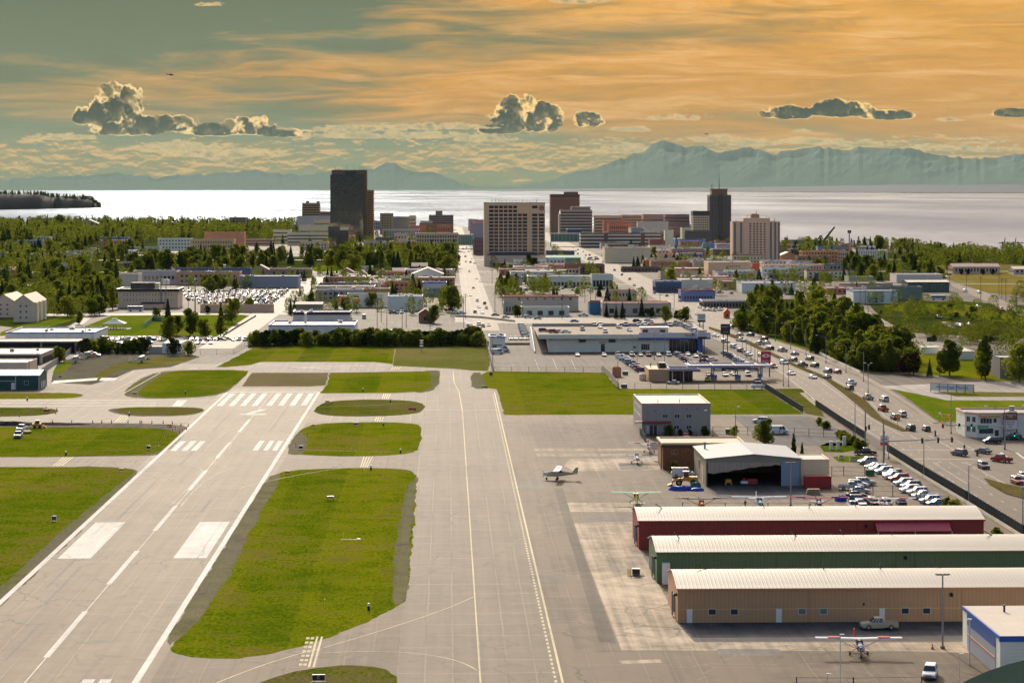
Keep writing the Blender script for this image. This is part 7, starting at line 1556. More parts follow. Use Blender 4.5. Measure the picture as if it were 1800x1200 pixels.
for i, x in enumerate((1690, 1702, 1728, 1745)): tree('dark', x, 483, 5, 'small round tree in the row before the grey houses', 'small round trees before the grey houses')
scatter([(1440, 745), (1495, 775), (1520, 790), (1505, 792), (1470, 765), (1430, 742)], 22, ['bush'], (4, 6), '%s behind the black road fence', 'bushes behind the black road fence', seed=22)
scatter([(1668, 885), (1760, 945), (1750, 950), (1660, 893)], 12, ['bush'], (4, 6), '%s between the red hangar and road fence', 'bushes beside the red hangar', seed=23)
# low blocks filling the streets, kept clear of roads and of each other
rf = random.Random(77); CN = {'white': WHT, 'beige': CREAM, 'grey': GREY, 'brown': (.26, .17, .12), 'dark': (.10, .09, .09), 'brick red': (.34, .16, .11), 'slate blue': (.20, .24, .32), 'tan': TAN}
def filler(x0, x1, y0, y1, n, where, hr=(4, 8)):
 k = 0
 for t in range(n*30):
  if k >= n: break
  px, py = rf.uniform(x0, x1), rf.uniform(y0, y1); P = W(px, py); w, d, h = rf.uniform(14, 38), rf.uniform(12, 26), rf.uniform(*hr)
  q = (P.x, P.x+w, P.y, P.y+d)
  if any(q[0] < b[1] and q[1] > b[0] and q[2] < b[3] and q[3] > b[2] for b in BOX) or any(q[0] < b and q[1] > a for a, b in ((5, 29), (108, 168), (-110, -88))): continue
  if any(q[2] < dep(y)+15 and q[3] > dep(y)-2 for y in (443, 457, 478, 500.5)): continue
  c = rf.choice(list(CN)); fl = rf.random()
  B('low_building', c+' flat roofed block '+where, 0, 0, 0, 0, 0, CN[c], 'building', rf.choice([ROOFW, ROOFW, ROOFG, ROOFD]), loc=P, dims=(w, d, h), win=(int(w/3.2), 2 if h > 6 else 1, .04, .96, .12, .85, .5, .55) if fl < .7 else None, units=rf.randint(0, 5), trim=(rf.choice([BTRIM, RTRIM, DTRIM, SIGNW, TEAL]), .5) if rf.random() < .4 else None, side=False, mull=0, par=.4, group='low blocks '+where); k += 1
filler(960, 1070, 436, 480, 12, 'just right of the cream hotel'); filler(1100, 1300, 436, 470, 20, 'between garage and pink tower', (4, 9)); filler(1090, 1290, 472, 510, 16, 'beyond the second avenue')
filler(1330, 1460, 470, 500, 8, 'below the pink strip building'); filler(890, 1050, 480, 500, 5, 'behind the long showroom'); filler(560, 800, 484, 515, 12, 'below the park left of the avenue'); filler(560, 800, 425, 445, 12, 'under the glass tower', (5, 14)); filler(862, 960, 468, 500, 5, 'in front of the cream hotel'); filler(440, 600, 505, 545, 4, 'beside the left side street'); filler(1060, 1240, 405, 432, 12, 'on the downtown shore side', (8, 22)); filler(810, 970, 405, 430, 8, 'behind the cream hotel', (8, 20)); filler(640, 800, 404, 420, 6, 'at the shore left of downtown', (8, 18)); filler(1380, 1520, 436, 466, 8, 'among the bluff houses', (5, 9)); filler(20, 240, 425, 470, 14, 'in the left woods', (4, 8)); filler(1440, 1530, 515, 545, 3, 'left of the frontage road')
scatter([(840, 430), (1300, 430), (1330, 500), (1160, 500), (1060, 470), (860, 440)], 40, ['leaf', 'tall', 'spruce', 'leaf', 'lime'], (6, 11), '%s in the downtown streets', 'street trees downtown', seed=61)
scatter([(560, 482), (800, 484), (800, 535), (600, 535), (540, 500)], 34, ['leaf', 'tall', 'spruce', 'bush'], (6, 11), '%s in the yards left of the avenue', 'yard trees left of the avenue', seed=62)
scatter([(880, 480), (1060, 484), (1240, 530), (1190, 545), (880, 500)], 26, ['leaf', 'spruce', 'bush'], (5, 9), '%s between the avenues', 'trees between the avenues', seed=63)
for i, (q, n, h) in enumerate((([(840, 425), (1300, 428), (1340, 500), (1240, 530), (1180, 548), (1060, 540), (870, 545), (862, 470)], 120, (6, 11)), ([(540, 482), (812, 482), (800, 560), (640, 552), (500, 548)], 90, (5, 10)), ([(0, 560), (0, 440), (240, 436), (300, 470), (230, 480), (200, 548), (120, 560)], 90, (8, 14)), ([(240, 485), (440, 480), (560, 478), (545, 500), (420, 512), (320, 508)], 40, (6, 10)), ([(1190, 500), (1330, 480), (1560, 495), (1510, 535), (1320, 525)], 60, (6, 10)), ([(420, 415), (820, 412), (820, 445), (560, 450)], 90, (8, 13)), ([(960, 418), (1300, 418), (1300, 436), (960, 436)], 50, (8, 12)))):
 scatter(q, n, ['leaf', 'leaf', 'spruce', 'tall', 'bush'], h, '', '', True, 80+i)
# wooded headland and the far woods, too many to count
rr = random.Random(8)
HS = []
for i in range(420):
 k = rr.random()*40; a = int(k); f = k-a
 if a >= 39: continue
 ra, rb = HEAD[a], HEAD[a+1]; w = rr.random()**2
 x = (ra[1][0]*(1-f)+rb[1][0]*f)*(1-w)+(ra[2][0]*(1-f)+rb[2][0]*f)*w; y = (ra[1][1]*(1-f)+rb[1][1]*f)*(1-w)+(ra[2][1]*(1-f)+rb[2][1]*f)*w; z = ra[1][2]*(1-f)+rb[1][2]*f
 HS.append(('spruce', Vector((x, y, z-1)), rr.uniform(.9, 1.5)))
def stuff_trees(name, L, nq, size):
 r = random.Random(3); v = []; f = []; mi = []
 for k, p, s in L:
  h = HT[k]*s; rad = (h*.42 if k in ('leaf', 'bush', 'purple', 'dark', 'lime') else h*.24); sp = k == 'spruce'; near = min(7, max(1, (2500/max(600, p.y))**1.6)); n = int(nq*near); size_ = size/near**.45
  for i in range(n):
   z = h*(.1+.9*(1-math.sqrt(r.random()))) if sp else h*(.12+.86*r.random())
   q = (1-z/h)*rad if sp else rad*math.sqrt(max(.02, 1-((z/h-.5)/.52)**2))
   a = r.uniform(0, 6.28); q *= math.sqrt(r.uniform(.2, 1)); c = p+Vector((math.cos(a)*q, math.sin(a)*q, z)); sz = size_*h*r.uniform(.6, 1.3)
   e1 = Vector((r.gauss(0, 1), r.gauss(0, 1), r.gauss(0, 1))).normalized()*sz; e2 = e1.orthogonal().normalized()*sz*.7
   b = len(v); v += [tuple(c-e1), tuple(c+e2), tuple(c+e1), tuple(c-e2)]; f.append((b, b+1, b+2, b+3)); mi.append(1 if sp else 0)
 me = bpy.data.meshes.new(name); me.from_pydata(v, [], f); me.materials.append(LB); me.materials.append(LS); me.polygons.foreach_set('material_index', mi)
 o = inst(me, name); o['kind'] = 'stuff'; return o
stuff_trees('far_woods', STUFF, 150, .065); stuff_trees('headland_wood', HS, 50, .09)
# ================================================================== VEHICLES, AIRCRAFT, PEOPLE, SMALL THINGS
def paint(n, c, r=.32, me=.0): return mat('paint_'+n, c, r, me, 0, spec=.6)
PAINT = {'white': paint('white', (.72, .72, .70)), 'silver': paint('silver', (.42, .43, .44), .3, .4), 'grey': paint('grey', (.16, .165, .17), .3, .3), 'black': paint('black', (.018, .018, .02)), 'navy': paint('navy', (.02, .035, .09)), 'blue': paint('blue', (.03, .10, .35)), 'red': paint('red', (.38, .02, .02)), 'tan': paint('tan', (.40, .33, .22)), 'green': paint('green', (.03, .09, .06)), 'maroon': paint('maroon', (.16, .02, .02)), 'teal': paint('teal', (.10, .30, .34)), 'yellow': paint('yellow', (.70, .55, .08)), 'pale gold': paint('pale_gold', (.46, .40, .30), .3, .2)}
CG = mat('car_glass', (.02, .025, .03), .08, 0, 0, spec=.9); HL = mat('headlight_lens', (.70, .70, .66), .2, 0, 0); TLM = mat('taillight_red', (.45, .01, .01), .3, 0, 0); RIM = mat('wheel_rim', (.40, .40, .41), .35, .5, 0); TRIMB = mat('bumper_dark', (.05, .05, .055), .6, 0, 0)
SPEC = {  # L, W, belt, roof, bonnet z, cabin bottom y0 y1, cabin top y0 y1, wheel r, nose hood start
 'sedan': (4.7, 1.82, .92, 1.42, .86, -1.75, 1.05, -1.0, .25, .33), 'hatchback': (4.1, 1.75, .95, 1.50, .90, -1.95, 1.05, -1.6, .3, .32),
 'suv': (4.75, 1.9, 1.08, 1.76, 1.02, -2.25, 1.1, -2.0, .40, .38), 'minivan': (4.9, 1.95, 1.05, 1.78, 1.0, -2.35, 1.5, -2.15, .75, .35),
 'pickup': (5.7, 1.98, 1.18, 1.86, 1.12, -.65, 1.45, -.50, .75, .41), 'van': (5.4, 2.02, 1.25, 2.25, 1.2, -2.6, 2.05, -2.58, 1.35, .38)}
CM = {}
def car_meshes(k):
 if k in CM: return CM[k]
 L, Wd, belt, roof, hood, c0, c1, t0, t1, wr = SPEC[k]; h = L/2; w = Wd/2; R = {}
 def ring(y, hw, zb, zt): return [(-hw*.93, y, zb), (hw*.93, y, zb), (hw, y, zb+.18), (hw, y, zt-.12), (hw*.90, y, zt), (-hw*.90, y, zt), (-hw, y, zt-.12), (-hw, y, zb+.18)]
 st = [(-h, w*.86, .42, belt-.22 if k == 'sedan' else belt-.05), (-h+.15, w*.97, .30, belt-.04), (-h+.9, w, .27, belt), (c0*.3, w, .25, belt), (c1, w, .25, belt-.01), (c1+.35, w, .26, hood+.01), (h-.35, w*.97, .28, hood-.10), (h-.08, w*.88, .32, hood-.22), (h, w*.80, .42, hood-.34)]
 mb = MB()
 if k == 'pickup':
  st2 = [s for s in st if s[0] > -.75]; st2 = [(-.72, w, .27, belt)]+st2[0:]
  mb.loft([ring(*s) for s in st2])
  mb.box(-w, -w+.09, -h, -.73, .42, belt-.02); mb.box(w-.09, w, -h, -.73, .42, belt-.02); mb.box(-w+.09, w-.09, -h, -h+.08, .42, belt-.05); mb.box(-w+.09, w-.09, -h+.08, -.73, .42, .75)
 else: mb.loft([ring(*s) for s in st])
 R['body'] = (mb, 0)
 # greenhouse and roof
 g = MB(); i = .09; gi = .26 if k not in ('van',) else .16
 g.loft([[(-w+i, c0, belt-.02), (w-i, c0, belt-.02), (w-i, c1, belt-.02), (-w+i, c1, belt-.02)], [(-w+gi, t0, roof-.06), (w-gi, t0, roof-.06), (w-gi, t1, roof-.06), (-w+gi, t1, roof-.06)]])
 R['windows'] = (g, 1)
 p = MB(); p.loft([[(-w+gi-.03, t0-.04, roof-.065), (w-gi+.03, t0-.04, roof-.065), (w-gi+.03, t1+.04, roof-.065), (-w+gi-.03, t1+.04, roof-.065)], [(-w+gi+.08, t0+.1, roof), (w-gi-.08, t0+.1, roof), (w-gi-.08, t1-.12, roof), (-w+gi+.08, t1-.12, roof)]])
 zt = roof-.06; zb = belt-.02
 def pil(f, wd):
  for s in (-1, 1):
   yb = c0+(c1-c0)*f; yt = t0+(t1-t0)*f
   a = Vector((s*(w-i+.012), yb, zb)); b = Vector((s*(w-gi+.012), yt, zt)); n = Vector((s*.02, 0, 0)); d = Vector((0, wd, 0))
   p.loft([[a-d-n, a+d-n, a+d+n, a-d+n], [b-d-n, b+d-n, b+d+n, b-d+n]])
 if k == 'van':
  for f, wd in ((.34, 1.45), (1, .06), (.80, .06)): pil(f, wd if wd < 1 else 1.35)
 else:
  for f, wd in ((.0, .12), (.36 if k != 'pickup' else .45, .05), (.68, .045), (1.0, .05)): pil(min(max(f, .03), .98), wd)
 R['roof'] = (p, 0)
 wx = w-.11; wy = h*.60 if k != 'pickup' else h*.62
 wl = []
 for s in (-1, 1):
  for y in (wy, -wy*.98):
   a = MB(); a.cyl((s*(wx-.12), y, wr), (s*(wx+.115), y, wr), wr, n=12); a.m = 1; a.cyl((s*(wx+.1151), y, wr), (s*(wx+.13), y, wr), wr*.6, wr*.5, n=10); wl.append(a)
 R['wheels'] = wl
 ls = []
 for s in (-1, 1):
  a = MB(); a.box(s*w*.70-.17, s*w*.70+.17, h-.12, h-.005, hood-.40, hood-.24); ls.append(('headlight', a, HL))
  a = MB(); a.box(s*w*.80-.12, s*w*.80+.12, -h-.02, -h+.06, belt-.42, belt-.14); ls.append(('taillight', a, TLM))
 a = MB(); a.box(-w*.84, w*.84, h-.1, h+.03, .32, .52); a.box(-w*.84, w*.84, -h-.04, -h+.05, .36, .58); a.box(-w*.45, w*.45, h-.04, h+.01, hood-.42, hood-.26); ls.append(('bumpers', a, TRIMB))
 R['bits'] = ls
 # meshes: parts and one joined
 P = {'body': mb.mesh('body', [PAINT['white']]), 'windows': g.mesh('windows', [CG]), 'roof': p.mesh('roof', [PAINT['white']])}
 P['wheel'] = [a.mesh('wheel', [RUBBER, RIM]) for a in wl]; P['bits'] = [(n, a.mesh(n, [m])) for n, a, m in ls]
 J = MB()
 def add(src, mi):
  n = len(J.v); J.v += src.v; J.f += [[q+n for q in f] for f in src.f]; J.mi += [mi]*len(src.f)
 add(mb, 0); add(g, 1); add(p, 0)
 for a in wl: add(a, 2)
 for n, a, m in ls: add(a, {'headlight': 3, 'taillight': 4, 'bumpers': 5}[n])
 P['joined'] = J.mesh('car', [PAINT['white'], CG, RUBBER, HL, TLM, TRIMB]); CM[k] = P; return P
NCAR = [0]; CEX = []
def setp(o, col):
 o.material_slots[0].link = 'OBJECT'; o.material_slots[0].material = PAINT[col]
def car(k, col, px, py, hd, place, group=None, z=0.0, pos=None, parts=None):
 """hd in degrees: 0 = nose pointing away (west), 180 = facing the camera"""
 p = pos or W(px, py, z); p = Vector((p.x, p.y, z+.02)); P = car_meshes(k)
 if parts is None: parts = p.y < 1090
 nm = 'pickup_truck' if k == 'pickup' else ('parked_car' if 'park' in place or 'lot' in place or 'deck' in place else 'car')
 NCAR[0] += 1
 if NCAR[0] > 296: CEX.append((k, col, p, hd)); return
 lab = f"{col} {k.replace('pickup', 'pickup truck')} {place}"
 if not parts:
  o = inst(P['joined'], nm, None, p, math.radians(-hd)); setp(o, col); tag(o, lab, {'pickup': 'pickup'}.get(k, 'van' if k in ('van', 'minivan') else 'car'), group); return o
 r = empty(nm, p, math.radians(-hd), lab, {'pickup': 'pickup'}.get(k, 'van' if k in ('van', 'minivan') else 'car'), group)
 setp(inst(P['body'], 'body', r), col); inst(P['windows'], 'windows', r); setp(inst(P['roof'], 'roof', r), col)
 for m in P['wheel']: inst(m, 'wheel', r)
 for n, m in P['bits']: inst(m, n, r)
 return r
rc = random.Random(12)
G = 'cars on the highway'
# highway, driving west (away)
for k, c, x, y, a in (('suv', 'white', 1284, 577, 60), ('sedan', 'grey', 1301, 590, 62), ('suv', 'black', 1319, 591, 62), ('suv', 'maroon', 1343, 598, 60), ('pickup', 'silver', 1336, 606, 60), ('sedan', 'silver', 1347, 604, 60), ('suv', 'black', 1353, 615, 58), ('pickup', 'silver', 1375, 618, 57), ('sedan', 'navy', 1397, 624, 55), ('suv', 'grey', 1394, 635, 52), ('suv', 'grey', 1423, 633, 52), ('pickup', 'black', 1411, 644, 46), ('suv', 'black', 1432, 645, 48), ('suv', 'grey', 1455, 655, 46), ('hatchback', 'red', 1472, 656, 46), ('sedan', 'navy', 1454, 665, 40), ('pickup', 'white', 1496, 676, 38), ('suv', 'grey', 1493, 685, 34), ('pickup', 'tan', 1526, 702, 30), ('suv', 'white', 1554, 705, 32), ('pickup', 'red', 1552, 722, 27), ('suv', 'black', 1573, 737, 24), ('suv', 'white', 1585, 732, 27), ('suv', 'green', 1601, 756, 22), ('hatchback', 'grey', 1628, 757, 22)):
 car(k, c, x, y, -a*.55+8, 'driving away on the far lanes of the highway', G)
for k, c, x, y, a in (('sedan', 'white', 1258, 592, 60), ('pickup', 'white', 1302, 600, 60), ('suv', 'white', 1300+-9, 612, 60), ('suv', 'black', 1303, 619, 57), ('sedan', 'white', 1316, 625, 56), ('hatchback', 'yellow', 1339, 627, 55), ('suv', 'white', 1378, 640, 48), ('suv', 'red', 1359, 647, 48), ('sedan', 'white', 1391, 659, 42), ('sedan', 'white', 1429, 665, 40), ('suv', 'silver', 1275, 602, 60), ('suv', 'navy', 1729, 823, 25), ('suv', 'red', 1788, 850, 25), ('sedan', 'white', 1799, 840, 25)):
 car(k, c, x, y, 180-a*.55+8, 'coming this way on the near lanes of the highway', G)
for k, c, x, y, a, pl in (('suv', 'grey', 1686, 800, -30, 'crossing the junction behind a motorcyclist'), ('sedan', 'grey', 1728, 796, -35, 'stopped at the junction below the restaurant'), ('pickup', 'red', 1760, 811, -38, 'turning at the junction, right side'), ('minivan', 'black', 1744, 779, -95, 'parked in front of the restaurant'), ('suv', 'green', 1780, 772, -90, 'parked behind the restaurant pylon'), ('pickup', 'black', 1521, 799, 95, 'pulling out to the black fence gap')):
 car(k, c, x, y, a, pl)
# straight avenue
A5 = 'cars on the straight avenue'
for x, y, c, k in ((827, 520, 'silver', 'sedan'), (839, 530, 'white', 'suv'), (842, 541, 'white', 'sedan'), (852, 535, 'grey', 'suv'), (855, 543, 'white', 'suv'), (835, 550, 'white', 'suv'), (848, 551, 'silver', 'sedan'), (838, 491, 'grey', 'sedan'), (845, 495, 'white', 'sedan'), (818, 452, 'black', 'suv'), (819, 461, 'white', 'sedan'), (827, 462, 'grey', 'suv'), (834, 464, 'white', 'sedan'), (829, 456, 'red', 'sedan'), (816, 445, 'grey', 'sedan'), (824, 443, 'white', 'sedan'), (825, 478, 'silver', 'suv'), (832, 507, 'white', 'sedan'), (820, 436, 'black', 'sedan'), (814, 438, 'white', 'sedan')):
 car(k, c, x, y, rc.choice([0, 180]), 'on the straight avenue left of the cream hotel', A5)
for x, y, c, k in ((871, 555, 'grey', 'sedan'), (889, 559, 'silver', 'sedan'), (928, 559, 'white', 'suv'), (945, 561, 'silver', 'sedan'), (1010, 566, 'grey', 'sedan'), (1025, 556, 'white', 'pickup'), (1140, 566, 'white', 'suv'), (1120, 566, 'navy', 'suv')):
 car(k, c, x, y, 85, 'on the curved road behind the dealership', 'cars on the merge road')
for x, y, c, k in ((1080, 476, 'grey', 'suv'), (1107, 492, 'black', 'suv'), (1115, 503, 'silver', 'suv'), (1150, 516, 'navy', 'sedan'), (1172, 521, 'black', 'sedan'), (1195, 530, 'white', 'sedan'), (1172, 507, 'silver', 'suv'), (1066, 463, 'white', 'sedan'), (1050, 456, 'white', 'suv'), (1036, 448, 'red', 'sedan'), (1040, 454, 'grey', 'sedan'), (1025, 443, 'white', 'sedan'), (1016, 440, 'black', 'sedan'), (1008, 436, 'red', 'sedan'), (1012, 442, 'white', 'sedan'), (1093, 484, 'white', 'suv'), (1128, 508, 'white', 'suv'), (1207, 544, 'silver', 'pickup'), (1225, 553, 'white', 'sedan'), (1230, 541, 'white', 'sedan')):
 car(k, c, x, y, rc.choice([0, 180]), 'on the second avenue right of the hotel', 'cars on the second avenue')
# dealership: roof deck, lot rows
for i, (x, c, k) in enumerate(((1045, 'silver', 'suv'), (1056, 'white', 'suv'), (1100, 'blue', 'pickup'), (1123, 'white', 'pickup'), (1134, 'silver', 'suv'), (1146, 'red', 'pickup'), (1177, 'silver', 'pickup'))): car(k, c, x, 573, 180, 'in the back row of the dealership roof deck', 'cars on the roof deck', DK)
for x, y, c, k, a in ((1055, 577, 'silver', 'sedan', 180), (1088, 577, 'silver', 'suv', 170), (1024, 581, 'grey', 'suv', 180), (1107, 582, 'grey', 'sedan', 175), (1064, 585, 'white', 'suv', 180), (956, 583, 'maroon', 'suv', 90), (973, 585, 'red', 'suv', 85), (983, 584, 'white', 'sedan', 90), (995, 585, 'white', 'sedan', 88), (1198, 572, 'white', 'suv', 110), (1204, 574, 'white', 'sedan', 108), (1209, 577, 'silver', 'suv', 110), (1214, 579, 'white', 'suv', 108), (1218, 581, 'silver', 'sedan', 105), (1222, 583.5, 'white', 'suv', 100), (1230, 586, 'grey', 'sedan', 90), (1193, 570, 'silver', 'suv', 110)):
 car(k, c, x, y, a, 'on the dealership roof deck', 'cars on the roof deck', DK)
cw = ['white', 'white', 'silver', 'silver', 'grey', 'white', 'black', 'red', 'navy']
for i, x in enumerate((1015, 1062, 1086, 1111, 1126, 1140, 1158, 1176)): car(rc.choice(['suv', 'pickup', 'sedan']), ['silver', 'white', 'grey', 'silver', 'grey', 'maroon', 'white', 'white'][i], x, 626, 180, 'nose out along the dealership front lot', 'cars along the dealership front')
for i in range(9): car(rc.choice(['suv', 'sedan', 'pickup']), cw[i], 1094+i*4.4, 630+i*3.0, 100, 'in the slanting lot row left of the showroom', 'slanting rows in the dealer lot')
for i in range(8): car(rc.choice(['sedan', 'hatchback', 'suv']), cw[(i+3) % 9], 1192+i*4.0, 624+i*2.8, 102, 'in the slanting lot row by the showroom', 'slanting rows in the dealer lot')
for i, (x, y, c) in enumerate(((1209, 625, 'silver'), (1223, 628, 'silver'), (1229, 624, 'black'), (1240, 630, 'navy'), (1252, 634, 'white'), (1238, 636, 'red'))): car('sedan', c, x, y, [180, 180, 170, 95, 92, 95][i], 'in the lot between showroom and striped canopy', 'cars between showroom and canopy')
for i in range(12): car(rc.choice(['suv', 'sedan']), cw[(i*2) % 9], 1276+i*4.4, 622+i*2.6, 118, 'in the display row beside the highway kerb', 'display row beside the highway')
for x, y, c, k, a in ((1244, 670, 'yellow', 'sedan', 180), (1246, 661, 'grey', 'sedan', 180), (1275, 661, 'silver', 'sedan', 180), (1290, 660, 'silver', 'sedan', 170), (1315, 661, 'white', 'suv', 180), (1331, 674, 'navy', 'pickup', 180), (1183, 675, 'silver', 'sedan', -70), (1262, 650, 'white', 'van', 90), (1282, 651, 'black', 'pickup', 90), (1300, 650, 'black', 'suv', 90)):
 car(k, c, x, y, a, 'at the filling station under the canopy', 'cars at the filling station')
for x, y, c, k, a in ((842, 572, 'silver', 'suv', 175), (849, 575, 'red', 'suv', 180), (859, 573, 'grey', 'sedan', 180), (828, 575, 'white', 'suv', 100), (832, 578, 'white', 'suv', 100), (837, 581, 'white', 'sedan', 95), (822, 582, 'navy', 'sedan', 90), (810, 586, 'white', 'suv', 90), (765, 585, 'white', 'pickup', 90), (690, 586, 'white', 'suv', 90), (680, 585, 'white', 'sedan', 95), (735, 586, 'silver', 'sedan', 90), (706, 551, 'white', 'pickup', 180), (725, 551, 'white', 'pickup', 185), (692, 552, 'grey', 'pickup', 95), (790, 547, 'black', 'pickup', 95), (800, 551, 'white', 'pickup', 92), (810, 552, 'white', 'pickup', 95), (640, 560, 'white', 'van', 180)):
 car(k, c, x, y, a, 'in the wide lot before the straight avenue', 'cars in the lot before the avenue')
for i in range(6): car('suv', cw[i], 918+i*1.2, 574+i*3.4, 95, 'lined up left of the dealership ramp', 'cars by the ramp')
for i in range(5): car('sedan', cw[i+2], 898+i*8.5, 597, 180, 'in the small row between box office and ramp', 'cars by the box office')
for x, y, c, k, a in ((874, 622, 'white', 'van', 90), (884, 617, 'white', 'van', 90)): car(k, c, x, y, a, 'parked in front of the small box office', 'vans by the box office')
# right car park, near: two rows
for i, (x, y, c, k) in enumerate(((1528, 812, 'silver', 'suv'), (1540, 820, 'white', 'sedan'), (1548, 825, 'white', 'suv'), (1558, 829, 'white', 'suv'), (1572, 834, 'tan', 'suv'), (1583, 842, 'red', 'suv'), (1576, 838, 'white', 'pickup'), (1592, 850, 'white', 'suv'), (1604, 855, 'grey', 'suv'), (1603, 862, 'white', 'suv'), (1616, 866, 'white', 'suv'), (1628, 873, 'white', 'pickup'), (1638, 881, 'white', 'suv'), (1650, 885, 'teal', 'sedan'))):
 car(k, c, x-3, y+3, -100 if i else -105, 'in the long parked row beside the road fence', 'long parked row beside the road fence')
for i, (x, y, c, k, a) in enumerate(((1508, 858, 'white', 'suv', 95), (1496, 862, 'silver', 'pickup', 95), (1512, 868, 'silver', 'sedan', 95), (1505, 876, 'navy', 'sedan', 95), (1511, 885, 'green', 'suv', 95), (1512, 891, 'silver', 'sedan', 170), (1500, 897, 'white', 'pickup', 180), (1535, 890, 'black', 'suv', 178), (1558, 891, 'black', 'suv', 178), (1584, 889, 'navy', 'sedan', 0), (1521, 854, 'silver', 'suv', 90))):
 car(k, c, x, y-2, a, 'in the inner parked row above the red hangar', 'inner parked row above the red hangar')
car('pickup', 'pale gold', 1545, 1105, -91, 'parked against the tan hangar wall'); car('suv', 'white', 1635, 1190, 197, 'standing on the apron in the bottom right'); car('suv', 'white', 1337, 743, -75, 'parked beyond the large birch'); car('hatchback', 'red', 1206, 771, 180, 'parked before the grey office bushes')
car('van', 'white', 1200, 838, 92, 'parked behind the yellow wheel loader'); car('van', 'white', 1368, 762, 90, 'white box trailer right of the large birch')
car('pickup', 'silver', 32, 769, 175, 'parked on the grass by the dug earth, left'); car('pickup', 'white', 38, 757, 185, 'parked behind another truck on the left grass'); car('pickup', 'silver', 165, 627, 100, 'parked behind the small planes at left')
# far left lots
for rowi, (y, x0, x1, n) in enumerate(((598, 180, 280, 12), (604, 190, 262, 10), (598, 338, 440, 11), (605, 335, 370, 4))):
 for i in range(n):
  x = x0+(x1-x0)*i/(n-1)
  car(rc.choice(['suv', 'sedan', 'pickup', 'sedan']), rc.choice(cw+['navy', 'black', 'grey']), x+rc.uniform(-1.5, 1.5), y+rc.uniform(-1, 1), rc.choice([85, 100, 180, 175]), 'in the left car park behind the hedge', 'cars in the left car park')
for rowi in range(9):
 y = 512+rowi*2.7; n = 17
 for i in range(n):
  x = 322+rowi*1.5+(505-322-rowi*5)*i/(n-1)
  if rowi > 6 and x < 350: continue
  car(rc.choice(['suv', 'sedan', 'pickup']), rc.choice(['white', 'silver', 'silver', 'grey', 'black', 'navy', 'grey', 'red']), x+rc.uniform(-1, 1), y, rc.choice([0, 180]), 'in the big crowded lot left of centre', 'cars in the big crowded lot')
for i in range(60): car(rc.choice(['suv', 'sedan']), rc.choice(cw), rc.uniform(592, 700), rc.uniform(488, 500), rc.choice([0, 180, 90]), 'in the lot below the park', 'cars in the lot below the park')
for i in range(40): car(rc.choice(['suv', 'sedan']), rc.choice(cw), rc.uniform(885, 1040), rc.choice([508, 511, 506]), rc.choice([0, 180, 90]), 'near the long showroom', 'cars near the long showroom')
for i in range(60): car(rc.choice(['suv', 'sedan']), rc.choice(cw), rc.uniform(1200, 1420), rc.uniform(488, 520), rc.choice([0, 180, 90]), 'in the lots right of the avenue', 'cars right of the avenue')
for i in range(40): car(rc.choice(['suv', 'sedan']), rc.choice(cw), rc.uniform(970, 1150), rc.uniform(446, 462), rc.choice([0, 180, 90]), 'in the streets near the hotel', 'cars near the hotel')
for i in range(30): car(rc.choice(['suv', 'sedan']), rc.choice(cw), rc.uniform(30, 230), rc.uniform(436, 452), rc.choice([90]), 'in the left streets', 'cars in the left streets')
for x, y in ((1238, 546), (1246, 546), (1255, 547), (1265, 546), (1275, 546), (1240, 540), (1690, 575), (1705, 573), (1712, 575), (1672, 578), (1650, 560), (1540, 530), (1550, 530), (1665, 488), (1760, 546), (1720, 541), (1697, 513), (1722, 516), (1775, 548)): car(rc.choice(['suv', 'sedan', 'pickup']), rc.choice(cw), x, y, 170, 'near the right hand road', 'cars near the right road')
# more cars than can be told apart: one object
if CEX:
 J = {}
 v, f, mi = [], [], []; mats = []
 for k, col, p, hd in CEX:
  me = CM[k]['joined'] if k in CM else car_meshes(k)['joined']; M = Matrix.Translation(p) @ Matrix.Rotation(math.radians(-hd), 4, 'Z'); n = len(v)
  v += [tuple(M @ q.co) for q in me.vertices]
  for q in me.polygons:
   m = PAINT[col] if q.material_index == 0 else me.materials[q.material_index]
   if m not in mats: mats.append(m)
   f.append([i+n for i in q.vertices]); mi.append(mats.index(m))
 me = bpy.data.meshes.new('distant_cars'); me.from_pydata(v, [], f)
 for m in mats: me.materials.append(m)
 me.polygons.foreach_set('material_index', mi); o = inst(me, 'distant_cars'); o['kind'] = 'stuff'
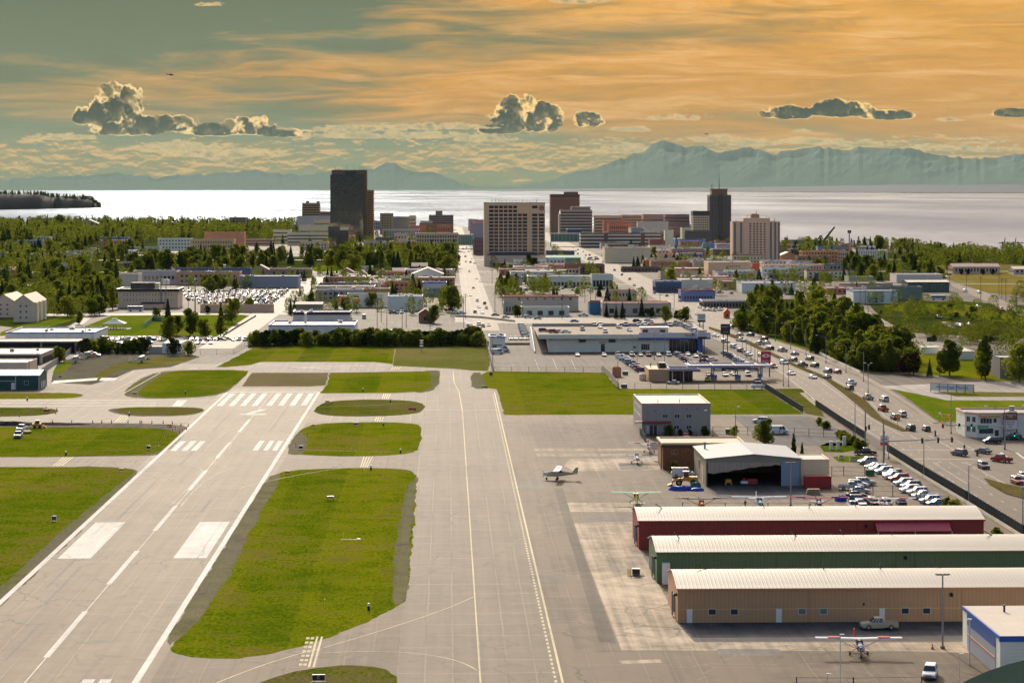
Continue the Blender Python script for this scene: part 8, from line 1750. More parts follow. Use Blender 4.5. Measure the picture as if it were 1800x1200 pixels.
# ---------------- aircraft
def plane(name, label, px, py, hd, body, wing, stripe=None, high=True, span=10.9, sc=1.0, tail=None, cowl=None, lift=0, pos=None, tilt=None):
 r = empty('small_plane', pos or W(px, py), math.radians(-hd), label, 'airplane'); r.scale = (sc,)*3
 tl = tail or body; D = 0 if high else -.55
 def ring(y, w, z0, z1, n=10): return [(w*math.cos(2*math.pi*i/n), y, (z0+z1)/2+(z1-z0)/2*math.sin(2*math.pi*i/n)) for i in range(n)]
 nz = 1.0
 if tilt: nz = 1.0
 def T(y, z): return z-(max(0, 1.0-y)*tilt if tilt else 0)     # tail draggers sit tail low
 prof_ = [(3.3, .22, 1.15, 1.55), (3.1, .42, .95, 1.75), (2.4, .52, .82, 1.85), (1.6, .56, .78, 1.95), (.8, .56, .78, 2.3), (-.4, .55, .82, 2.35), (-1.5, .42, 1.0, 2.05), (-3.2, .20, 1.25, 1.8), (-4.6, .07, 1.4, 1.7)]
 mb = MB(); mb.loft([ring(y, w, T(y, a), T(y, b)) for y, w, a, b in prof_]); mb.obj('fuselage', body, r, smooth=False)
 mb = MB(); mb.loft([ring(y, w*1.03, T(y, a)*.99, T(y, b)*1.01) for y, w, a, b in ((3.34, .2, 1.15, 1.55), (3.0, .44, .95, 1.75), (2.3, .54, .83, 1.86))]); mb.obj('cowling', cowl or stripe or body, r)
 mb = MB(); mb.loft([[(-.50, 1.7, T(1.7, 1.72)), (.50, 1.7, T(1.7, 1.72)), (.50, -1.1, T(-1, 1.75)), (-.50, -1.1, T(-1, 1.75))], [(-.50, 1.05, T(1, 2.24)), (.50, 1.05, T(1, 2.24)), (.50, -.7, T(-.7, 2.24)), (-.50, -.7, T(-.7, 2.24))]]); mb.obj('cockpit_glass', CG, r) if high else None
 if not high: mb = MB(); mb.loft([ring(1.4, .5, 1.6, 1.9), ring(.6, .5, 1.6, 2.45), ring(-.6, .48, 1.6, 2.35), ring(-1.4, .3, 1.6, 1.95)]); mb.obj('cockpit_glass', CG, r)
 if stripe: mb = MB(); mb.box(-.575, .575, -1.0, 2.3, 1.28, 1.42); mb.obj('stripe', stripe, r)
 z = 2.36 if high else .95; di = .18 if high else .55
 for s in (-1, 1):
  mb = MB(); y0 = .9; y1 = -.65
  mb.loft([[(s*.1, y0, z), (s*.1, y0-.3, z+.14), (s*.1, y1, z+.03), (s*.1, y0-.3, z-.03)], [(s*span*.28, y0, z+di*.5), (s*span*.28, y0-.3, z+.14+di*.5), (s*span*.28, y1, z+.03+di*.5), (s*span*.28, y0-.3, z-.03+di*.5)], [(s*span*.5, y0-.1, z+di), (s*span*.5, y0-.35, z+.1+di), (s*span*.5, y1+.25, z+.02+di), (s*span*.5, y0-.35, z-.01+di)]]); wg = mb.obj('wing', wing, r)
  if stripe and high: mb = MB(); mb.box(min(s*span*.22, s*span*.36), max(s*span*.22, s*span*.36), -.3, .7, z+.15+di*.5, z+.22+di*.55); mb.obj('wing_stripe', stripe, wg)
  if high: mb = MB(); mb.cyl((s*.52, .3, 1.05), (s*span*.27, .3, z+di*.45), .05, n=5); mb.obj('wing_strut', wing, r)
  mb = MB(); mb.cyl((s*.45, .3, .95), (s*1.25, .2, .38), .06, n=5); mb.obj('gear_leg', DSTEEL, r); mb = MB(); mb.cyl((s*1.2, .2, .28), (s*1.4, .2, .28), .28, n=10); mb.obj('wheel', RUBBER, r)
  mb = MB(); zz = T(-4.2, 1.62); mb.loft([[(s*.05, -3.7, zz), (s*.05, -3.9, zz+.06), (s*.05, -4.7, zz), (s*.05, -3.9, zz-.05)], [(s*1.7, -3.9, zz), (s*1.7, -4.1, zz+.04), (s*1.7, -4.6, zz), (s*1.7, -4.1, zz-.03)]]); mb.obj('tailplane', tl, r)
 yy = 2.4 if not tilt else -4.5; mb = MB()
 if tilt: mb.cyl((-.05, -4.4, .22), (.05, -4.4, .22), .14, n=8); mb.obj('tail_wheel', RUBBER, r)
 else: mb.cyl((0, 2.5, .9), (0, 2.7, .35), .06, n=5); mb.obj('gear_leg', DSTEEL, r); mb = MB(); mb.cyl((-.08, 2.7, .25), (.08, 2.7, .25), .25, n=10); mb.obj('wheel', RUBBER, r)
 zz = T(-4, 1.6); mb = MB(); mb.prism([(-3.2, zz), (-4.1, zz+1.35), (-4.75, zz+1.4), (-4.6, zz-.1)], 'x', -.05, .05); mb.obj('fin', stripe if (stripe and not tail) else tl, r)
 mb = MB(); mb.cyl((0, 3.3, 1.35), (0, 3.62, 1.35), .17, .03, 8); mb.obj('spinner', wing, r)
 a = rc.uniform(.2, 1.2); mb = MB(); mb.cyl((-.95*math.cos(a), 3.42, 1.35-.95*math.sin(a)), (.95*math.cos(a), 3.42, 1.35+.95*math.sin(a)), .07, n=4); mb.obj('propeller', BLACK, r)
 return r
W_ = mat('plane_white', (.72, .71, .68), .65, 0, 0, spec=.12); GLD = mat('plane_gold', (.55, .42, .25), .65, 0, .1, spec=.12); PR = mat('plane_red', (.50, .02, .03), .65, 0, 0, spec=.12); PN = mat('plane_navy', (.02, .03, .10), .65, 0, 0, spec=.12); PG = mat('plane_green', (.02, .30, .14), .65, 0, .1, spec=.12); PY = mat('plane_yellow', (.75, .52, .02), .65, 0, .05, spec=.12); PB = mat('plane_brown', (.10, .05, .045), .65, 0, .05, spec=.12); PO = mat('plane_orange', (.60, .13, .02), .65, 0, .05, spec=.12); PLB = mat('plane_blue', (.25, .50, .58), .65, 0, 0, spec=.12)
plane('p', 'gold and white high wing plane beside the yellow edge line', 981, 843, -90+8, GLD, W_, W_, span=10.9, tail=GLD)
plane('p', 'white low wing plane facing camera before the timber building', 1119, 814, 180, W_, W_, None, high=False, span=10.2)
plane('p', 'white high wing plane partly hidden by the notice board', 1141, 795, 182, W_, W_, PR, span=10.8)
plane('p', 'yellow plane with green wings, tail toward the camera', 1118, 885, 2, PY, PG, None, span=10.8, tail=mat('plane_pale_green', (.25, .45, .32), .65, 0, 0, spec=.12), tilt=.16)
plane('p', 'orange and brown winged plane behind the red hangar', 1232, 896, 180, PO, PB, PB, span=11.5, tilt=.14, cowl=PO)
plane('p', 'pale blue and white winged plane behind the red hangar', 1334, 893, 180, PLB, W_, None, span=11.6, tail=W_)
plane('p', 'white plane with red wings behind the red hangar', 1438, 894, 182, W_, PR, PN, span=12.6, tilt=.1)
plane('p', 'white and red plane in front of the dark parked cars', 1556, 896, 180, W_, W_, PR, span=13, tilt=.12)
plane('p', 'large white plane with red tail on the apron before tan hangar', 1509, 1150, 182, W_, W_, PR, span=12.6, sc=1.0, cowl=PN)
plane('p', 'white taildragger on the dry grass at upper left', 248, 637, 90, W_, W_, None, span=10.6, tilt=.16, cowl=PN)
plane('p', 'white plane farther back beside the grey board fence', 154, 629, 95, W_, W_, PR, span=10.6, tilt=.1, tail=W_)
plane('p', 'orange tailed white plane at the edge of the gravel yard', 132, 637, 88, W_, W_, PO, span=10.6, tilt=.16)
for px, py, d, lab in ((300, 134, 2600, 'tiny jet in the sky above the left cloud'), (1242, 237, 4200, 'tiny jet in the sky above the snowy peak')):
 q = plane('p', lab, 0, 0, 80, DSTEEL, DSTEEL, None, span=11, pos=at(px, py, d));
# ---------------- people
def person(label, px, py, top, legs, pose=0, hd=0, hat=None, pos=None, sit=False, lift=0):
 p = pos or W(px, py); r = empty('person', (p.x, p.y, lift), math.radians(-hd), label, 'person')
 me = bpy.data.meshes.new('body'); J = [(0, 0, .95), (0, 0, 1.15), (0, 0, 1.42), (0, 0, 1.55), (0, .02, 1.68), (.2, 0, 1.42), (.27, .02, 1.15), (.28, .12, .92), (-.2, 0, 1.42), (-.27, .02, 1.15), (-.26, .1, .92)]
 if sit: lg = [(.13, .1, .92), (.2, .45, .80), (.2, .25, .38), (.2, .42, .33), (-.13, .1, .92), (-.2, .45, .80), (-.2, .25, .38), (-.2, .42, .33)]; J[6] = (.30, .2, 1.2); J[7] = (.30, .5, 1.15); J[9] = (-.30, .2, 1.2); J[10] = (-.30, .5, 1.15)
 else: lg = [(.1, 0, .9), (.12, .05+pose*.1, .48), (.12, -.02, .08), (.13, .14, .04), (-.1, 0, .9), (-.12, .0-pose*.1, .48), (-.12, 0, .08), (-.13, .16, .04)]
 V = J+lg; Ed = [(0, 1), (1, 2), (2, 3), (3, 4), (2, 5), (5, 6), (6, 7), (2, 8), (8, 9), (9, 10), (0, 11), (11, 12), (12, 13), (13, 14), (0, 15), (15, 16), (16, 17), (17, 18)]
 R_ = [.15, .15, .17, .06, .105, .08, .055, .04, .08, .055, .04, .1, .075, .05, .05, .1, .075, .05, .05]
 me.from_pydata(V, Ed, []); o = bpy.data.objects.new('tmp_body', me); COL.objects.link(o)
 md = o.modifiers.new('skin', 'SKIN');
 for i, q in enumerate(me.skin_vertices[0].data): q.radius = (R_[i], R_[i]*.8); q.use_root = (i == 0)
 o.modifiers.new('sub', 'SUBSURF').levels = 1
 m2 = bpy.data.meshes.new_from_object(o.evaluated_get(bpy.context.evaluated_depsgraph_get())); bpy.data.objects.remove(o); m2.materials.clear()
 sk = mat('skin', (.45, .28, .20), .6, 0, 0)
 for m in (top, legs, sk): m2.materials.append(m)
 for f in m2.polygons: z = f.center.z; f.material_index = 2 if z > 1.52 else (0 if z > .98 else 1); f.use_smooth = True
 inst(m2, 'body', r)
 mb = MB(); mb.cyl((0, .0, 1.70), (0, .0, 1.82), .125, .06, 8); mb.obj('hat' if hat else 'hair', hat or mat('dark_hair', (.03, .02, .015), .8), r); return r
TRO = mat('dark_trousers', (.03, .035, .05), .8); HV = mat('hi_vis_green', (.35, .65, .05), .7)
person('worker in orange vest standing by the dug earth', 73, 754, ORANGE, TRO, 1, 180, SIGNW); person('worker in green vest beside the trailer', 54, 758, HV, TRO, 0, 90, SIGNW)
person('person in dark clothes standing behind the red hangar', 1310, 893, TRO, TRO, 1, 170)
def moto(label, px, py, hd):
 p = W(px, py); r = empty('motorcycle', p, math.radians(-hd), 'motorcycle '+label, 'motorcycle')
 mb = MB(); mb.loft([[(-.12, -.8, .62), (.12, -.8, .62), (.12, -.8, .85), (-.12, -.8, .85)], [(-.18, 0, .4), (.18, 0, .4), (.18, 0, .85), (-.18, 0, .85)], [(-.14, .6, .6), (.14, .6, .6), (.14, .6, 1.05), (-.14, .6, 1.05)]]); mb.obj('body', BLACK, r)
 for y in (-.7, .75): mb = MB(); mb.cyl((-.07, y, .33), (.07, y, .33), .33, n=12); mb.obj('wheel', RUBBER, r)
 mb = MB(); mb.cyl((-.4, .45, 1.08), (.4, .45, 1.08), .03, n=5); mb.obj('handlebar', STEEL, r)
 person('rider in black on the motorcycle '+label, 0, 0, BLACK, TRO, 0, hd, BLACK, pos=p, sit=True, lift=-.05)
moto('under the signal arm', 1644, 766, 20); moto('ahead of the grey suv', 1695, 792, 20); moto('between suv and sedan at the junction', 1718, 801, 25)
# ---------------- airfield furniture
def cone(px, py, i, lab='orange traffic cone in the row along the dug earth', grp='orange cones round the dug earth', h=.9):
 r = empty('traffic_cone', W(px, py), 0, lab, 'traffic cone', grp); mb = MB(); mb.cyl((0, 0, .05), (0, 0, h), .22, .05, 8); mb.obj('cone', ORANGE, r); mb = MB(); mb.box(-.28, .28, -.28, .28, 0, .05); mb.obj('base', BLACK, r); mb = MB(); mb.cyl((0, 0, h*.5), (0, 0, h*.68), .145, .105, 8); mb.obj('band', SIGNW, r)
for i, (x, y) in enumerate(((92, 743), (126, 743), (163, 743), (179, 742.5), (225, 743), (246, 743), (249, 743), (267, 743.5), (287, 743.5), (303, 745), (318, 748), (331, 749), (196, 743), (303, 757), (308, 754), (316, 760), (321, 757), (328, 755), (291, 766), (277, 782), (300, 750))): cone(x, y, i)
for x, y in ((0, 732), (34, 732), (55, 730), (87, 726), (100, 721), (98, 727), (81, 719)): cone(x, y, 0, 'orange traffic cone around the small island at left', 'orange cones at the left island')
cone(1639, 1140, 0, 'single orange traffic cone beside the floodlight mast', None, .8); cone(519, 783, 0, 'orange cone on the gravel right of the runway, nearer', None); cone(541, 765, 0, 'orange cone on the gravel right of the runway, farther', None)
def box_sign(px, py, w, h, m, lab, face=None, txt=None, legs=True, name='taxiway_sign'):
 r = empty(name, W(px, py), 0, lab, 'sign'); mb = MB(); mb.box(-w/2, w/2, -.12, .12, .25, .25+h); mb.obj('panel', m, r)
 if face: mb = MB(); mb.box(-w/2+.06, w/2-.06, -.15, -.121, .31, .19+h); mb.obj('face', face, r)
 for x in (-w*.35, w*.35): mb = MB(); mb.box(x-.04, x+.04, -.04, .04, 0, .25); mb.obj('leg', DSTEEL, r)
 mb = MB(); mb.box(-w/2-.1, w/2+.1, -.3, .3, .01, .06); mb.obj('footing', MP['walk'], r)
 if txt: text('lettering', txt, h*.7, SIGNW, r, (0, -.17, .25+h/2))
for a in ((213, 829, 1.2, .6, SAM, 'orange runway box at the corner of the lower left grass', None, None), (505, 834, 1.2, .7, SAM, 'orange box at the upper left corner of the long infield', None, None), (551, 751, 1.2, .7, SAM, 'orange box at the top left of the middle island', None, None), (575, 709, 1.2, .7, SAM, 'orange box at the top left of the small upper island', None, None), (298, 750, 1.4, .6, SAM, 'orange box among cones at the end of the dug earth', None, None), (237, 693.5, 1.6, .5, SAM, 'orange box at the tip of the upper left grass', BLACK, None), (626, 748, 1.6, .7, SIGNW, 'white red box sign in the middle island', REDP, None), (725, 722, 2.4, .7, cmat((.20, .02, .03)), 'dark red box sign at the right end of the small island', cmat((.24, .03, .04)), None), (82, 725, 2.0, .8, BLACK, 'black box sign on the small island at left', REDP, None), (95, 916, .9, .9, SIGNW, 'black distance board with numeral 1 on the lower left grass', BLACK, '1'), (261, 790, 1.0, .8, SIGNW, 'black board at the right end of the middle left grass', BLACK, None), (529, 790, 1.0, .8, SIGNW, 'black board at the lower left of the middle island', BLACK, None), (560, 1198, 1.8, .8, SIGNW, 'black taxiway board on the bottom island', BLACK, 'C'), (852, 682, 2.0, .5, BLACK, 'long low black board at the left of right hand lawn', None, None), (863, 661, 1.2, 1.2, DSTEEL, 'grey box at the corner of the right hand lawn', None, None), (106, 664, 1.0, .6, DSTEEL, 'small grey board on the left gravel edge', None, None)):
 box_sign(*a[:6], face=a[6], txt=a[7])
def marker(px, py, lab, c=SIGNW):
 r = empty('marker', W(px, py), 0, lab, 'marker'); mb = MB(); mb.box(-.2, .2, -.2, .2, 0, .7); mb.obj('base', BLACK, r); mb = MB(); mb.cyl((0, 0, .7), (0, 0, 1.15), .22, .18, 8); mb.obj('cap', c, r)
for x, y, l in ((648, 1072, 'white topped marker near the bottom of the long infield'), (652, 826, 'white topped marker at the top edge of the long infield'), (674, 748, 'white topped marker at the top of the middle island'), (704, 796, 'white topped marker at the lower right of the middle island'), (686, 707, 'white topped marker at the top of the small island'), (48, 704, 'white topped marker below the top left grass strip'), (116, 800, 'white topped marker at the bottom of the middle left grass'), (227, 731, 'white topped marker at the small left island'), (638, 688, 'white marker on the lawn above the small island'), (326, 692, 'white and red marker on the upper left grass')): marker(x, y, l)
for x, y, l in ((571, 1067, 'yellow stake near the bottom of the long infield'), (603, 949, 'yellow stake in the middle of the long infield'), (640, 834, 'yellow stake at the top of the long infield'), (658, 747, 'yellow stake at the top of the middle island')):
 r = empty('stake', W(x, y), 0, l, 'stake'); mb = MB(); mb.cyl((0, 0, 0), (0, 0, 1.3), .06, n=6); mb.obj('post', SY, r); mb = MB(); mb.cyl((0, 0, 1.3), (0, 0, 1.38), .08, n=6); mb.obj('cap', SY, r)
r = empty('lighted_board', W(581, 879), 0, 'white and red lit box on legs in the upper infield', 'sign'); mb = MB(); mb.box(-.75, .75, -.35, .35, .55, .95); mb.obj('box', SIGNW, r); mb = MB(); mb.box(-.65, .65, -.38, -.351, .6, .82); mb.obj('red_face', REDP, r)
for x in (-.6, .6): mb = MB(); mb.box(x-.05, x+.05, -.3, .3, 0, .55); mb.obj('leg', DSTEEL, r)
r = empty('slab', W(617, 948), 0, 'small pale slab beside the middle yellow stake', 'slab'); mb = MB(); mb.box(-2, 2, -.4, .4, 0, .06); mb.obj('top', MP['concrete'], r); mb = MB(); mb.box(1.2, 1.8, -.2, .2, .061, .2); mb.obj('lid', STEEL, r)
r = empty('weather_mast', W(741, 618), 0, 'white weather instrument mast before the long hedge', 'mast'); mb = MB(); mb.cyl((0, 0, 0), (0, 0, 4.6), .16, n=6); mb.obj('pole', STEEL, r)
for z in (2.2, 3.4, 4.4): mb = MB(); mb.box(-.7, .7, -.25, .25, z, z+.35); mb.obj('instrument', SIGNW, r)
r = empty('power_box', W(1118, 1011), 0, 'black topped power box on the apron left of the green hangar', 'power box'); mb = MB(); mb.box(-.65, .65, -.45, .45, .25, 1.2); mb.obj('box', BLACK, r); mb = MB(); mb.box(-.7, .7, -.5, .5, 1.2, 1.28); mb.obj('lid', SIGNW, r); mb = MB(); mb.box(-1, 1.4, -.8, .8, .005, .12); mb.obj('plinth', ROOFD, r)
for x in (1104, 1107.5):
 q = empty('bollard', W(x, 1012), 0, 'yellow bollard left of the black power box', 'bollard', 'yellow bollards by the power box'); mb = MB(); mb.cyl((0, 0, 0), (0, 0, 1.2), .12, n=8); mb.obj('post', SY, q); mb = MB(); mb.cyl((0, 0, 1.2), (0, 0, 1.3), .12, .05, 8); mb.obj('cap', SY, q)
# machines
def loader():
 r = empty('wheel_loader', W(1205, 853), math.radians(84), 'yellow wheel loader parked left of the open hangar', 'loader')
 mb = MB(); mb.box(-.9, .9, -3.0, -.6, 1.0, 2.1, tap=(.1, .1, .3, 0)); mb.obj('engine_cover', YELLOW, r); mb = MB(); mb.box(-.75, .75, -.9, .6, 1.1, 2.0); mb.obj('cab_base', YELLOW, r)
 mb = MB(); mb.box(-.7, .7, -.75, .45, 2.0, 3.2, tap=(.08, .08, .05, .1)); mb.obj('cab_glass', CG, r); mb = MB(); mb.box(-.8, .8, -.85, .6, 3.2, 3.35); mb.obj('cab_roof', SIGNW, r)
 for x in (-.7, .7): mb = MB(); mb.box(x-.08, x+.08, -.8, -.65, 2, 3.2); mb.obj('cab_post', YELLOW, r)
 mb = MB(); mb.box(-.5, .5, .6, 2.2, .9, 1.7, tap=(0, 0, 0, .5)); mb.obj('front_frame', YELLOW, r)
 for x in (-.5, .5): mb = MB(); mb.cyl((x, 1.0, 1.7), (x, 3.0, .9), .14, n=6); mb.obj('lift_arm', YELLOW, r)
 mb = MB(); mb.prism([(3.0, .2), (4.1, .15), (3.2, .45), (3.0, 1.3), (2.85, 1.3)], 'x', -1.3, 1.3); mb.obj('bucket', mat('bucket_ochre', (.45, .22, .03), .7, 0, .3, 1), r)
 for x in (-1, 1):
  for y in (-1.8, 1.5): mb = MB(); mb.cyl((x*.75, y, .75), (x*1.2, y, .75), .75, n=14); mb.m = 1; mb.cyl((x*1.2, y, .75), (x*1.23, y, .75), .35, n=10); mb.obj('wheel', [RUBBER, YELLOW], r)
loader()
def lump(name, label, px, py, m, w, d, h, cat, seed=1, rz=0):
 r = empty(name, W(px, py), rz, label, cat); rr = random.Random(seed); n = 12; rings = []
 for j, (q, z) in enumerate(((1, 0), (.95, .55), (.7, .9), (.2, 1.0))): rings.append([(w/2*q*math.cos(2*math.pi*i/n)*rr.uniform(.85, 1.1), d/2*q*math.sin(2*math.pi*i/n)*rr.uniform(.85, 1.1), h*z*rr.uniform(.85, 1.1)) for i in range(n)])
 mb = MB(); mb.loft(rings); mb.obj('cover', m, r); mb = MB(); mb.box(-w*.4, w*.4, -d*.2, d*.2, 0, .12); mb.obj('pallet', WOOD, r)
TARP = mat('blue_tarp', (.01, .05, .42), .45, 0, .2, 2)
lump('tarped_pile', 'long blue tarpaulin covered pile before the wheel loader', 1199, 861, TARP, 6, 1.6, 1.0, 'tarpaulin', 1); lump('tarped_pile', 'shorter blue tarpaulin pile at the hangar corner', 1225, 862, TARP, 3, 1.4, .7, 'tarpaulin', 2); lump('tarped_pile', 'dark green tarpaulin mound behind the blue piles', 1223, 857, mat('green_tarp', (.01, .12, .10), .5, 0, .2, 2), 2.4, 1.4, 1.4, 'tarpaulin', 3); lump('tarped_pile', 'blue tarpaulin heap behind the red hangar, right', 1478, 880, TARP, 2.6, 1.6, 1.2, 'tarpaulin', 4)
r = empty('shipping_container', W(1437, 857), 0, 'red shipping container against the beige lean-to', 'container'); mb = MB(); mb.box(-3, 3, -1.2, 1.2, .1, 2.7); mb.obj('body', mat('container_red', (.34, .02, .02), .6, 0, .2, .5, rib=('x', .28, .04, .3)), r); mb = MB(); mb.box(-3.05, 3.05, -1.25, 1.25, 2.7, 2.8); mb.obj('top_rail', REDP, r)
for q in ((-2.2, 'crates'), (-.4, 'x')):
 k = empty('crate_stack', W(1437+q[0]*6, 868), 0, 'pile of raw timber crates before the red container' + (', left' if q[0] < -1 else ', right'), 'crate')
 for i in range(4): mb = MB(); mb.box(-.9+.1*i, .9-.05*i, -.5, .5, i*.32, i*.32+.22); mb.obj('crate', mat('raw_timber', (.45, .30, .15), .8, 0, .3, 2), k)
def dumpster(px, py, lab, m=mat('dumpster_green', (.01, .11, .06), .6, 0, .2, 1)):
 r = empty('dumpster', W(px, py), 0, lab, 'dumpster'); mb = MB(); mb.box(-1, 1, -.7, .7, .15, 1.3, tap=(0, 0, .1, 0)); mb.obj('bin', m, r); mb = MB(); mb.box(-1.03, 1.03, -.6, .73, 1.3, 1.38); mb.obj('lid', BLACK, r)
 for x in (-1.06, 1.0): mb = MB(); mb.box(x, x+.06, -.3, .3, .7, .9); mb.obj('side_pocket', m, r)
dumpster(1529, 835, 'green dumpster at the gate of the right car park'); dumpster(1282, 762, 'green dumpster right of the grey office'); dumpster(1099, 659, 'green dumpster beside the brown timber enclosure'); dumpster(1097, 682, 'navy dumpster at the corner of the grassy lawn', mat('dumpster_navy', (.02, .04, .08), .6))
for x, y, h, l in ((1461, 790, 2.2, 'left small grey utility cabinet on the kerb lawn'), (1473, 790, 2.3, 'middle grey utility cabinet on the kerb lawn'), (1484, 783, 2.5, 'tallest grey utility cabinet on the kerb lawn')):
 r = empty('utility_cabinet', W(x, y), 0, l, 'cabinet'); mb = MB(); mb.box(-.4, .4, -.35, .35, .1, h); mb.obj('body', cmat((.33, .38, .40)), r); mb = MB(); mb.box(-.5, .5, -.45, .45, 0, .1); mb.obj('plinth', MP['walk'], r)
gr('grass', [(1440, 784), (1455, 778), (1500, 778), (1512, 790), (1480, 795), (1448, 794)], G1, Z3, 0); gr('grass', [(1462, 803), (1480, 801), (1518, 802), (1516, 812), (1475, 812)], G3, Z3, 0)
for x, y, w, l in ((1479, 807, 1.3, 'short concrete planter on the small lawn'), (1503, 810, 2.6, 'long concrete planter on the small lawn')):
 r = empty('planter', W(x, y), 0, l, 'planter'); mb = MB(); mb.box(-w/2, w/2, -.5, .5, 0, .8); mb.obj('box', cmat((.30, .27, .22)), r); mb = MB(); mb.box(-w/2+.1, w/2-.1, -.4, .4, .8, .95, tap=(.1, .1, .1, .1)); mb.obj('plants', MC['mown_grass'], r)
def skid():
 r = empty('skid_loader', W(66, 752), math.radians(-80), 'small yellow skid loader digging at the left earth strip', 'loader'); mb = MB(); mb.box(-.8, .8, -1.4, .9, .4, 1.3); mb.obj('body', YELLOW, r); mb = MB(); mb.box(-.6, .6, -.7, .6, 1.3, 2.2, tap=(.05, .05, .05, .1)); mb.obj('cab', BLACK, r)
 mb = MB(); mb.prism([(1.6, .1), (2.5, .05), (1.7, .9)], 'x', -.95, .95); mb.obj('bucket', YELLOW, r)
 for x in (-.85, .85): mb = MB(); mb.cyl((x, -1.2, 1.5), (x, 1.6, .6), .1, n=5); mb.obj('lift_arm', YELLOW, r)
 for x in (-1, 1):
  for y in (-.8, .6): mb = MB(); mb.cyl((x*.75, y, .4), (x*1.0, y, .4), .4, n=10); mb.obj('wheel', RUBBER, r)
skid()
r = empty('flat_trailer', W(48, 761), math.radians(20), 'empty flat trailer behind the silver pickup on the left grass', 'trailer'); mb = MB(); mb.box(-1, 1, -1.6, 2.6, .5, .62); mb.obj('bed', WOOD, r)
for x in (-1.05, 1.05): mb = MB(); mb.cyl((x-.1, .4, .35), (x+.1, .4, .35), .35, n=10); mb.obj('wheel', RUBBER, r)
def mound(label, px, py, w, d, h):
 rr = random.Random(int(px)); mb = MB(); n = 16; rings = []
 for q, z in ((1, 0), (.7, .6), (.35, .95), (.05, 1)): rings.append([(w/2*q*math.cos(2*math.pi*i/n)*rr.uniform(.85, 1.15), d/2*q*math.sin(2*math.pi*i/n)*rr.uniform(.8, 1.2), h*z*rr.uniform(.8, 1.15)) for i in range(n)])
 mb.loft(rings); o = mb.obj('soil_heap', mat('fresh_soil', (.045, .032, .024), .95, 0, .4, 1)); o.location = W(px, py); tag(o, label, 'soil heap')
mound('long dark soil heap beyond the parked pickups', 20, 747, 16, 4, 1.1); mound('lower dark soil heap right of the skid loader', 95, 746, 22, 3, .6)
# bus in the left park street, trailers in right yard
def bus(label, px, py, hd, L, m, st):
 r = empty('bus', W(px, py), math.radians(-hd), label, 'bus'); mb = MB(); mb.box(-1.2, 1.2, -L/2, L/2, .4, 2.9, tap=(.08, .08, .05, .05)); mb.obj('body', m, r)
 mb = MB(); mb.box(-1.22, 1.22, -L/2+.4, L/2-.4, 1.6, 2.35); mb.obj('windows', CG, r); mb = MB(); mb.box(-1.23, 1.23, -L/2+.1, L/2-.1, .9, 1.2); mb.obj('stripe', st, r)
 for x in (-1.1, 1.1):
  for y in (-L*.3, L*.32): mb = MB(); mb.cyl((x-.12, y, .45), (x+.12, y, .45), .45, n=10); mb.obj('wheel', RUBBER, r)
bus('white and teal bus parked in front of the beige block', 238, 547, 90, 8.5, SIGNW, mat('bus_teal', (.05, .35, .35), .4)); bus('white and blue lorry box beside the teal warehouse', 1649, 527, 90, 9.5, SIGNW, BTRIM)
for i, (x, y) in enumerate(((1662, 572), (1670, 574), (1684, 573))):
 r = empty('boat_trailer', W(x, y), .5, 'white covered trailer in the gravel yard at right', 'trailer', 'white trailers in the gravel yard'); mb = MB(); mb.box(-1, 1, -3, 3, .5, 1.6, tap=(.3, .3, .5, .5)); mb.obj('cover', SIGNW, r); mb = MB(); mb.box(-.9, .9, -2, 2, .1, .5); mb.obj('chassis', BLACK, r)
for i in range(7):
 r = empty('roof_panel_stack', W(1495+(i % 4)*9+(i//4)*5, 572+(i//4)*6), .3, 'pale slab stacked in the yard behind the roadside wood', 'slab', 'pale slabs in the yard'); mb = MB(); mb.box(-1.6, 1.6, -5, 5, 0, 1.2); mb.obj('slab', cmat((.48, .46, .44)), r); mb = MB(); mb.box(-1.7, 1.7, -5.1, 5.1, 1.2, 1.35); mb.obj('cover', SIGNW, r)
small_sign('road_work_sign', 'red board on posts beside the frontage road', 1562, 585, 3.2, 1.6, 3, REDP); small_sign('road_work_sign', 'dark board beside the frontage road near the white shed', 1636, 606, 3.4, 2.0, 3.4, BLACK)
B('shed', 'white low shed with pale roof right of the frontage road', 1622, 1656, 622, 610, 12, (.55, .56, .58), 'shed', ROOFW, par=.2); B('shed', 'long low white roofed shed behind the lawn trees', 1676, 1714, 632, 617, 26, (.45, .45, .46), 'shed', ROOFW, par=.2, units=2); B('shed', 'dark grey shed behind the tree at the right edge', 1758, 1800, 665, 628, 14, (.13, .14, .17), 'shed', ROOFG, par=.3); B('shed', 'blue topped container shed in the right yard', 1744, 1770, 598, 591, 6, (.03, .08, .25), 'shed', BTRIM, par=.2)
B('kiosk', 'tiny orange coffee hut with arched front by the highway', 1273, 1283, 559, 548, 4, (.48, .12, .04), 'kiosk', cmat((.40, .10, .04)), gable=('y', 1.4), win=(1, 1, .2, .8, .2, .7, .6, .7), side=False)
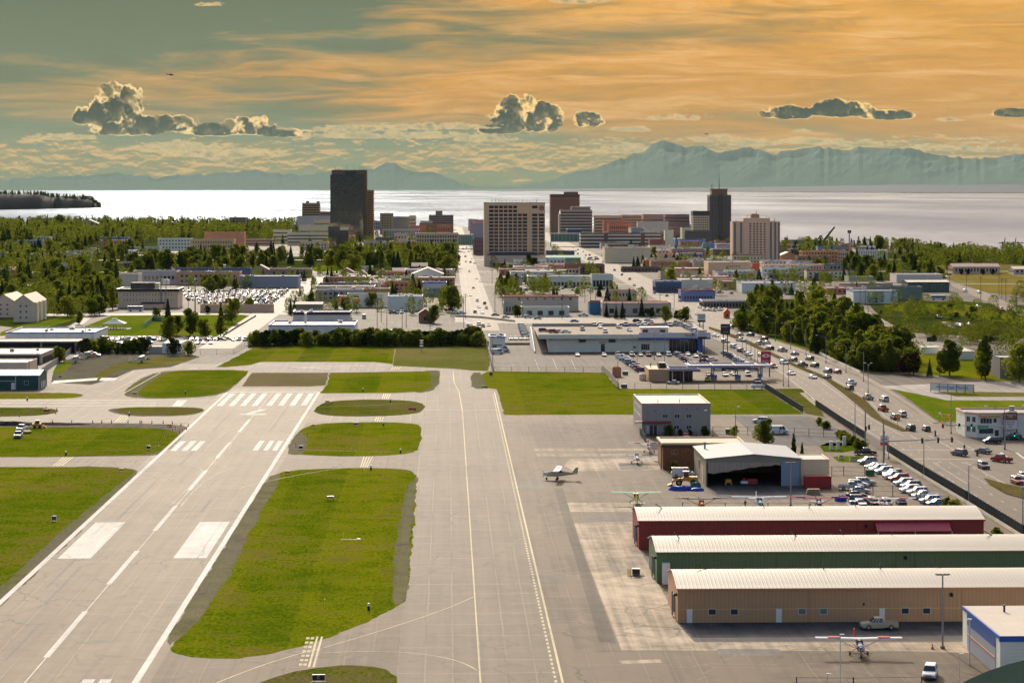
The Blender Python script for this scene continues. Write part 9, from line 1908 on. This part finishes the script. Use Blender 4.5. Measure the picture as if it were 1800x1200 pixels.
# ================================================================== every label singles out one thing
def uniquify():
 D = {}
 for o in COL.objects:
  if o.parent is None and o.get('label'): D.setdefault(o['label'], []).append(o)
 ordn = ['first', 'second', 'third', 'fourth', 'fifth', 'sixth', 'seventh', 'eighth', 'ninth', 'tenth', 'eleventh', 'twelfth']
 def sx(o):
  p = o.matrix_basis.translation; q = p-Vector((0, 0, CAMZ)); return q.dot(RT)/max(1, q.dot(FW))
 for lab in list(D):
  L = D[lab]
  if len(L) > 12 and 'avenue' not in lab[:0]:
   del D[lab]; L.sort(key=sx); n = min(5, max(2, -(-len(L)//20))); nm = {2: ['left', 'right'], 3: ['left', 'middle', 'right'], 4: ['far left', 'left', 'right', 'far right'], 5: ['far left', 'left', 'middle', 'right', 'far right']}[n]
   for i in range(n):
    Q = sorted(L[i*len(L)//n:(i+1)*len(L)//n], key=lambda o: o.matrix_basis.translation.y); h = len(Q)//2
    for j, T in enumerate((Q[:h], Q[h:])):
     for o in T: o['label'] = ' '.join(lab.split()[:10])+', '+nm[i]+(' front' if j == 0 else ' rear'); D.setdefault(o['label'], []).append(o)
 for lab, L in D.items():
  if len(L) == 1: continue
  L.sort(key=sx)
  if len(L) <= 12:
   for i, o in enumerate(L):
    if len(L) == 2: t = ('left one', 'right one')[i]
    elif i == 0: t = 'leftmost one'
    elif i == len(L)-1: t = 'rightmost one'
    else: t = ordn[i]+' from left'
    o['label'] = ' '.join(lab.split()[:13])+', '+t
  else:
   for o in L:
    if not o.get('group'): o['group'] = lab[:50]
uniquify()
# ---------------- the air between: far things fade
def haze():
 mb = MB(); mb.box(-62000, 62000, -14500, 118000, -9, 2350)
 m = bpy.data.materials.new('haze_air'); m.use_nodes = True; t = m.node_tree; t.nodes.clear()
 v = t.nodes.new('ShaderNodeVolumePrincipled'); v.inputs['Color'].default_value = (.50, .66, .52, 1); v.inputs['Density'].default_value = 5e-6; v.inputs['Anisotropy'].default_value = .0
 o = t.nodes.new('ShaderNodeOutputMaterial'); t.links.new(v.outputs[0], o.inputs['Volume'])
 h = mb.obj('haze', m); h['kind'] = 'stuff'
haze()
